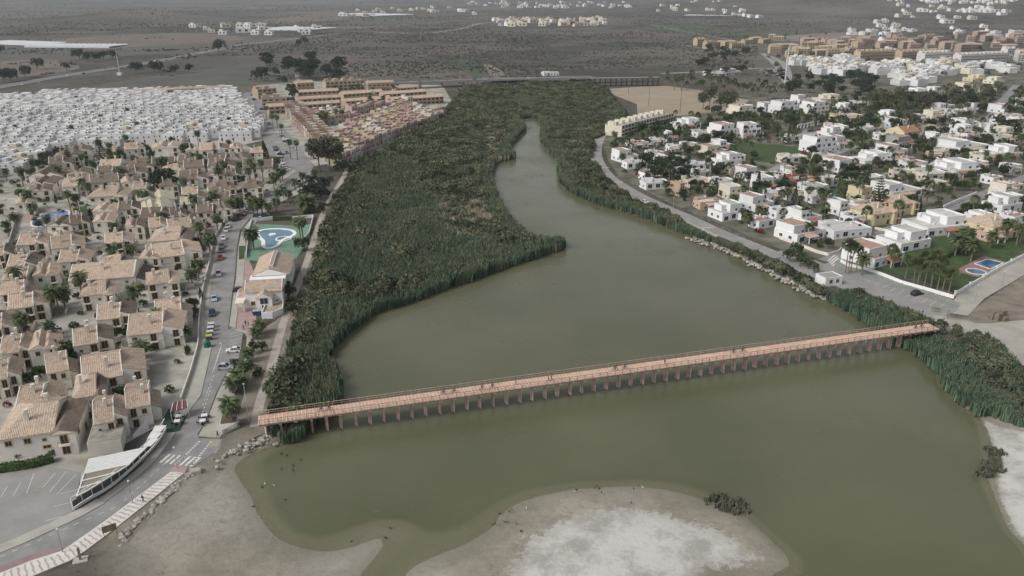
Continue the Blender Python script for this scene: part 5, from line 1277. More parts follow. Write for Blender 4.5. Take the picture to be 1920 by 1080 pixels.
def flat_block(p, q, d, h, wm, st, tiles, desc, z=LAND, grp=None):
    a, b = G(*p), G(*q)
    if b.x < a.x: a, b = b, a
    w = (b - a).length; key = (round(w / 6) * 6, d, h, wm.name, st, tiles)
    if key not in FL: FL[key] = flats(max(8, key[0]), d, h, wm, st, tiles)
    o = place(FL[key], 'apartment_block', (a + b) / 2, math.atan2((b - a).y, (b - a).x), (w / max(8, key[0]), 1, 1))
    tag(o, desc, 'apartment block', grp)
for p, q, d, h, st, tl in (((485,186),(520,183),14,8,3,False),((492,200),(538,198),14,7,2,False),((505,215),(548,212),12,6,2,True),((558,172),(590,170),12,8,2,True),((612,172),(684,168),12,9,3,False),((690,172),(740,170),12,8,2,True),((560,186),(640,182),11,6,2,True),((560,200),(640,195),11,6,2,True),((645,190),(720,184),11,6,2,True),((720,190),(800,184),11,6,2,True),((735,201),(832,194),11,6,2,True),((650,204),(735,197),11,6,2,True),((560,212),(640,206),10,6,2,True),((745,178),(782,175),11,6,2,True),((235,186),(330,180),9,6,2,True),((330,180),(420,176),9,6,2,True)):
    flat_block(p, q, d, h, T_OR, st, tl, 'tan apartment block with tiled roof' if tl else 'tan apartment block with flat roof', grp='tan apartment blocks beyond the junction')
# far right town
O_Y = M('flats_ochre', (0.42, 0.345, 0.25), .88, .06, .1, rnd=.1); O_P = M('flats_pinkish', (0.38, 0.30, 0.255), .88, .06, .1, rnd=.1); O_W = M('flats_white', (0.60, 0.575, 0.55), .88, .06, .1, rnd=.06)
rb = random.Random(33)
for (x0, x1, y0, y1, m_, n_, h0) in ((1450,1620,88,108,O_Y,26,8),(1620,1920,70,98,O_P,34,8),(1500,1640,76,88,O_P,12,7),(1305,1390,84,92,O_Y,9,8),(1880,1925,92,118,O_W,5,9),(1400,1470,74,84,O_Y,5,6)):
    for k in range(n_):
        x = x0 + (x1 - x0) * (k + .5) / n_ + rb.uniform(-5, 5); y = rb.uniform(y0, y1); wp = rb.uniform(11, 24)
        flat_block((x - wp / 2, y), (x + wp / 2, y - rb.uniform(-.4, .9)), 12, h0 + rb.choice([0, 0, 3]), m_, 3, rb.random() < .4, {O_Y: 'ochre apartment block in the far town', O_P: 'pinkish apartment block in the far town', O_W: 'white apartment block in the far town'}[m_], grp='apartment blocks of the far town')
for (p, q, h, m_, ds) in (((1612,114),(1690,111),12,O_Y,'long yellow terraced apartment block'),((1690,113),(1775,109),11,O_Y,'long yellow stepped apartment block'),((1732,119),(1790,116),13,O_W,'tall white and brown apartment block'),((1800,121),(1890,117),12,O_W,'long white and brown apartment block'),((1165,257),(1200,247),7,V_CR,'cream terrace of attached flats'),((1200,247),(1262,231),7,V_CR,'long cream terrace of attached flats')):
    flat_block(p, q, 13, h, m_, 3, False, ds)
# white far quarter on the right
cnt = 0
for (x0, x1, y0, y1, n_) in ((1490,1620,112,128,30),(1540,1700,122,142,44),(1700,1790,118,150,22),(1690,1760,140,162,14),(1760,1920,124,140,26),(1780,1920,62,72,12),(1600,1720,58,68,10)):
    for k in range(n_):
        x, y = rb.uniform(x0, x1), rb.uniform(y0, y1); g = G(x, y)
        kd = rb.choice([0, 1, 3, 4, 2]); s_ = rb.uniform(1.2, 2.0)
        o = place(ROWU[kd][:4], 'white_villa', g, R(20 + rb.uniform(-14, 14)), (s_, 1.2, rb.uniform(.9, 1.15))); cnt += 1
        tag(o, ['white flat roofed villa block', 'white villa block with terracotta terrace', 'white domed villa block', 'low white villa block', 'cream villa block'][kd], 'villa', 'white villas of the far right quarter'); HOUSES.append((g.x, g.y, 8))
# far settlements: seen as specks, single blocks without parts
def speck(w, d, h, m_, rm):
    b = MB(); b.box(-w / 2, w / 2, 0, d, 0, h); b.box(-w / 2 + 1, 0, d * .4, d - 1, h, h + 2.2); b.box(-w * .3, -w * .15, -.06, 0, h * .3, h * .75, 1); b.box(w * .1, w * .3, -.06, 0, h * .3, h * .75, 1); b.box(-w / 2 + .4, w / 2 - .4, .4, d - .4, h, h + .06, 2)
    return b.build('far_house', m_, SHUT, rm)
SPK = [speck(13, 10, 6, VW, ROOFG), speck(16, 11, 6.5, V_CR, T_TAN), speck(12, 10, 7, O_P, T_TAN), speck(24, 14, 7, VW, ROOFG)]
for (x0, x1, y0, y1, n_, ds, pal) in ((925,1140,36,50,90,'the town in the middle of the plain',(0,1,1,2)),(1650,1720,6,14,40,'the settlement on the right hillside',(0,0,1)),(1725,1900,12,24,90,'the villas below the right hills',(0,0,3,1)),(880,1180,4,16,60,'the distant city on the plain',(0,1,3)),(1220,1440,3,22,30,'the scattered farms by the far right',(0,1)),(350,640,46,66,20,'the farms beside the far left greenhouses',(0,3,1)),(640,900,14,34,24,'the farmsteads left of the plain town',(0,3,1))):
    for k in range(n_):
        x, y = rb.uniform(x0, x1), rb.uniform(y0, y1) if y0 > 8 else rb.uniform(y0, y1); g = G(x, y); kd = rb.choice(pal)
        o = add('far_house', SPK[kd], None, g, R(rb.uniform(-20, 40)), rb.uniform(.8, 1.5))
        o.location = GT(x, y) - Vector((0, 0, .3))
        tag(o, 'tiny pale house among the specks of ' + ds, 'house', 'houses of ' + ds, full=True)
# long white greenhouses
GH = M('greenhouse_plastic', (0.66, 0.68, 0.70), .5, .05, .02)
def greenhouse(p, q, d, desc):
    a, b = G(*p), G(*q); w = (b - a).length; mb = MB(); fr = MB(); n = max(3, int(w / 9))
    for k in range(n):
        x0_, x1_ = -w / 2 + w * k / n, -w / 2 + w * (k + 1) / n
        arc = [(x0_ + (x1_ - x0_) * t, 2.2 + 1.2 * math.sin(math.pi * t)) for t in (0, .25, .5, .75, 1)]
        for (xa, za), (xb, zb) in zip(arc, arc[1:]):
            mb.face([(xa, 0, za), (xb, 0, zb), (xb, d, zb), (xa, d, za)]); mb.face([(xa, 0, 0), (xb, 0, 0), (xb, 0, zb), (xa, 0, za)])
        fr.box(x0_, x0_ + .3, -.1, 0, 0, 2.3)
    o = place([('plastic_roof', mb.build('plastic_roof', GH)), ('frame', fr.build('frame', IRON))], 'greenhouse', (a + b) / 2, math.atan2((b - a).y, (b - a).x)); tag(o, desc, 'greenhouse', full=True)
greenhouse((-40,82), (70,86), 60, 'white plastic greenhouse cut off by the left edge of the fields'); greenhouse((45,89), (205,90), 60, 'long white plastic greenhouse in the left fields')
greenhouse((480,56), (580,58), 120, 'wide grey white greenhouse near the far road'); greenhouse((645,27), (700,28), 100, 'small distant greenhouse left of the plain town'); greenhouse((700,31), (775,28), 90, 'distant greenhouse beside a smaller one on the plain')
greenhouse((1282,30), (1372,31), 150, 'broad distant greenhouse on the right plain'); greenhouse((1375,24), (1420,24), 90, 'small bright greenhouse behind a broad one on the right'); greenhouse((140,7), (215,6), 160, 'far white greenhouse along the top left'); greenhouse((10,6), (60,6), 160, 'farthest white greenhouse at the top left corner')
# ================================================================== timber footbridge over the lagoon
DECKZ = 4.9
BR_A, BR_B = G(484, 797, DECKZ), G(1762, 617, DECKZ)
BL = (BR_B - BR_A).length; BRZ = math.atan2((BR_B - BR_A).y, (BR_B - BR_A).x)
BW = 4.2
TIM = M('bridge_deck_timber', (0.64, 0.45, 0.345), .85, .14, .9)
TIM2 = M('bridge_pile_timber', (0.54, 0.40, 0.35), .88, .25, .7, rnd=.2)
TIM3 = M('bridge_rail_timber', (0.36, 0.28, 0.235), .88, .15, .8)
bridge = add('footbridge', None, None, (BR_A.x, BR_A.y, 0), BRZ)
tag(bridge, 'long salmon timber footbridge on piles crossing the green lagoon', 'footbridge', full=True)
mb = MB(); n = int(BL / .42)
for k in range(n):
    x = k * BL / n; dz = .012 * math.sin(k * 2.7)
    mb.box(x, x + BL / n - .045, -.06 + .03 * math.sin(k * 1.7), BW + .06, DECKZ - .09, DECKZ + dz, k % 2)
o = add('deck_planks', mb.build('deck_planks', TIM, M('bridge_deck_timber_worn', (0.52, 0.355, 0.27), .85, .14, .9)), bridge); stuff(o)
for y in (.25, BW / 2, BW - .25):
    mb = MB(); mb.box(0, BL, y - .12, y + .12, DECKZ - .5, DECKZ - .1); add('beam', mb.build('beam', TIM3), bridge)
logm = MB(); logm.tube([(0, 0, -3.0), (0, 0, DECKZ - .55)], [.20, .17], 8); LOG = logm.build('log', TIM2)
logs2 = MB(); logs2.tube([(0, 0, -3.0), (.05, .05, DECKZ - .55)], [.17, .20], 8); LOG2 = logs2.build('log', TIM2)
capm = MB(); capm.box(-.3, .3, -.15, BW + .15, DECKZ - .62, DECKZ - .50); CAPB = capm.build('pier', TIM3)
NP = 56; rp = random.Random(4)
for k in range(NP):
    x = 1.4 + (BL - 3.0) * k / (NP - 1) + rp.uniform(-.12, .12)
    pr = add('pier', CAPB, bridge, (x, 0, 0))
    for j in range(4):
        l_ = add('log', LOG if j % 2 else LOG2, pr, ((1.5 - j) * .13 + rp.uniform(-.06, .06), BW * .5 + (j - 1.5) * .34, 0), rp.uniform(0, 6), (.66, .66, 1))
postm = MB(); postm.box(-.06, .06, -.06, .06, -.45, 1.1); POST = postm.build('post', TIM3)
nP = 92
for sd in (-.02, BW + .02):
    for k in range(nP): add('post', POST, bridge, (.3 + (BL - .6) * k / (nP - 1), sd, DECKZ))
    for z, hh in ((1.05, .1), (.55, .06)):
        mb = MB(); mb.box(.2, BL - .2, sd - .045 if z < 1 else sd - .08, sd + .045 if z < 1 else sd + .08, DECKZ + z, DECKZ + z + hh); add('rail', mb.build('rail', TIM3), bridge)
def on_bridge(px, py, off=.5):
    g = G(px, py, DECKZ); d = Vector((math.cos(BRZ), math.sin(BRZ))); t = (g.to_2d() - BR_A.to_2d()).dot(d); nrm = Vector((-d.y, d.x))
    s_ = max(.6, min(BW - .6, (g.to_2d() - BR_A.to_2d()).dot(nrm))); q = BR_A.to_2d() + d * t + nrm * s_
    return Vector((q.x, q.y, DECKZ + .012))

# ================================================================== people, bicycles
SKIN = M('skin', (0.42, 0.27, 0.19), .6); HAIR = M('dark_hair', (0.03, 0.022, 0.018), .6)
def dress(me, top, bot, zs):
    for m_ in (SKIN, top, bot, IRON): me.materials.append(m_)
    for p in me.polygons:
        c = p.center; ax = abs(c.x); mi = 0
        if c.z < .1 * zs: mi = 3
        elif c.z < 1.0 and ax < .2: mi = 2
        elif c.z < 1.47 and not (c.z < .95 and ax > .2) and not (zs > 1 and False): mi = 1
        p.material_index = mi
    me.polygons.foreach_set('use_smooth', [True] * len(me.polygons)); return me
def hair_mesh(y, z):
    h_ = MB(); h_.lathe([(.0, .125), (.07, .11), (.115, .04), (.118, -.04), (.09, -.1)], 9, (0, y, z)); return h_.build('hair', HAIR, smooth_=True)
HA_W, HA_R = hair_mesh(.015, 1.67), hair_mesh(-.262, 1.63)
def cloth(name, c): return M(name, c, .85, .1, 3)
C_TEAL, C_NAVY, C_BLK, C_WHT, C_RED, C_KHK, C_BLU = cloth('teal_cloth', (.035, .075, .085)), cloth('navy_cloth', (.025, .035, .06)), cloth('black_cloth', (.015, .015, .017)), cloth('white_cloth', (.6, .6, .6)), cloth('red_cloth', (.35, .06, .06)), cloth('khaki_cloth', (.22, .18, .12)), cloth('blue_cloth', (.08, .14, .28))
FIG = {}
def person(loc, rz, top, bot, pose, desc, full=True):
    key = (top.name, bot.name, pose)
    if key not in FIG: FIG[key] = dress((FW, FW2, FR)[pose].copy(), top, bot, 1)
    o = add('person', FIG[key], None, loc, rz); add('hair', HA_R if pose == 2 else HA_W, o)
    tag(o, desc, 'person', full=full); return o
TYRE = M('tyre_rubber', (.02, .02, .02), .8); STEEL = M('steel', (.35, .35, .36), .4, metal=.7)
def torus(mb, c, r, t, n=14):
    for k in range(n):
        a, b = 6.2832 * k / n, 6.2832 * (k + 1) / n
        mb.bar((c[0], c[1] + r * math.cos(a), c[2] + r * math.sin(a)), (c[0], c[1] + r * math.cos(b), c[2] + r * math.sin(b)), t)
def bike_spec(col):
    w1, w2, fr, hb, sd = MB(), MB(), MB(), MB(), MB()
    torus(w1, (0, -.52, .34), .32, .05); torus(w2, (0, .52, .34), .32, .05)
    for a, b in (((0, -.52, .34), (0, -.42, .92)), ((0, -.43, .85), (0, .02, .34)), ((0, .02, .34), (0, .16, .86)), ((0, -.42, .88), (0, .14, .80)), ((0, .02, .34), (0, .52, .34)), ((0, .52, .34), (0, .15, .8))): fr.tube([a, b], .025, 5)
    hb.tube([(-.25, -.48, 1.0), (0, -.42, .98), (.25, -.48, 1.0)], .02, 5); sd.box(-.07, .07, .05, .3, .88, .93)
    return [('frame', fr.build('frame', col)), ('wheel', w1.build('wheel', TYRE)), ('wheel', w2.build('wheel', TYRE)), ('handlebar', hb.build('handlebar', STEEL)), ('saddle', sd.build('saddle', C_BLK))]
BIKE = bike_spec(M('teal_bike_paint', (.03, .08, .09), .4))
def rider(px, py, dx, back, which):
    p = on_bridge(px, py); d = Vector((math.cos(BRZ), math.sin(BRZ), 0)); p = p + d * dx
    rz = BRZ + (math.pi / 2 if not back else -math.pi / 2)
    tag(place(BIKE, 'bicycle', p, rz), f'dark teal bicycle ridden by {which}', 'bicycle', full=True)
    person(p, rz, C_TEAL, C_NAVY, 2, f'cyclist in dark teal, {which}', full=True)
rider(606, 771, -.5, False, 'the rear rider nearest the left bridge end'); rider(611, 770, .7, False, 'the front rider nearest the left bridge end')
for k, (px, py) in enumerate(((840, 738), (912, 730), (1161, 693), (1382, 661))):
    nm = ['first', 'second', 'third', 'fourth'][k]
    rider(px - 4, py + 1, -.6, False, f'left of the {nm} riding pair on the bridge'); rider(px + 4, py, .9, False, f'right of the {nm} riding pair on the bridge')
rider(1716, 617, 0, True, 'the left of two near the right bridge end'); rider(1723, 615, .8, True, 'the right of two near the right bridge end')
person(on_bridge(967, 721), BRZ + 1.2, C_KHK, C_BLU, 0, 'lone walker in khaki by the far rail of the bridge')
person(on_bridge(1028, 715), BRZ - 1.5, C_KHK, C_NAVY, 1, 'left of two walkers near the middle of the bridge'); person(on_bridge(1034, 713), BRZ - 1.5, C_RED, C_NAVY, 0, 'walker with red top near the middle of the bridge')
person(on_bridge(1246, 684), BRZ + 1.6, C_TEAL, C_NAVY, 0, 'lone walker in teal on the right half of the bridge')
person(G(269, 943) + Vector((0, 0, .2)), R(150), C_BLK, C_BLK, 0, 'walker in black on the striped promenade')
person(G(461, 612) + Vector((0, 0, .2)), R(20), C_NAVY, C_BLK, 0, 'left of the pair walking by the parking bays'); person(G(466, 611) + Vector((0, 0, .2)), R(20), C_WHT, C_BLU, 1, 'right of the pair walking by the parking bays'); person(G(457, 620) + Vector((0, 0, .2)), R(-30), C_BLK, C_BLK, 1, 'figure in black at the kerb of the parking bays')
person(G(409, 822) + Vector((0, 0, .2)), R(80), C_BLK, C_NAVY, 0, 'figure standing at the pavement corner by the bridge'); person(G(564, 518) + Vector((0, 0, .05)), R(160), C_WHT, C_KHK, 0, 'walker in white on the dirt footpath')
person(G(1722, 592) + Vector((0, 0, .1)), R(40), C_WHT, C_NAVY, 0, 'left of two people by the car park fence'); person(G(1729, 591) + Vector((0, 0, .1)), R(40), C_NAVY, C_BLU, 1, 'right of two people by the car park fence')

# ================================================================== cars
CARP = {n_: M('car_paint_' + n_, c, .3, spec=.5, metal=.0) for n_, c in dict(white=(.72, .72, .72), silver=(.42, .43, .45), grey=(.13, .135, .14), black=(.018, .018, .02), red=(.25, .03, .03), blue=(.05, .09, .22), pale_blue=(.33, .45, .52), navy=(.03, .04, .08)).items()}
def car_spec(L, W, H, van=False):
    prof = [(-.5, .30), (-.5, .62), (-.47, .78), (-.20, .90)] if not van else [(-.5, .3), (-.5, .7), (-.46, .95), (-.36, 1.0)]
    body, glass = MB(), MB(); hw = W / 2
    belt = .88 if not van else 1.05
    st = [(-.5 * L, .62, .86), (-.46 * L, .74, .95), (-.18 * L, belt + .02, 1), (.30 * L, belt + .05, 1), (.47 * L, belt, .96), (.5 * L, .62, .9)]
    for (y0, z0, k0), (y1, z1, k1) in zip(st, st[1:]):
        a, b = hw * k0, hw * k1
        body.face([(-a, y0, z0), (a, y0, z0), (b, y1, z1), (-b, y1, z1)])
        for s_ in (-1, 1):
            q = [(s_ * a, y0, .25), (s_ * b, y1, .25), (s_ * b, y1, z1), (s_ * a, y0, z0)]; body.face(q if s_ > 0 else list(reversed(q)))
        body.face([(b, y1, .25), (-b, y1, .25), (-a, y0, .25), (a, y0, .25)][::-1])
    body.face([(-hw * .86, -.5 * L, .25), (hw * .86, -.5 * L, .25), (hw * .86, -.5 * L, .62), (-hw * .86, -.5 * L, .62)]); body.face([(hw * .9, .5 * L, .25), (-hw * .9, .5 * L, .25), (-hw * .9, .5 * L, .62), (hw * .9, .5 * L, .62)])
    f0, f1, r0, r1 = (-.20, -.04, .26, .45) if not van else (-.36, -.26, .44, .49)
    c = lambda y, z, k: [(-hw * k, y * L, z), (hw * k, y * L, z)]
    lo, hi = belt - .01, H
    base = [(-hw * .95, f0 * L), (hw * .95, f0 * L), (hw * .95, r1 * L), (-hw * .95, r1 * L)]; top = [(-hw * .76, f1 * L), (hw * .76, f1 * L), (hw * .76, r0 * L), (-hw * .76, r0 * L)]
    for i in range(4):
        j = (i + 1) % 4; glass.face([(*base[i], lo), (*base[j], lo), (*top[j], hi - .05), (*top[i], hi - .05)])
    body.hexa([(x * 1.02, y, hi - .06) for x, y in top] + [(x * .98, y, hi) for x, y in top])
    for i, s_ in ((0, -1), (1, 1), (2, 1), (3, -1)):
        body.bar((*base[i], lo), (*top[i], hi - .04), .09)
    for s_ in (-1, 1): body.bar((s_ * hw * .95, .06 * L, lo), (s_ * hw * .77, .07 * L, hi - .04), .08)
    wh, rm = MB(), MB(); wh.tube([(-.1, 0, 0), (.1, 0, 0)], .32, 12); rm.tube([(-.11, 0, 0), (.11, 0, 0)], .2, 8)
    W_, R_ = wh.build('wheel', TYRE), rm.build('rim', STEEL)
    parts = [('body', body.build('body', CARP['white'])), ('windows', glass.build('windows', GLASS))]
    for sx in (-1, 1):
        for y in (-.31, .30): parts.append(('wheel', W_, (sx * hw * .93, y * L, .32), 0, [('rim', R_)]))
    for sx in (-1, 1):
        hl = MB(); hl.box(-.18, .18, -.03, .03, -.06, .06); parts.append(('headlight', hl.build('headlight', M('headlight', (.7, .7, .68), .2, spec=.5)), (sx * hw * .68, -.492 * L, .66))); parts.append(('tail_light', hl.build('tail_light', M('tail_light', (.25, .02, .02), .3)), (sx * hw * .72, .498 * L, .70)))
    return parts
HATCH, SEDAN, SUV, VAN = car_spec(4.0, 1.75, 1.48), car_spec(4.5, 1.8, 1.45), car_spec(4.5, 1.85, 1.68), car_spec(5.4, 2.0, 2.35, True)
KN = {id(HATCH): 'hatchback', id(SEDAN): 'saloon car', id(SUV): 'tall car', id(VAN): 'van'}
def car(px, py, heading, spec, col, desc=None, z=.06, where=None):
    """heading: degrees the bonnet points, 90 = away from the camera"""
    o = place(spec, 'parked_car' if where is None else 'car', G(px, py) + Vector((0, 0, z)), R(heading + 90), None, {'body': CARP[col]})
    tag(o, desc or f'{col.replace("_", " ")} {KN[id(spec)]}' + (where or ' parked'), 'car', 'cars parked along the streets' if where is None and not desc else None, full=bool(desc))
    return o
car(438, 660, 186, HATCH, 'white', 'white hatchback parked across the bays by the pavement'); car(423, 692, 4, SUV, 'silver', 'silver people carrier parked across the bays under the lamp')
for px, py, sp_, col in ((424,434,HATCH,'white'),(419,449,HATCH,'white'),(416,464,SUV,'grey'),(415,472,HATCH,'grey'),(413,486,SUV,'red'),(410,516,SUV,'silver'),(402,563,HATCH,'pale_blue'),(398,590,SUV,'navy')): car(px, py, -70, sp_, col)
car(450, 547, 10, SUV, 'black', 'black car parked beside the arched clubhouse'); car(443, 414, 50, SUV, 'black'); car(453, 406, 48, HATCH, 'red'); car(427, 427, -62, HATCH, 'silver')
for px, py, h_, sp_, col in ((484,407,20,SUV,'navy'),(490,412,20,HATCH,'silver'),(466,392,45,HATCH,'white'),(464,401,45,HATCH,'silver'),(497,405,20,HATCH,'blue'),(506,233,-15,HATCH,'silver'),(522,249,-15,SUV,'white'),(530,257,-15,HATCH,'grey'),(534,262,-15,HATCH,'white'),(541,271,-15,SUV,'white'),(536,267,-15,HATCH,'navy'),
        (486,235,-15,HATCH,'white'),(489,239,-15,HATCH,'white'),(474,179,-15,HATCH,'black'),(473,183,-15,HATCH,'white'),(477,188,-15,SUV,'navy'),(480,192,-15,HATCH,'silver'),(464,206,-15,HATCH,'white'),(492,206,-15,SUV,'black'),(517,278,-15,HATCH,'grey'),(519,283,-15,HATCH,'black'),(525,288,-15,HATCH,'white'),(527,291,-15,SUV,'navy'),(526,300,-15,VAN,'white'),
        (529,307,-15,HATCH,'white'),(532,312,-15,HATCH,'silver'),(539,319,-15,HATCH,'white'),(549,281,-15,SUV,'silver'),(445,177,-15,HATCH,'white')): car(px, py, h_, sp_, col)
car(538, 288, -70, HATCH, 'grey', 'grey hatchback driving down the middle of the wide avenue'); car(555, 346, 230, VAN, 'white', 'white delivery van driving past the palm lined pavement')
car(1719, 553, 25, SUV, 'black', 'black car alone in the lagoon car park'); car(1706, 419, 40, SUV, 'silver', 'silver estate car outside the yellow villa'); car(1732, 410, 40, HATCH, 'red', 'red car parked by the yellow villa wall'); car(1618, 453, 30, SEDAN, 'black', 'left of two black cars in the white villa driveway'); car(1630, 449, 30, SEDAN, 'black', 'right of two black cars in the white villa driveway')
car(1862, 202, 45, HATCH, 'white', 'white car at the foot of the upper right street'); car(1556, 287, 20, HATCH, 'silver', 'silver car behind the palms at the three storey villa'); car(1210, 381, -30, HATCH, 'white', 'white car driving on the lagoon road'); car(1519, 247, 10, HATCH, 'black'); car(1526, 246, 10, HATCH, 'grey'); car(1536, 245, 10, HATCH, 'red')
for k, (px, py, col, sp_) in enumerate(((42,159,'white',HATCH),(74,156,'silver',HATCH),(127,143,'white',HATCH),(157,139,'navy',SUV),(292,115,'white',VAN),(360,102,'white',HATCH),(437,89,'silver',HATCH))): car(px, py, 155, sp_, col, z=.12, where=' on the highway')
for k in range(26): px = 1428 + (k % 9) * 4.6; car(px + (k // 9) * 5, 133 + (k // 9) * 5, 15, HATCH, ['white', 'silver', 'grey', 'black', 'red'][k % 5])

# ================================================================== street furniture near the road
def lamp_spec(h, arm=.0):
    p = MB(); p.tube([(0, 0, 0), (0, 0, .5), (0, 0, h)], [.10, .08, .05], 7)
    if arm: p.tube([(0, 0, h), (-arm * .5, 0, h + .45), (-arm, 0, h + .5)], [.05, .045, .04], 6)
    hd = MB(); hd.lathe([(.0, -.12), (.2, -.08), (.24, .0), (.12, .1), (.0, .13)], 8, (-arm, 0, h + (.48 if arm else .12)))
    return [('pole', p.build('pole', M('lamp_pole_paint', (.28, .30, .33), .5))), ('lamp_head', hd.build('lamp_head', M('lamp_head_paint', (.7, .7, .7), .4)))]
LAMP, LAMPT, LAMPW = lamp_spec(5.0), lamp_spec(8.5, 1.6), lamp_spec(9.5)
LAMPW[0][1].materials[0] = M('white_pole_paint', (.62, .62, .62), .5)
for px, py in ((118,1037),(249,944),(333,879),(1878,536),(1828,563),(396,470),(1610,280),(1262,392),(1280,240)): tag(place(LAMP, 'street_lamp', G(px, py) + Vector((0, 0, .1))), 'short grey street lamp with round white head', 'street lamp', 'street lamps')
for px, py in ((434,703),(575,330),(505,268),(498,255),(541,386),(520,400),(1212,384)): tag(place(LAMPT, 'street_lamp', G(px, py) + Vector((0, 0, .1))), 'tall street lamp with curved arm', 'street lamp', 'street lamps')
tag(place(LAMPW, 'light_mast', G(466, 789)), 'tall white mast on a stone base beside the footpath', 'mast', full=True)
def boulder(s_, seed, m_):
    r_ = random.Random(seed); mb = MB(); bm = bmesh.new(); bmesh.ops.create_icosphere(bm, subdivisions=1, radius=s_)
    for v in bm.verts: v.co = Vector((v.co.x * r_.uniform(.7, 1.35), v.co.y * r_.uniform(.7, 1.2), v.co.z * r_.uniform(.45, .85)))
    me_ = bpy.data.meshes.new('boulder'); bm.to_mesh(me_); bm.free(); me_.materials.append(m_); return me_
ROCK = M('pale_limestone', (0.33, 0.308, 0.272), .95, .15, .8, rnd=.22, bump=.3, bscale=2)
BLD = [boulder(.75, k, ROCK) for k in range(6)]
def rocks(name, line_, n_, spread, s0, s1, z0, desc, seed):
    r_ = random.Random(seed); pts_ = resample(smooth(GL(line_, .6), 4, closed=False), n_)
    c = pts_[n_ // 2]; root = add(name, None, None, (c.x, c.y, 0)); tag(root, desc, 'rocks', full=True)
    for p in pts_:
        q = (p.x + r_.gauss(0, spread) - c.x, p.y + r_.gauss(0, spread) - c.y, z0 + r_.uniform(-.15, .3))
        o = add('boulder', BLD[r_.randrange(6)], root, q, r_.uniform(0, 6.28), r_.uniform(s0, s1))
rocks('rock_revetment', [(1296,446),(1363,469),(1430,502),(1497,536),(1545,560)], 290, 1.3, .5, 1.2, .5, 'bank of pale boulders along the right shore of the lagoon', 1)
rocks('boulder_row', [(226,1024),(240,1005),(262,980),(285,960),(305,942),(330,918),(348,902),(362,895)], 80, .4, .4, .95, 1.12, 'row of pale boulders along the beach below the promenade', 2)
rocks('rubble_bank', [(372,884),(395,868),(415,850),(432,840),(450,845),(470,832),(498,828),(505,815),(480,822)], 90, 1.5, .3, 1.0, .7, 'broken pale stone blocks on the shore below the bridge end', 3)
rocks('rubble_line', [(1690,535),(1730,548),(1770,566),(1790,578)], 50, .4, .3, .55, 1.2, 'low line of stones edging the palms in the lagoon car park', 4)
blk = MB(); blk.box(-1.1, 1.1, -.8, .8, 0, .7); blk.box(-.9, .9, -.6, .6, .7, .8); tag(add('concrete_block', blk.build('concrete_block', CONC), None, G(367, 886), R(20)), 'square concrete block on the sand beside the rubble', 'concrete block', full=True)
# bins
def bin_spec(lid):
    b, l_ = MB(), MB(); b.hexa([(-.6, -.45, .1), (.6, -.45, .1), (.6, .45, .1), (-.6, .45, .1), (-.75, -.6, 1.1), (.75, -.6, 1.1), (.75, .6, 1.1), (-.75, .6, 1.1)])
    for k in range(5):
        a0, a1 = math.pi * k / 5, math.pi * (k + 1) / 5
        l_.face([(-.78, -.62 * math.cos(a0), 1.1 + .35 * math.sin(a0)), (.78, -.62 * math.cos(a0), 1.1 + .35 * math.sin(a0)), (.78, -.62 * math.cos(a1), 1.1 + .35 * math.sin(a1)), (-.78, -.62 * math.cos(a1), 1.1 + .35 * math.sin(a1))])
    w = MB()
    for x in (-.5, .5): w.tube([(x - .05, -.4, .1), (x + .05, -.4, .1)], .1, 6); w.tube([(x - .05, .4, .1), (x + .05, .4, .1)], .1, 6)
    return [('bin_body', b.build('bin_body', M('bin_grey', (.10, .10, .105), .6))), ('lid', l_.build('lid', lid)), ('castors', w.build('castors', TYRE))]
LIDW, LIDY = bin_spec(M('bin_lid_pale', (.55, .55, .56), .5)), bin_spec(M('bin_lid_yellow', (.45, .42, .08), .5))
for k, (px, py) in enumerate(((397,614),(396,621),(395,629))): tag(place(LIDW, 'waste_bin', G(px, py) + Vector((0, 0, .07)), R(18), 1.15), ['farthest', 'middle', 'nearest'][k] + ' of three grey waste bins with pale lids', 'bin', 'waste bins', full=True)
tag(place(LIDY, 'waste_bin', G(393, 637) + Vector((0, 0, .07)), R(18), 1.15), 'waste bin with yellow lid beside the green container', 'bin', full=True)
ig = MB(); ig.lathe([(.95, 0), (1.0, .9), (.85, 1.5), (.45, 1.8), (0, 1.9)], 10); hole = MB(); hole.box(-.2, .2, -1.0, -.9, 1.05, 1.4)
tag(place([('shell', ig.build('shell', M('glass_bank_green', (.02, .14, .09), .5), smooth_=True)), ('opening', hole.build('opening', IRON))], 'glass_container', G(389, 651) + Vector((0, 0, .2)), .3), 'dome shaped green glass container on the kerb', 'container', full=True)
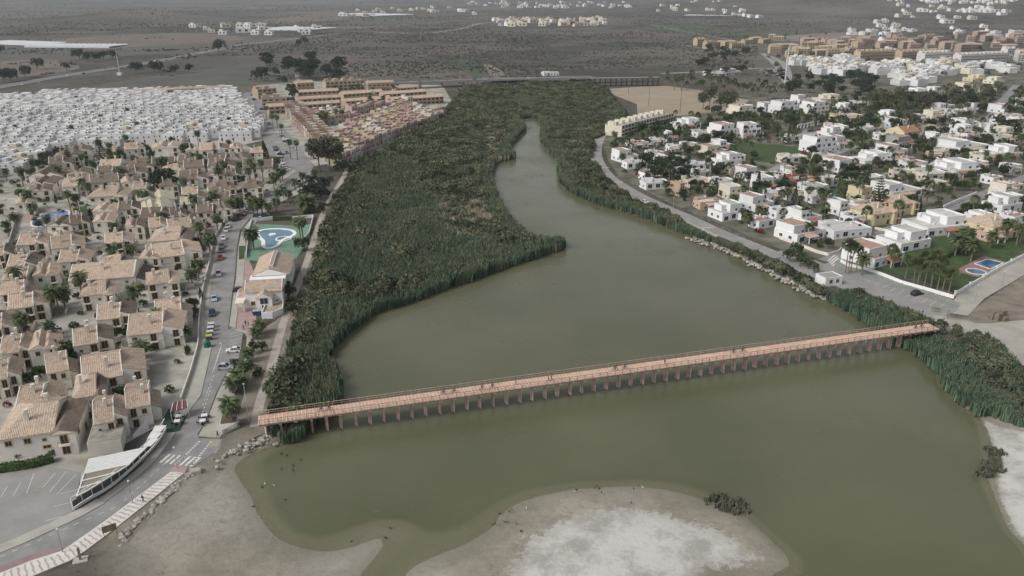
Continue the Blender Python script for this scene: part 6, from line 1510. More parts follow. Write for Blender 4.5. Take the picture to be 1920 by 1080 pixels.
# café tables
def table_set():
    t, l_ = MB(), MB(); t.box(-.5, .5, -.5, .5, .72, .76); l_.tube([(0, 0, 0), (0, 0, .72)], .05, 6); l_.box(-.3, .3, -.3, .3, 0, .04)
    return [('table_top', t.build('table_top', M('white_table', (.7, .7, .7), .4))), ('pedestal', l_.build('pedestal', IRON))]
def chair_set():
    s_, b, lg = MB(), MB(), MB(); s_.box(-.24, .24, -.24, .24, .42, .47); b.box(-.24, .24, .2, .25, .47, .88)
    for x in (-.2, .2):
        for y in (-.2, .2): lg.box(x - .02, x + .02, y - .02, y + .02, 0, .42)
    return [('seat', s_.build('seat', C_BLK)), ('backrest', b.build('backrest', C_BLK)), ('legs', lg.build('legs', IRON))]
TB, CH = table_set(), chair_set()
for k, (px, py, wh) in enumerate(((384,786,'far pavement café table'),(381,796,'near pavement café table'),(336,787,'upper green terrace table'),(333,797,'lower green terrace table'))):
    g = G(px, py) + Vector((0, 0, .2)); tag(place(TB, 'table', g, .3, 1.3), 'white square table, the ' + wh, 'table', full=True)
    for j, nm in enumerate(('right', 'far', 'left', 'near')):
        a = j * math.pi / 2 + .3; tag(place(CH, 'chair', g + Vector((math.cos(a), math.sin(a), 0)) * 1.05, a - math.pi / 2, 1.1), f'black chair on the {nm} side of the {wh}', 'chair', full=True)
# restaurant: red striped awning, green terrace, long white pergola
structure(px_sheet('green_terrace', [(304,790),(316,768),(350,757),(353,775),(338,808),(314,812)], .12, .4, M('green_terrace', (.035, .07, .055), .85)))
CANV = M('awning_canvas', (.66, .66, .64), .8, .05, .6); AWR = M('awning_red', (.16, .04, .045), .8); ALU = M('white_aluminium', (.68, .68, .67), .5)
def quad_panel(mb, q, t=.08, mi=0):
    mb.hexa([Vector(p) - Vector((0, 0, t)) for p in q] + [Vector(p) for p in q], mi)
def corner(pts_, zs): return [G(p[0], p[1], LAND + z_) for p, z_ in zip(pts_, zs)]
aw = add('striped_awning', None, None, G(335, 775)); tag(aw, 'dark red awning with white stripes over the green terrace', 'awning', full=True)
A = corner([(320,773),(352,764),(350,749),(325,755)], (2.6, 2.6, 3.2, 3.2)); off = G(335, 775)
for k in range(7):
    mb = MB(); f0, f1 = k / 7, (k + .8) / 7
    quad_panel(mb, [A[0].lerp(A[1], f0) - off, A[0].lerp(A[1], f1) - off, A[3].lerp(A[2], f1) - off, A[3].lerp(A[2], f0) - off]); add('canvas_strip', mb.build('canvas_strip', AWR), aw)
mb = MB()
for k in range(4): f = k / 3; mb.bar(A[0].lerp(A[1], f) - off + Vector((0, 0, .06)), A[3].lerp(A[2], f) - off + Vector((0, 0, .06)), .12)
add('frame', mb.build('frame', ALU), aw)
for p in (A[0], A[1]): mb = MB(); mb.tube([(p.x - off.x, p.y - off.y, 0), p - off], .06, 6); add('post', mb.build('post', ALU), aw)
off = G(210, 860)
rest = add('restaurant_pergola', None, None, off); tag(rest, 'long white slatted restaurant pergola curving along the road', 'pergola', full=True)
A = corner([(157,889),(243,870),(277,837),(166,860)], (3.0, 3.0, 3.3, 3.3)); nst = 9
for k in range(nst):
    mb = MB(); f0, f1 = k / nst, (k + .88) / nst
    quad_panel(mb, [A[0].lerp(A[3], f0) - off, A[1].lerp(A[2], f0) - off, A[1].lerp(A[2], f1) - off, A[0].lerp(A[3], f1) - off]); add('roof_panel', mb.build('roof_panel', CANV), rest)
for k, (a, b, c, d) in enumerate((((268,838),(283,836),(297,822),(277,822)), ((276,823),(295,822),(304,812),(284,810)), ((285,811),(302,811),(313,799),(291,800)))):
    mb = MB(); q = corner([a, b, c, d], (3.0, 3.0, 3.0, 3.0)); quad_panel(mb, [p - off + Vector((0, 0, .12 * k)) for p in q], .05); add('canvas_sheet', mb.build('canvas_sheet', CANV), rest)
B0, B1, B2, B3 = corner([(144,931),(163,921),(243,871),(158,889)], (2.9, 2.9, 2.95, 2.95))
for k in range(15):
    f = (k + .5) / 15; mb = MB(); mb.bar(B0.lerp(B3, f) - off, B1.lerp(B2, f) - off, .42, .05); add('slat', mb.build('slat', M('pergola_slat', (.27, .235, .19), .85)), rest)
for f in (0, .33, .66, 1): mb = MB(); mb.bar(B0.lerp(B3, f) - off + Vector((0, 0, .14)), B1.lerp(B2, f) - off + Vector((0, 0, .14)), .35, .14); add('beam', mb.build('beam', ALU), rest)
for p, q in ((B0, B3), (B1, B2)): mb = MB(); mb.bar(p - off + Vector((0, 0, .05)), q - off + Vector((0, 0, .05)), .25, .2); add('beam', mb.build('beam', ALU), rest)
front = resample(smooth(GL([(138,958),(168,938),(205,917),(240,888),(272,858),(296,832),(312,806)]), 4, closed=False), 15)
for i in range(14):
    a, b = front[i], front[i + 1]; a3, b3 = Vector((a.x, a.y, LAND)) - off, Vector((b.x, b.y, LAND)) - off
    mb = MB(); mb.bar(a3 + Vector((0, 0, .35)), b3 + Vector((0, 0, .35)), .22, .7); add('low_wall', mb.build('low_wall', WHITE), rest)
    mb = MB(); mb.bar(a3 + Vector((0, 0, 1.45)), b3 + Vector((0, 0, 1.45)), .04, 1.2); add('glass_pane', mb.build('glass_pane', M('smoked_glass', (.075, .08, .08), .15, spec=.5)), rest)
    mb = MB(); mb.box(-.09, .09, -.09, .09, 0, 3.0); add('post', mb.build('post', ALU), rest, a3)
    mb = MB(); mb.bar(a3 + Vector((0, 0, 2.9)), b3 + Vector((0, 0, 2.9)), .16, .2); add('beam', mb.build('beam', ALU), rest)
structure(px_sheet('restaurant_floor', [(135,962),(168,940),(205,919),(240,890),(272,860),(296,834),(312,808),(295,800),(240,830),(165,870),(146,925)], .10, .3, M('restaurant_floor', (.07, .065, .06), .8)))
ax = MB(); Aq = corner([(168,858),(231,848),(243,799),(183,805)], (0, 0, 0, 0)); off = Aq[0].copy()
ax.prism([(p.x - off.x, p.y - off.y) for p in Aq], 0, 3.3); axr = MB(); axr.prism([((p.x - off.x) * .985 + .1, (p.y - off.y) * .985 + .1) for p in Aq], 3.3, 3.36)
tag(place([('wall', ax.build('wall', CREAM)), ('flat_roof', axr.build('flat_roof', M('weathered_screed', (.27, .255, .225), .95, .3, .5)))], 'restaurant_annex', off), 'restaurant annex with weathered flat concrete roof behind the pergola', 'building', full=True)
wallm = MB(); w0 = [G(p[0], p[1]) for p in ((250,822),(276,810),(275,790))]; off = w0[0]
for a, b, h0, h1 in ((w0[0], w0[1], .9, 3.0),):
    wallm.hexa([(v.x - off.x, v.y - off.y + dy, z_) for dy in (0,) for v, z_ in ((a, 0), (b, 0))] + [(v.x - off.x + .3, v.y - off.y + .5, z_) for v, z_ in ((b, 0), (a, 0))] + [(a.x - off.x, a.y - off.y, h0), (b.x - off.x, b.y - off.y, h1), (b.x - off.x + .3, b.y - off.y + .5, h1), (a.x - off.x + .3, a.y - off.y + .5, h0)])
tag(add('stair_wall', wallm.build('stair_wall', WHITE), None, off), 'white sweeping stair wall beside the restaurant houses', 'wall', full=True)
# boards and posts on the beach side
def board(px, py, w, h, z0, rz, desc, m_):
    p = MB(); p.box(-w / 2, -w / 2 + .12, -.06, .06, 0, z0 + h); q = MB(); q.box(w / 2 - .12, w / 2, -.06, .06, 0, z0 + h); b = MB(); b.box(-w / 2 - .1, w / 2 + .1, -.1, -.06, z0, z0 + h)
    tag(place([('post', p.build('post', TIM3)), ('post', q.build('post', TIM3)), ('panel', b.build('panel', m_))], 'notice_board', G(px, py), rz), desc, 'notice board', full=True)
BRDM = M('board_timber', (.24, .20, .15), .85, .2, 1)
board(208, 1006, 2.2, 1.4, 1.2, R(35), 'wooden notice board beside the striped promenade', BRDM); board(1754, 586, 2.4, 1.0, .8, R(-15), 'wooden notice board between car park and sandy track', BRDM)
pm = MB(); pm.box(-.18, .18, -.18, .18, 0, 2.6); pf = MB(); pf.box(-1.2, 1.2, -.9, .9, -.2, .12); tag(place([('shaft', pm.build('shaft', BRDM)), ('plinth', pf.build('plinth', CONC))], 'wooden_post', G(151, 1050), R(20)), 'thick wooden post on a square plinth at the promenade edge', 'post', full=True)
pm2 = MB(); pm2.box(-.14, .14, -.14, .14, 0, 2.8); tag(add('wooden_post', pm2.build('wooden_post', BRDM), None, G(1776, 597)), 'single wooden post on the sandy track near the bridge end', 'post', full=True)
# low white kiosk by the bridge, balustrade
kb = MB(); kb.box(-1.8, 1.8, -1.2, 2.6, 0, 1.5); kt = MB(); kt.box(-1.7, 1.7, -1.1, 2.5, 1.5, 1.62); tag(place([('wall', kb.build('wall', WHITE)), ('planting', kt.build('planting', M('planter_soil', (.12, .085, .07), .9)))], 'planter', G(430, 800), R(14)), 'white walled planter at the foot of the big palm', 'planter', full=True)
bal = add('balustrade', None, None, G(418, 822)); tag(bal, 'stone balustrade stepping up beside the bridge approach', 'balustrade', full=True); a, b = G(417, 816), G(450, 801); off = G(418, 822)
mb = MB(); mb.bar(a - off + Vector((0, 0, 1.0)), b - off + Vector((0, 0, 1.5)), .25, .15); add('handrail', mb.build('handrail', CONC), bal); mb = MB(); mb.bar(a - off + Vector((0, 0, .1)), b - off + Vector((0, 0, .3)), .3, .3); add('base', mb.build('base', CONC), bal)
for k in range(12): p = a.lerp(b, (k + .5) / 12) - off; mb = MB(); mb.lathe([(.07, .2), (.12, .5), (.06, .8), (.09, 1.2)], 6); add('baluster', mb.build('baluster', CONC), bal, (p.x, p.y, p.z + .1))

# ================================================================== clubhouse and pools
def pool(name, xy, rim_w, desc, zc=.12, deckm=WHITE, wm=None):
    pts_ = smooth(xy, 4); c = sum((Vector(p) for p in pts_), Vector((0, 0))) / len(pts_); loc = [Vector(p) - c for p in pts_]
    a = sum(loc[i].x * loc[(i + 1) % len(loc)].y - loc[(i + 1) % len(loc)].x * loc[i].y for i in range(len(loc)))
    if a < 0: loc.reverse()
    w = MB(); w.face([(p.x, p.y, .10) for p in loc]); r_ = MB(); m_ = len(loc)
    out = []
    for i in range(m_):
        t = (loc[(i + 1) % m_] - loc[i - 1]).normalized(); out.append(loc[i] + Vector((t.y, -t.x)) * rim_w)
    for i in range(m_):
        j = (i + 1) % m_; r_.face([(loc[i].x, loc[i].y, .20), (out[i].x, out[i].y, .20), (out[j].x, out[j].y, .20), (loc[j].x, loc[j].y, .20)][::-1]); r_.face([(loc[i].x, loc[i].y, 0), (loc[j].x, loc[j].y, 0), (loc[j].x, loc[j].y, .20), (loc[i].x, loc[i].y, .20)][::-1]); r_.face([(out[i].x, out[i].y, 0), (out[j].x, out[j].y, 0), (out[j].x, out[j].y, .20), (out[i].x, out[i].y, .20)])
    o = place([('pool_water', w.build('pool_water', wm or POOLW)), ('rim', r_.build('rim', deckm))], name, (c.x, c.y, LAND + zc)); tag(o, desc, 'pool', full=True); return o
POOLW = M('pool_water', (.10, .21, .30), .08, .12, .5, spec=.5); POOLB = M('pool_water_deep', (.05, .13, .25), .08, .15, .4, spec=.5)
structure(px_sheet('pool_deck', [(460,488),(464,452),(476,420),(500,421),(560,424),(586,420),(578,450),(566,470),(556,486),(500,490)], .135, .4, GREENPV))
pool('swimming_pool', GL([(487,436),(500,432),(525,431),(545,434),(549,440),(540,445),(528,450),(521,456),(515,462),(505,465),(498,462),(497,452),(490,445)]), 1.5, 'curved white rimmed pool with shallow lobe on the green deck')
isl = MB(); isl.lathe([(1.5, 0), (1.5, .35), (0, .36)], 14); tag(add('pool_island', isl.build('pool_island', WHITE), None, G(511, 441) + Vector((0, 0, .15))), 'round white island standing in the curved pool', 'island', full=True)
rg = MB(); rg.lathe([(3.2, 0), (3.2, .32), (2.6, .32), (2.6, .0)], 18); tag(add('pool_ring', rg.build('pool_ring', WHITE), None, G(532, 449) + Vector((0, 0, .16))), 'white ring wall around the paddling corner of the curved pool', 'ring wall', full=True)
wl_ = add('pool_wall', None, None, G(462, 482)); tag(wl_, 'white wall around the green pool deck', 'wall', full=True); off = G(462, 482)
for pa, pb in (((462,484),(466,440)),((466,440),(472,416)),((472,416),(512,411)),((548,412),(588,408)),((588,408),(580,440)),((580,440),(566,456))):
    mb = MB(); mb.bar(G(*pa) - off + Vector((0, 0, .7)), G(*pb) - off + Vector((0, 0, .7)), .2, 1.4); add('wall_panel', mb.build('wall_panel', WHITE), wl_)
def club():
    wall, roof, tr, parts = MB(), MB(), MB(), []
    a = R(22)
    wall.box(-6, 6, 0, 14, 0, 5.4); gable_x(roof, wall, -6, 6, 0, 9, 5.4, 2.0, yr=.45)
    wall.box(-5, 7, 14.003, 30, 0, 5.6); gable_y(roof, wall, -5, 7, 12.5, 30.3, 5.6, 2.2, xr=.45)
    wall.box(-2, 3, -3.4, -.003, 0, 4.6); gable_y(roof, wall, -2, 3, -3.6, 1.5, 4.6, 1.2)
    wall.box(-8.5, -6.003, 1, 9, 0, 2.9); gable_x(roof, wall, -9, -6.0, 1, 9, 2.9, .8)
    lw = MB(); lw.box(.2, 1.6, 15, 29, 7.45, 8.3); lr = MB(); lr.box(.4, 1.4, 15.2, 28.8, 8.3, 8.36)
    parts += [('roof_well', lw.build('roof_well', WHITE), None, 0, [('well_floor', lr.build('well_floor', TERR))])]
    parts += [win(WIN_W, 6.001, 3, 3.0, math.pi / 2), win(WIN_V, 6.001, 8, 3.0, math.pi / 2), win(WIN_W, 7.001, 17, 3.0, math.pi / 2), win(WIN_W, .5, -3.4, 2.6, 0), win(WIN_A, -3.6, 0, 1.0, 0), win(WIN_A, 4.6, 0, 1.0, 0), win(WIN_D, .4, -3.4, .1, 0)]
    ar = MB()
    for x in (-8.6, -6.4): ar.box(x, x + .4, -3.2, -2.8, 0, 3.0)
    ar.box(-8.8, -5.9, -3.4, .9, 3.0, 3.3); parts.append(('arched_porch', ar.build('arched_porch', CREAM)))
    return [('wall', wall.build('wall', WHITE)), ('roof', roof.build('roof', T_TAN))] + parts
g = G(497, 576); tag(place(club(), 'clubhouse', g, R(10), (.95, 1.12, 1)), 'long white clubhouse with tan hipped roofs below the curved pool', 'clubhouse', full=True); HOUSES.append((g.x, g.y + 8, 12))
en = add('walled_yard', None, None, G(506, 598)); off = G(506, 598); tag(en, 'white walled yard filled with rubble beside the footpath', 'yard', full=True)
cs = [G(*p) for p in ((492,598),(512,597),(531,590),(532,572),(520,578),(500,580))]
for p, q in zip(cs, cs[1:] + cs[:1]): mb = MB(); mb.bar(p - off + Vector((0, 0, 1.1)), q - off + Vector((0, 0, 1.1)), .25, 2.2); add('wall_panel', mb.build('wall_panel', WHITE), en)
mb = MB(); mb.face([(p.x - off.x, p.y - off.y, 1.7) for p in cs]); add('rubble_fill', mb.build('rubble_fill', M('rubble_fill', (.34, .29, .23), .95, .3, 1.2)), en)
sk = MB(); sk.hexa([(-1.6, -.8, .1), (1.6, -.8, .1), (1.6, .8, .1), (-1.6, .8, .1), (-2, -1, 1.4), (2, -1, 1.4), (2, 1, 1.4), (-2, 1, 1.4)]); sf = MB(); sf.box(-1.8, 1.8, -.85, .85, 1.15, 1.42); tag(place([('hull', sk.build('hull', M('skip_blue', (.03, .07, .22), .5))), ('debris', sf.build('debris', ROCK))], 'skip', G(486, 590) + Vector((0, 0, .1)), R(15)), 'blue waste skip beside the walled yard', 'skip', full=True)
# left village pool
structure(px_sheet('pool_terrace', [(44,398),(128,390),(150,396),(146,402),(108,420),(60,425),(48,412)], .10, .3, PINK))
pool('village_pool', [tuple(p) for p in GL([(62,424),(64,412),(78,410),(80,402),(124,396),(126,404),(106,411),(88,416),(84,424)])], .8, 'angular blue pool on the pink terrace in the village', .10, CREAM, M('pool_water_blue', (.10, .19, .36), .08, .1, .5, spec=.5))
# right bank pools with brick deck
structure(px_sheet('brick_pool_deck', [(1790,508),(1845,480),(1888,492),(1834,520)], .10, .3, M('brick_paving', (.27, .185, .155), .9, .15, .8)))
mb = MB(); q = GL([(1828,495),(1852,487),(1880,494),(1857,505)])
def rect_pool(q, desc, wm, rim=.5):
    c = sum((Vector(p) for p in q), Vector((0, 0))) / 4; l_ = [Vector(p) - c for p in q]
    w = MB(); w.face([(p.x, p.y, .09) for p in l_]); r_ = MB()
    for i in range(4):
        a, b = l_[i], l_[(i + 1) % 4]; r_.bar((a.x * 1.04, a.y * 1.04, .1), (b.x * 1.04, b.y * 1.04, .1), rim, .16)
    tag(place([('pool_water', w.build('pool_water', wm)), ('rim', r_.build('rim', CREAM))], 'swimming_pool', (c.x, c.y, LAND + .1)), desc, 'pool', full=True)
rect_pool(q, 'rectangular blue pool on a brick deck by the white wall', POOLB)
rp_ = MB(); rp_.lathe([(0, .09), (2.9, .09)], 20); rr_ = MB(); rr_.lathe([(2.9, 0), (2.9, .18), (3.4, .18), (3.4, 0)], 20); tag(place([('pool_water', rp_.build('pool_water', POOLB)), ('rim', rr_.build('rim', CREAM))], 'paddling_pool', G(1830, 510) + Vector((0, 0, .1))), 'round paddling pool next to the rectangular pool', 'pool', full=True)
rect_pool(GL([(1651,241),(1670,234),(1692,236),(1688,246)]), 'turquoise pool among the palms of the villa quarter', M('pool_turquoise', (.09, .30, .34), .08, spec=.5))
rect_pool(GL([(604,232),(634,229),(638,236),(612,238)]), 'turquoise pool between the pink terraces', M('pool_turquoise', (.09, .30, .34)))
# boundary walls on the right
def long_wall(name, pts_, h, t, m_, desc, piers=None, tops=False):
    P_ = [G(*p) for p in pts_]; off = P_[0].copy(); o = add(name, None, None, off); tag(o, desc, 'wall', full=True)
    for a, b in zip(P_, P_[1:]):
        mb = MB(); mb.bar(a - off + Vector((0, 0, h / 2)), b - off + Vector((0, 0, h / 2)), t, h); add('wall_panel', mb.build('wall_panel', m_), o)
    if piers:
        pm_ = MB(); pm_.box(-.25, .25, -.25, .25, 0, h + .35); pm_.box(-.32, .32, -.32, .32, h + .35, h + .45); pme = pm_.build('pillar', m_)
        for p in P_: add('pillar', pme, o, p - off)
long_wall('boundary_wall', [(1790,554),(1818,538),(1842,524),(1868,508),(1895,494),(1925,479),(1970,457)], 1.3, .3, WHITE, 'long white garden wall along the sandy lane', True)
long_wall('boundary_wall', [(1576,492),(1590,500),(1620,506),(1650,516),(1690,532),(1740,546),(1788,560)], 1.2, .3, WHITE, 'white garden wall behind the palms of the lagoon car park')
long_wall('boundary_wall', [(1462,448),(1500,462),(1530,474),(1552,480),(1572,474),(1580,466)], 1.2, .3, CREAM, 'cream garden wall on the corner of lagoon road and villa street')
long_wall('boundary_wall', [(1768,392),(1800,378),(1830,366)], 1.8, .35, WHITE, 'white street wall with openings beside the villa street')
long_wall('boundary_wall', [(1640,430),(1670,436),(1700,424)], 1.1, .3, CREAM, 'cream corner wall around the yellow villa')
long_wall('boundary_wall', [(1540,330),(1590,338),(1640,336),(1675,326)], 1.6, .3, WHITE, 'white wall between the lawn and the large white villa')
long_wall('village_wall', [(340,752),(358,700),(372,650),(374,600),(380,548),(392,500),(402,447),(425,412)], 1.2, .25, CREAM, 'cream wall with railings between the village and the road')
long_wall('lane_wall', [(2,505),(20,450),(36,400),(46,362)], 1.6, .4, CONC, 'grey wall beside the lane at the left edge')
# pump house, fence, block stack on the right bank
ph = MB(); ph.box(-3.6, 3.6, 0, 5.4, 0, 3.0); ph.box(-3.65, 3.65, -.05, .2, 3.0, 3.3); ph.box(-3.65, 3.65, 5.2, 5.45, 3.0, 3.3); ph.box(-3.65, -3.4, .2, 5.2, 3.0, 3.3); ph.box(3.4, 3.65, .2, 5.2, 3.0, 3.3); pr_ = MB(); pr_.box(-3.4, 3.4, .2, 5.2, 3.0, 3.06)
tag(place([('wall', ph.build('wall', WHITE)), ('flat_roof', pr_.build('flat_roof', M('pump_roof', (.30, .305, .285), .9, .1, .5))), win(WIN_A, -1.2, 0, 1.2, 0), win(WIN_A, 1.6, 0, 1.2, 0)], 'pump_house', G(1562, 536), R(18), .95), 'small white pump house with flat grey roof by the reeds', 'building', full=True)
fn = add('timber_fence', None, None, G(1600, 548)); tag(fn, 'low timber fence between the reeds and the lagoon car park', 'fence', full=True); off = G(1600, 548)
fl_ = resample(GL([(1590,545),(1640,565),(1690,583),(1735,596)]), 26)
for k, p in enumerate(fl_):
    mb = MB(); mb.box(-.07, .07, -.07, .07, 0, 1.1); add('post', mb.build('post', TIM3), fn, (p.x - off.x, p.y - off.y, 0))
    if k: q_ = fl_[k - 1]; mb = MB(); mb.bar((p.x - off.x, p.y - off.y, .95), (q_.x - off.x, q_.y - off.y, .95), .08); mb.bar((p.x - off.x, p.y - off.y, .55), (q_.x - off.x, q_.y - off.y, .55), .07); add('rail', mb.build('rail', TIM3), fn)
PAL = M('weathered_block', (.20, .165, .13), .9, .2, 1.2)
for k, (px, py, n_, ds) in enumerate(((1860,598,4,'taller rear stack of weathered wooden pallets'),(1870,601,4,'front stack of weathered wooden pallets'),(1878,592,3,'low stack of pallets behind the others'),(1882,601,2,'lowest stack of pallets at the right'))):
    sp_ = []
    for j in range(n_): mb = MB(); mb.box(-.9, .9, -.8, .8, j * .62, j * .62 + .5); mb.box(-.95, .95, -.85, .85, j * .62 + .5, j * .62 + .6); sp_.append(('pallet', mb.build('pallet', PAL)))
    tag(place(sp_, 'pallet_stack', G(px, py), R(20)), ds + ' on the sand', 'pallets', full=True)
# arcade, sports stand, mast, viaduct
arc = add('arcade', None, None, G(1495, 243)); tag(arc, 'white arcade of round arches below the terraced villas', 'arcade', full=True); a, b = G(1495, 243), G(1552, 231); d_ = (b - a); nA = 9
ang = math.atan2(d_.y, d_.x); wA = d_.length / nA; arc.rotation_euler = (0, 0, ang)
mb = MB(); npt = 6
for s_ in (0,):
    top = 3.4; r_ = wA * .36; zc = 1.3
    mb.box(-wA / 2, -r_, 0, .5, 0, top); mb.box(r_, wA / 2, 0, .5, 0, top)
    for k in range(npt):
        a0, a1 = math.pi * k / npt, math.pi * (k + 1) / npt
        x0_, x1_ = -r_ * math.cos(a0), -r_ * math.cos(a1); mb.face([(x0_, 0, zc + r_ * math.sin(a0)), (x1_, 0, zc + r_ * math.sin(a1)), (x1_, 0, top), (x0_, 0, top)]); mb.face([(x0_, .5, top), (x1_, .5, top), (x1_, 0, top), (x0_, 0, top)])
ARC = mb.build('arch', WHITE)
for k in range(nA): add('arch', ARC, arc, (wA * (k + .5), 0, 0))
sd_ = add('sports_stand', None, None, G(1105, 160)); tag(sd_, 'long dark two tier open stand beside the bare field', 'stand', full=True); a, b = G(1105, 162), G(1234, 160); off = G(1105, 160); DK = M('dark_steel', (.045, .045, .05), .7)
for z_ in (.3, 4.0, 8.2): mb = MB(); mb.bar(a - off + Vector((0, 0, z_)), b - off + Vector((0, 0, z_)), 7.0 if z_ > 8 else 5, .5); add('deck', mb.build('deck', DK if z_ < 8 else M('stand_roof', (.25, .24, .23), .8)), sd_)
for k in range(14): p = a.lerp(b, k / 13) - off; mb = MB(); mb.box(-.25, .25, -3, -2.5, 0, 8.2); mb.box(-.25, .25, 2.5, 3, 0, 8.2); add('column', mb.build('column', DK), sd_, p)
for px, py, h_ in ((1154,160,22),(1178,175,24),(1216,200,24),(1275,212,26),(1290,165,24),(1360,178,24),(1416,187,22),(1440,185,20)):
    mb = MB(); mb.tube([(0, 0, 0), (0, 0, h_)], [.25, .12], 6); hd = MB(); hd.box(-1.4, 1.4, -.2, .2, h_, h_ + .8); tag(place([('mast', mb.build('mast', M('floodlight_steel', (.16, .15, .145), .6))), ('lamp_bar', hd.build('lamp_bar', DK))], 'floodlight', G(px, py)), 'slim floodlight mast', 'floodlight', 'floodlights around the bare field')
mb = MB(); mb.tube([(0, 0, 0), (0, 0, 34)], [1.0, .8], 10); cp_ = MB(); cp_.lathe([(1.2, 34), (1.2, 36), (0, 36.5)], 10); tag(place([('shaft', mb.build('shaft', M('mast_grey', (.5, .5, .5), .6))), ('cap', cp_.build('cap', M('mast_grey', (.5, .5, .5), .6)))], 'telecom_mast', G(1472, 156)), 'tall pale telecom mast beside the dark pines', 'mast', full=True)
mb = MB(); mb.tube([(0, 0, 0), (0, 0, 27)], [.55, .35], 8); cp_ = MB(); cp_.box(-2.5, 2.5, -2, 2, 0, 3); tag(place([('shaft', mb.build('shaft', M('mast_grey', (.5, .5, .5), .6))), ('hut', cp_.build('hut', CREAM))], 'telecom_mast', G(225, 141)), 'pale telecom mast with hut beside the highway', 'mast', full=True)
vd = add('road_viaduct', None, None, G(820, 160)); tag(vd, 'low concrete road viaduct crossing the head of the marsh', 'viaduct', full=True); off = G(820, 160)
vp = resample(smooth([G(px, py, LAND + 6).to_2d() for px, py in ((680,158),(760,155),(850,151),(960,148),(1050,146),(1112,145))], 4, closed=False), 22)
VC = M('viaduct_concrete', (.27, .265, .26), .9, .1, .05)
for k in range(21):
    p, q = vp[k], vp[k + 1]; mb = MB(); mb.bar((p.x - off.x, p.y - off.y, 5.6), (q.x - off.x, q.y - off.y, 5.6), 12, .9); add('deck_span', mb.build('deck_span', VC), vd)
    for s_ in (-1, 1):
        t = (q - p).normalized(); nn = Vector((-t.y, t.x)) * 5.9 * s_; mb = MB(); mb.bar((p.x + nn.x - off.x, p.y + nn.y - off.y, 6.5), (q.x + nn.x - off.x, q.y + nn.y - off.y, 6.5), .25, .9); add('parapet', mb.build('parapet', VC), vd)
    if k % 2: mb = MB(); mb.box(-.6, .6, -4.5, 4.5, 0, 5.2); add('pier', mb.build('pier', VC), vd, (p.x - off.x, p.y - off.y, 0))
for px, f, col, sp_ in ((905, 0, 'white', VAN), (880, 0, 'navy', HATCH), (990, 0, 'white', HATCH), (790, 0, 'grey', HATCH)):
    q_ = min(vp, key=lambda v: abs(P((v.x, v.y, LAND + 6))[0] - px)); o = place(sp_, 'car', (q_.x, q_.y, LAND + 6.05), R(100), None, {'body': CARP[col]}); tag(o, f'{col} {KN[id(sp_)]} crossing the low road viaduct near its ' + ('middle' if px == 905 else 'centre left' if px == 880 else 'right end' if px == 990 else 'left end'), 'car', full=True)
tt = MB(); tt.lathe([(2.6, 2.2), (2.0, 3.0), (.0, 5.2)], 8); tp = MB()
for k in range(8): tp.tube([(2.5 * math.cos(k * .785), 2.5 * math.sin(k * .785), 0), (2.5 * math.cos(k * .785), 2.5 * math.sin(k * .785), 2.2)], .07, 5)
tag(place([('canopy', tt.build('canopy', CANV)), ('poles', tp.build('poles', ALU))], 'pavilion_tent', G(661, 283), 0, .9), 'round white tent roof at the corner of the pink terraces', 'tent', full=True)
st_ = MB(); st_.face([(0, 0, 9), (-5, 1, 5), (.5, 2, 4)]); st_.face([(.5, 2.05, 4), (-5, 1.05, 5), (0, .05, 9)]); sm_ = MB(); sm_.tube([(0, 0, 0), (0, 0, 9)], .12, 6); tag(place([('sail', st_.build('sail', CANV)), ('mast', sm_.build('mast', ALU))], 'shade_sail', G(702, 186)), 'pointed white shade sail among the tan flats', 'shade sail', full=True)

# ================================================================== birds
BB = M('bird_dark', (.035, .03, .028), .7); BWm = M('bird_pale', (.5, .5, .48), .7)
def bird_spec(m_):
    b = MB(); b.lathe([(0, -.28), (.07, -.2), (.12, -.05), (.11, .08), (.05, .18), (0, .25)], 7)
    b.v = [(x * .9, z_, .26 + y) for x, y, z_ in b.v]; h_ = MB(); h_.lathe([(0, -.07), (.06, -.03), (.06, .03), (0, .07)], 6, (0, -.28 + .56, .42)); h_.bar((0, .32, .42), (0, .42, .40), .025)
    lg = MB(); lg.tube([(-.04, 0, 0), (-.04, 0, .2)], .012, 4); lg.tube([(.04, 0, 0), (.04, 0, .2)], .012, 4)
    return [('body', b.build('body', m_)), ('head', h_.build('head', m_)), ('legs', lg.build('legs', IRON))]
BS = [bird_spec(BB), bird_spec(BWm)]
rbb = random.Random(8)
for k, (px, py) in enumerate([(937,964),(955,961),(960,958),(987,954),(923,984),(929,983),(947,981),(951,979),(967,983),(977,998),(1078,923),(1081,921),(1115,917),(1119,914),(1124,918),(1128,925),(1188,918),(1205,915),(1183,944),(723,1010),(731,991),(659,1016),(476,952),(491,914),(497,908),(527,852),(538,855),(548,880),(550,884),(549,874),(563,863),(514,911),(528,880),(535,938),(1206,1065),(1186,1068)]):
    z_ = .05 if inside(SHORE, np.array([G(px, py, .2).x]), np.array([G(px, py, .2).y]))[0] else .45
    g = G(px, py, z_); g.z = z_ - (.12 if z_ < .1 else 0)
    tag(place(BS[1 if k % 7 == 3 else 0], 'water_bird', g, rbb.uniform(0, 6.28), rbb.uniform(.9, 1.3)), 'pale water bird' if k % 7 == 3 else 'dark water bird', 'bird', 'water birds on the shallows')
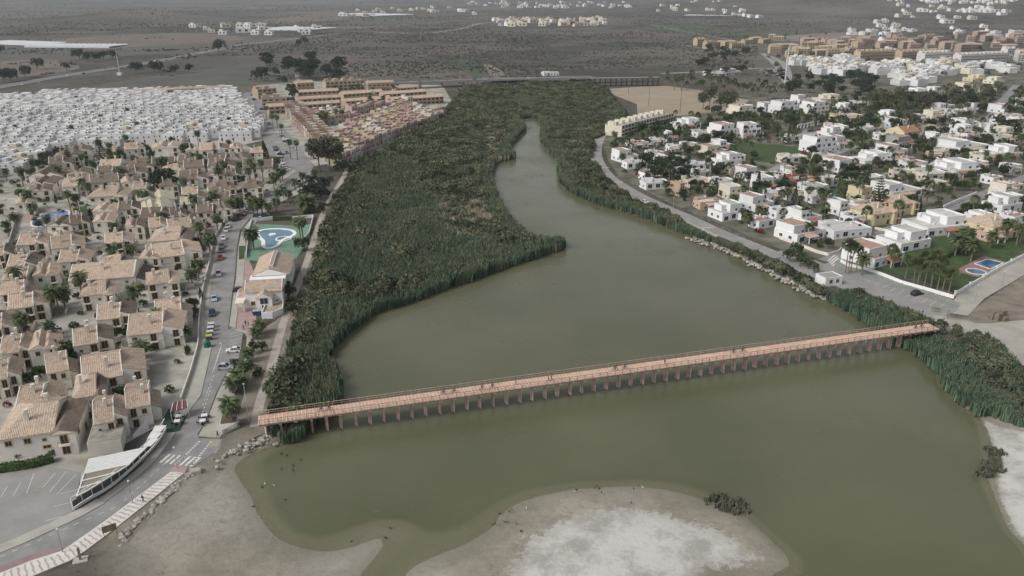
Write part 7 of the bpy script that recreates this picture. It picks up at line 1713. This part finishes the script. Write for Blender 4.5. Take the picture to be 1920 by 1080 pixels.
# dark grass tufts at the sandbank and right shore
gx_, gy_ = [], []
for (px, py, n_, s_) in ((1344,935,26,1.0),(1362,944,40,1.6),(1380,952,44,1.4),(1348,930,14,.8),(1863,866,30,1.2),(1856,880,40,1.2),(1848,890,36,1.0),(1869,850,20,1.0),(1858,842,14,.8),(315,1078,40,1.2),(160,1078,20,1.0),(335,1084,40,1.6)):
    c = G(px, py, .4); gx_ += list(c.x + RNG.normal(0, s_, n_)); gy_ += list(c.y + RNG.normal(0, s_ * .6, n_))
TUFT = [reed_piece(6, 1.3, .22, 0, M('dark_rush', (.13, .125, .09), .85, .2, .5)) for _ in range(2)]
o = gn_scatter('rush_tufts', np.stack([gx_, gy_, np.full(len(gx_), .1)], 1), RNG.uniform(.5, 1.0, len(gx_)), TUFT, 31, .1); stuff(o); tag(o, 'dark rush tufts on the sandbank edge and the right shore', 'rushes', full=True)
# ================================================================== single trees and palms
NAMES = {}
def plant(spec, name, g, s_, desc, cat, grp, rz=None):
    o = place(spec, name, g, random.uniform(0, 6.28) if rz is None else rz, s_); tag(o, desc, cat, grp); return o
def palm(px, py, k=None, s_=1.0, z=0.0):
    k = random.randrange(4) if k is None else k
    plant(DATE[k], 'date_palm', G(px, py) + Vector((0, 0, z)), s_, ['date palm with full crown', 'tall date palm', 'short young date palm', 'very tall slender date palm'][k], 'palm', 'palms', None)
def fan(px, py, k=None, s_=1.0):
    k = random.randrange(3) if k is None else k
    plant(FAN[k], 'fan_palm', G(px, py), s_, ['fan palm with shaggy crown', 'tall fan palm', 'short fan palm'][k], 'palm', 'palms')
OVER = {'s': [], 't': []}; CNT = {'s': 0, 't': 0}
def tree(px, py, S, k=None, s_=1.0):
    if S in CNT:
        CNT[S] += 1
        if CNT[S] > 290: g_ = G(px, py); OVER[S].append((g_.x, g_.y, g_.z, s_)); return
    L_, nm, ds = dict(t=(TREE, 'broadleaf_tree', 'dark green leafy tree'), p=(PINE, 'pine_tree', 'broad dark pine'), g=(GUM, 'gum_tree', 'tall grey green gum tree'), c=(CYP, 'cypress_tree', 'slim dark cypress'), n=(NORF, 'norfolk_pine', 'tiered conifer'), s=(SHRUB, 'garden_shrub', 'rounded green shrub'), b=(BOUG, 'bougainvillea', 'red flowering bougainvillea'))[S]
    k = random.randrange(len(L_)) if k is None else k
    plant(L_[k], nm, G(px, py), s_, ds, 'shrub' if S in 'sb' else 'tree', {'t': 'leafy trees', 'p': 'pines', 'g': 'gum trees', 'c': 'cypresses', 'n': 'tiered conifers', 's': 'garden shrubs', 'b': 'flowering climbers'}[S])
for a in ((437,797,0,1.0),(431,775,2,.8),(489,626,2,.95),(481,636,2,.8),(465,678,2,.85),(460,712,0,.75),(444,722,2,.95),(437,738,2,.95),(453,730,2,.85),(471,470,0,1.25),(476,468,0,1.2),(564,454,1,1.05),(569,453,1,1.1),(554,358,0,.9),(569,346,0,.9),(590,337,0,.8),(524,381,0,.95),(532,373,0,.9),(541,381,0,.9),(519,398,0,.95),(505,406,0,.9),(450,398,0,1),(436,403,0,1),(476,403,0,1.1),(484,405,0,1.05),(492,402,0,1.1),(526,343,0,1.1),(517,348,0,1),(530,340,0,1),
          (395,476,0,1.0),(100,592,1,1),(112,588,1,.95),(124,580,0,1.1),(255,578,0,1.1),(347,640,2,1.1),(60,395,1,1),(48,392,1,1),(135,405,3,1),(150,402,1,1),(212,305,3,1),(160,370,1,1),(112,345,1,1),(168,378,1,1),(275,395,1,1.0),(268,393,1,1),(228,345,1,1),(365,318,1,1),(375,320,1,1),(300,330,1,1),(305,328,1,1),(452,345,3,1),(470,340,3,1),(480,345,3,.95),(494,340,3,1),
          (500,228,3,1),(513,245,3,1),(520,240,1,1),(528,262,3,.9),(545,298,3,1),(558,300,3,1),(598,236,1,1),(606,232,1,1),(612,236,1,1),(630,228,1,1),(642,230,1,1),(628,178,1,1),(640,182,1,1),(660,178,1,1),(672,176,1,1),(700,182,1,1),(738,178,1,1),(720,200,1,1),(695,200,1,1)): palm(*a)
plant(BIGDATE[0], 'date_palm', G(576, 398), 1.25, 'huge grey green date palm', 'palm', 'palms')
for a in ((472,662,'t',2,.7),(492,660,'t',2,.65),(441,692,'t',2,.6),(467,690,'s',2,.8),(481,705,'s',1,1),(486,698,'s',1,.9),(600,322,'g',1,1.25),(618,318,'g',0,1.3),(632,322,'g',1,1.1),(640,330,'p',1,.8),(577,378,'p',1,.8),(592,372,'p',0,.9),(602,386,'p',1,.85),(612,360,'p',0,.9),(586,352,'p',0,.8),(606,402,'p',0,.6),(570,470,'t',1,.8),(548,580,'t',0,.8),(545,560,'t',0,.8),(540,545,'t',0,.7),(550,592,'t',2,.9),
          (192,309,'n',1,1.0),(131,312,'n',0,1),(318,360,'p',1,1.15),(300,362,'p',0,.9),(202,383,'c',0,1.1),(411,333,'c',0,1.0),(418,334,'c',0,.9),(262,430,'t',1,.9),(108,660,'n',0,.7),(120,680,'t',1,.9),(130,690,'t',0,.9),(352,292,'n',1,.85),(350,296,'t',1,1.2),(282,300,'t',0,1),(405,300,'n',0,.8),(497,300,'c',0,1.4),(500,304,'c',0,1.3),(110,300,'t',1,1.1),(90,305,'t',1,1),(75,320,'t',1,1),(62,335,'t',0,1),
          (545,178,'p',1,1),(552,188,'p',1,1),(548,196,'t',1,1),(1330,200,'g',0,1.3),(1350,212,'g',1,1.1),(1362,212,'g',1,1.2),(1372,205,'g',0,1.1),(1318,205,'g',0,1),(1345,272,'p',1,.9),(1360,276,'p',0,.9),(1210,320,'p',1,1),(1236,330,'p',1,1),(1256,338,'p',1,1),(1280,322,'p',0,1),(1225,345,'p',1,.9),(1255,310,'t',1,1),(1290,345,'c',0,.9),(1252,260,'t',1,1.2),(1230,255,'t',1,1.1),(1270,262,'t',1,1),(1284,275,'n',0,.8),
          (1640,412,'n',1,1.15),(1420,360,'c',0,1.25),(1575,330,'c',0,.9),(1604,346,'p',0,.8),(1616,348,'p',0,.8),(1480,240,'t',1,1.5),(1595,250,'t',1,1.3),(1610,246,'t',1,1.3),(1632,242,'p',0,1),(1562,234,'p',0,.7),(1580,228,'p',0,.6),(1500,500,'t',0,.9),(1480,490,'t',0,1),(1526,512,'t',2,.8),(1515,505,'t',2,.9),(1490,478,'t',1,.7),(1705,245,'g',1,1),(1600,370,'t',1,1),(1590,372,'s',2,1.2)): tree(*a)
for k in range(11): tree(1640 + k * 20 + random.uniform(-6, 6), 204 + 6 * math.sin(k * 1.7), 'g' if k % 3 else 'p', None, random.uniform(.9, 1.25))
for k in range(34):
    tree(random.uniform(1470, 1640), random.uniform(150, 186) - abs(k % 3) * 2, 'p', None, random.uniform(.9, 1.25))
for k in range(26): tree(random.uniform(480, 640), random.uniform(122, 160), 'p' if k % 2 else 't', 1, random.uniform(1.2, 1.9))
for px, py, s_ in ((411,99,3.0),(150,112,2.2),(165,116,2),(178,117,2.1),(195,112,1.8),(212,112,2),(4,100,1.8),(70,130,2),(48,146,2),(20,152,2),(8,155,2.2),(125,133,1.5),(255,138,2),(290,136,2),(300,135,1.8),(330,138,1.5),(355,136,1.5),(572,85,2.2),(560,88,1.8)): tree(px, py, 't', 1, s_)
for k in range(60): x = 1250 + k * 3.6 + random.uniform(-3, 3); fan(x, 166 + (x - 1250) * .085 + random.uniform(-12, 3), None, random.uniform(.9, 1.3))
for k in range(26): tree(random.uniform(1300, 1400), random.uniform(96, 150), 't' if k % 2 else 'p', None, random.uniform(1, 1.5))
for a in ((1585,512,1,1.05),(1590,514,1,1.0),(1594,512,1,.95),(1605,512,1,.85),(1668,500,0,.9),(1674,503,2,1.1),(1697,522,0,.9),(1712,532,0,1),(1720,535,0,1),(1732,540,0,1),(1744,543,0,1.05),(1756,547,0,1),(1766,551,0,1),(1777,556,0,1.05),(1760,530,0,1),(1745,528,0,1),(1725,520,0,1),(1752,515,0,1),(1678,428,1,1),(1622,428,0,1)): fan(*a)
for a in ((1615,516,0,1.1),(1802,476,1,1.1),(1810,478,1,1.1),(1820,490,0,1.2),(1790,480,0,1.2),(1805,470,0,1.3),(1855,466,0,1),(1880,455,1,1),(1885,453,1,1),(1905,462,1,1),(1912,455,3,1),(1510,420,0,1.1),(1515,448,0,1),(1540,385,0,1.2)): palm(*a)
# trees scattered through the gardens
HN = np.array(HOUSES)
def far_from_houses(x, y, k): return not bool((((x - HN[:, 0]) ** 2 + (y - HN[:, 1]) ** 2) < (HN[:, 2] * k) ** 2).any())
ROADS_R = [GL(p) for p in (px_r, [(1548,490),(1590,473),(1650,440),(1700,418),(1760,398),(1830,370),(1930,330)], [(1430,330),(1480,305),(1545,296),(1600,276),(1680,262),(1790,236),(1850,222)], [(1846,236),(1880,190),(1906,160)])]
def off_road(x, y, m=5):
    a, b = np.array([x]), np.array([y])
    return all(dist_poly(r_, a, b, False)[0] > m for r_ in ROADS_R)
LAWNS = [GL(p) for p in ([(1370,268),(1440,270),(1510,280),(1500,300),(1440,305),(1400,296)], [(1790,508),(1845,480),(1888,492),(1834,520)], [(1480,262),(1510,244),(1560,246),(1600,238),(1620,246),(1560,258),(1520,268)])]
random.seed(17)
for k in range(34): (palm if k % 3 else tree)(*((random.uniform(10, 450), random.uniform(190, 275), random.choice([0, 1]), .8) if k % 3 else (random.uniform(10, 450), random.uniform(200, 275), 't', 2, .8)))
GV = GL([(0,335),(60,300),(130,280),(440,270),(515,305),(540,335),(480,390),(430,420),(405,470),(380,560),(370,640),(330,740),(290,800),(100,870),(0,870)])
xs_, ys_ = scatter_in(GV, 4.4, .5, 78); od = np.argsort(np.random.default_rng(6).random(len(xs_))); cnt = 0
for i in od:
    x, y = xs_[i], ys_[i]
    if not far_from_houses(x, y, .72): continue
    px, py = P((x, y, LAND)); r_ = random.random()
    if px < -20 or (140 < px < 330 and py > 790): continue
    if r_ < .13: palm(px, py, random.choice([0, 1, 2]), random.uniform(.8, 1.1))
    elif r_ < .30: tree(px, py, 't', random.choice([0, 2]), random.uniform(.5, .85))
    elif r_ < .34: tree(px, py, 'c', None, random.uniform(.6, .9))
    elif r_ < .38: tree(px, py, 'b', None, random.uniform(.7, 1.0))
    else: tree(px, py, 's', None, random.uniform(.5, 1.0))
    cnt += 1
    if cnt > 520: break
GR = GL([(1145,300),(1150,270),(1210,240),(1330,215),(1480,215),(1640,180),(1925,165),(1925,425),(1800,440),(1700,450),(1620,485),(1560,470),(1470,460),(1380,425),(1260,375),(1170,330)])
xs_, ys_ = scatter_in(GR, 7.4, .5, 77); od = np.argsort(ys_)
cnt = 0
for i in od:
    x, y = xs_[i], ys_[i]
    if any(inside(q_, np.array([x]), np.array([y]))[0] for q_ in LAWNS) or not off_road(x, y) or not far_from_houses(x, y, 1.0): continue
    px, py = P((x, y, LAND)); r_ = random.random()
    if not -20 < px < 1945: continue
    if r_ < .16: palm(px, py, random.choice([0, 0, 1, 2, 2]), random.uniform(.75, 1.05))
    elif r_ < .30: fan(px, py, None, random.uniform(.7, 1.0))
    elif r_ < .58: tree(px, py, 't', None, random.uniform(.55, 1.0))
    elif r_ < .64: tree(px, py, 'p', 0, random.uniform(.6, .9))
    elif r_ < .68: tree(px, py, 'c', None, random.uniform(.7, 1.1))
    elif r_ < .72: tree(px, py, 'b', None, random.uniform(.7, 1.2))
    else: tree(px, py, 's', None, random.uniform(.7, 1.3))
    cnt += 1
    if cnt > 1500: break
# clipped hedges
def hedge(pts_, h, w, desc):
    P_ = resample([G(*p).to_2d() for p in pts_], max(4, len(pts_) * 6)); c = P_[len(P_) // 2]; mb = MB()
    for a, b in zip(P_, P_[1:]):
        n_ = int(26 * (b - a).length)
        t = (b - a).normalized(); nn = Vector((-t.y, t.x))
        for _ in range(min(n_, 160)):
            f = random.random(); e = random.random(); q_ = a.lerp(b, f)
            if e < .45: s_, z_ = random.uniform(-w / 2, w / 2), h
            else: s_, z_ = (w / 2 if e < .72 else -w / 2), random.uniform(.05, h)
            leafquad(mb, Vector((q_.x - c.x + nn.x * s_, q_.y - c.y + nn.y * s_, z_)), .24, 0, .1)
    core = MB()
    for a, b in zip(P_, P_[1:]): core.bar((a.x - c.x, a.y - c.y, h * .46), (b.x - c.x, b.y - c.y, h * .46), w * .9, h * .9)
    tag(place([('leaves', mb.build('leaves', L_HEDGE)), ('core', core.build('core', L_HEDGE))], 'hedge', (c.x, c.y, LAND)), desc, 'hedge', full=True)
hedge([(-10,886),(30,880),(70,873),(102,864)], 1.6, 1.8, 'clipped green hedge between the front house and the car park')
hedge([(512,414),(548,413)], 1.7, .8, 'dark clipped hedge behind the curved pool')
hedge([(60,700),(80,696),(100,700)], 1.4, 2.2, 'rounded hedge in the paved square of the village')
hedge([(150,510),(162,506),(172,512)], 1.6, 2.0, 'clipped hedge beside the white garden house'); hedge([(225,622),(235,616),(246,622),(236,628),(226,623)], 1.4, 1.2, 'ring shaped clipped hedge between the tiled houses')
hedge([(255,605),(264,596)], 1.2, 1.5, 'short clipped hedge by the village palm'); hedge([(1660,470),(1700,486),(1730,500)], 1.8, 1.2, 'dark hedge beside the white villa with solar panels'); hedge([(1735,505),(1780,480),(1830,455)], 1.6, 1.4, 'long dark hedge across the palm lawn'); hedge([(1720,402),(1745,398),(1766,392)], 1.3, 1.0, 'hedge along the villa street corner lawn'); hedge([(190,392),(200,388),(196,400)], 1.3, 1.6, 'hedge around the lawn by the village pool')

# low cream garden walls between the village houses
random.seed(23)
xs_, ys_ = scatter_in(GV, 11.0, .5, 79); cnt = 0
for x, y in zip(xs_, ys_):
    if not far_from_houses(x, y, .6) or far_from_houses(x, y, 1.5): continue
    px, py = P((x, y, LAND))
    if px < 0 or (140 < px < 330 and py > 780): continue
    L1, L2 = random.uniform(3, 7), random.uniform(2, 5); a, b = MB(), MB(); a.box(0, L1, 0, .22, 0, 1.3); b.box(0, .22, .222, L2, 0, 1.3); a.box(-.04, L1 + .04, -.04, .26, 1.3, 1.38, 1); b.box(-.04, .26, .262, L2 + .04, 1.3, 1.38, 1)
    tag(place([('wall_panel', a.build('wall_panel', CREAMW, OCHRE)), ('wall_panel', b.build('wall_panel', CREAMW, OCHRE))], 'garden_wall', (x, y, LAND), R(20 + random.choice([0, 90, 180, 270]))), 'low cream garden wall', 'wall', 'low garden walls of the village'); cnt += 1

for k in range(190):
    tree(random.uniform(1440, 1925), random.uniform(64, 142), 't', None, random.uniform(.6, 1.2))
for S, nm, protos, ds in (('s', 'far_shrubbery', [bush_piece(2.2, 1.4, 90, .4, L_SHRUB), bush_piece(1.7, 1.1, 80, .36, L_SHRUB)], 'green shrubs filling the far gardens of the villa quarter'), ('t', 'far_garden_trees', [bush_piece(6.0, 2.6, 260, .5, L_TREE), bush_piece(7.5, 3.0, 300, .55, L_TREE)], 'dark leafy trees massed in the far gardens of the villa quarter')):
    if OVER[S]:
        A_ = np.array(OVER[S]); o = gn_scatter(nm, A_[:, :3], A_[:, 3], protos, 51, .05); stuff(o); tag(o, ds, 'trees' if S == 't' else 'shrubs', full=True)
# ================================================================== air
hz = MB(); hz.box(-9500, 9500, -450, 16500, -4, 152, 0, True)
hm = bpy.data.materials.new('haze'); hm.use_nodes = True
hn = hm.node_tree.nodes; hl_ = hm.node_tree.links
for nd in list(hn):
    if nd.type != 'OUTPUT_MATERIAL': hn.remove(nd)
pv = hn.new('ShaderNodeVolumePrincipled'); pv.inputs['Color'].default_value = (0.80, 0.88, 1.0, 1); pv.inputs['Density'].default_value = 0.000062; pv.inputs['Anisotropy'].default_value = 0.2
hl_.new(pv.outputs[0], next(nd for nd in hn if nd.type == 'OUTPUT_MATERIAL').inputs['Volume'])
o = add('haze', hz.build('haze', hm)); stuff(o); o['label'] = 'thin grey haze over the far plain'; o['category'] = 'haze'

# ================================================================== labels: the look, then where it stands
LM = [('the restaurant pergola', 220, 870), ('the left car park', 60, 930), ('the front tiled house', 75, 810), ('the striped awning', 335, 765), ('the green glass container', 390, 650), ('the parking bays', 440, 650), ('the blue skip', 487, 585), ('the clubhouse', 500, 530), ('the curved pool', 515, 448), ('the village square', 110, 690),
      ('the ring shaped hedge', 235, 620), ('the village wall', 365, 600), ('the village palms', 112, 560), ('the left edge lane', 20, 460), ('the village pool', 95, 405), ('the garden hedge house', 160, 500), ('the red parked car', 410, 490), ('the cream roofed houses', 300, 385), ('the umbrella pine', 318, 345), ('the slim cypress', 202, 375), ('the norfolk pine', 192, 300),
      ('the bend of the road', 470, 395), ('the huge date palm', 576, 385), ('the big gum trees', 615, 300), ('the road junction', 560, 320), ('the middle of the avenue', 515, 250), ('the top of the avenue', 470, 185), ('the avenue corner houses', 440, 300), ('the white quarter corner', 440, 240), ('the domed white houses', 60, 290), ('the middle of the white quarter', 220, 235), ('the left of the white quarter', 40, 230), ('the back of the white quarter', 330, 195), ('the white quarter back left', 120, 200), ('the lower white rows', 330, 265),
      ('the tan flats', 640, 180), ('the terrace pool', 620, 232), ('the round tent', 660, 280), ('the pink terrace end', 820, 215), ('the middle terraces', 730, 235), ('the terrace footpath', 700, 265), ('the avenue terraces', 560, 265), ('the viaduct', 900, 150), ('the marsh road bend', 1125, 290), ('the cream terrace flats', 1210, 245), ('the bare field', 1260, 190), ('the white apartment house', 1390, 245), ('the arcade', 1525, 235), ('the turquoise pool', 1672, 240), ('the round lawn', 1440, 285), ('the lagoon road pines', 1245, 330), ('the peach villa', 1333, 385), ('the tall cypress', 1420, 345), ('the red villa', 1510, 340), ('the lagoon road zebra', 1330, 425),
      ('the large white villa', 1601, 310), ('the grey red roofed villa', 1707, 268), ('the street wall', 1800, 375), ('the yellow tiled villas', 1670, 405), ('the solar panel villa', 1666, 480), ('the pump house', 1562, 525), ('the villa street corner', 1560, 470), ('the palm grove', 1740, 530), ('the rectangular pool', 1855, 490), ('the peach tiled villa', 1870, 430), ('the sandy lane', 1860, 540), ('the upper right street', 1880, 190), ('the right gum row', 1750, 205), ('the dark pine wood', 1550, 165), ('the telecom mast', 1472, 130), ('the long yellow block', 1690, 108), ('the far white quarter', 1600, 128), ('the domed far villas', 1720, 150), ('the far right blocks', 1850, 100), ('the far ochre blocks', 1520, 98), ('the field edge flats', 1345, 88), ('the pinkish far blocks', 1760, 80), ('the highway', 200, 130), ('the far grove', 560, 130), ('the sandbank', 1100, 930), ('the left shallows', 530, 890), ('the channel mouth', 720, 1000), ('the right hills', 1700, 60), ('the sports stand', 1170, 155), ('the right edge villas', 1900, 300), ('the right middle villas', 1800, 310), ('the villa gardens centre', 1620, 350), ('the left villa gardens', 1400, 370), ('the upper left villas', 1330, 290), ('the upper villa gardens', 1560, 280), ('the twin driveway cars', 1625, 445), ('the promenade', 200, 985), ('the umbrella pine houses', 380, 335), ('the left tiled rows', 80, 340), ('the upper tiled rows', 260, 310), ('the left lower houses', 40, 620), ('the dark tiled terrace', 380, 405), ('the village gardens', 220, 440), ('the lower village', 260, 700)]
ORD = ['first', 'second', 'third', 'fourth', 'fifth', 'sixth', 'seventh', 'eighth', 'ninth', 'tenth', 'eleventh', 'twelfth', 'thirteenth', 'fourteenth', 'fifteenth', 'sixteenth', 'seventeenth', 'eighteenth', 'nineteenth', 'twentieth']
def ordinal(n_):
    if n_ < 20: return ORD[n_]
    t = (n_ + 1) // 10; u = (n_ + 1) % 10; T_ = ['', '', 'twenty', 'thirty', 'forty', 'fifty', 'sixty', 'seventy', 'eighty', 'ninety'][t]
    return (T_.rstrip('y') + 'ieth') if u == 0 else T_ + ' ' + ORD[u - 1]
buckets = {}
for o in THINGS:
    px, py = P(o.location)
    lm = min(LM, key=lambda q_: (q_[1] - px) ** 2 + (2.2 * (q_[2] - py)) ** 2)[0]
    buckets.setdefault((o['label'], lm), []).append((px, py, o))
for (ds, lm), L_ in buckets.items():
    if len(L_) == 1: L_[0][2]['label'] = f'{ds} near {lm}'
    else:
        L_.sort(key=lambda t: t[0])
        for k, t in enumerate(L_):
            w_ = 'leftmost' if k == 0 else 'rightmost' if k == len(L_) - 1 else ordinal(k) + ' from left'
            t[2]['label'] = f'{ds}, {w_} near {lm}'
            if len(t[2]['label'].split()) > 16: t[2]['label'] = f'{ds}, {w_}, {lm[4:]}'
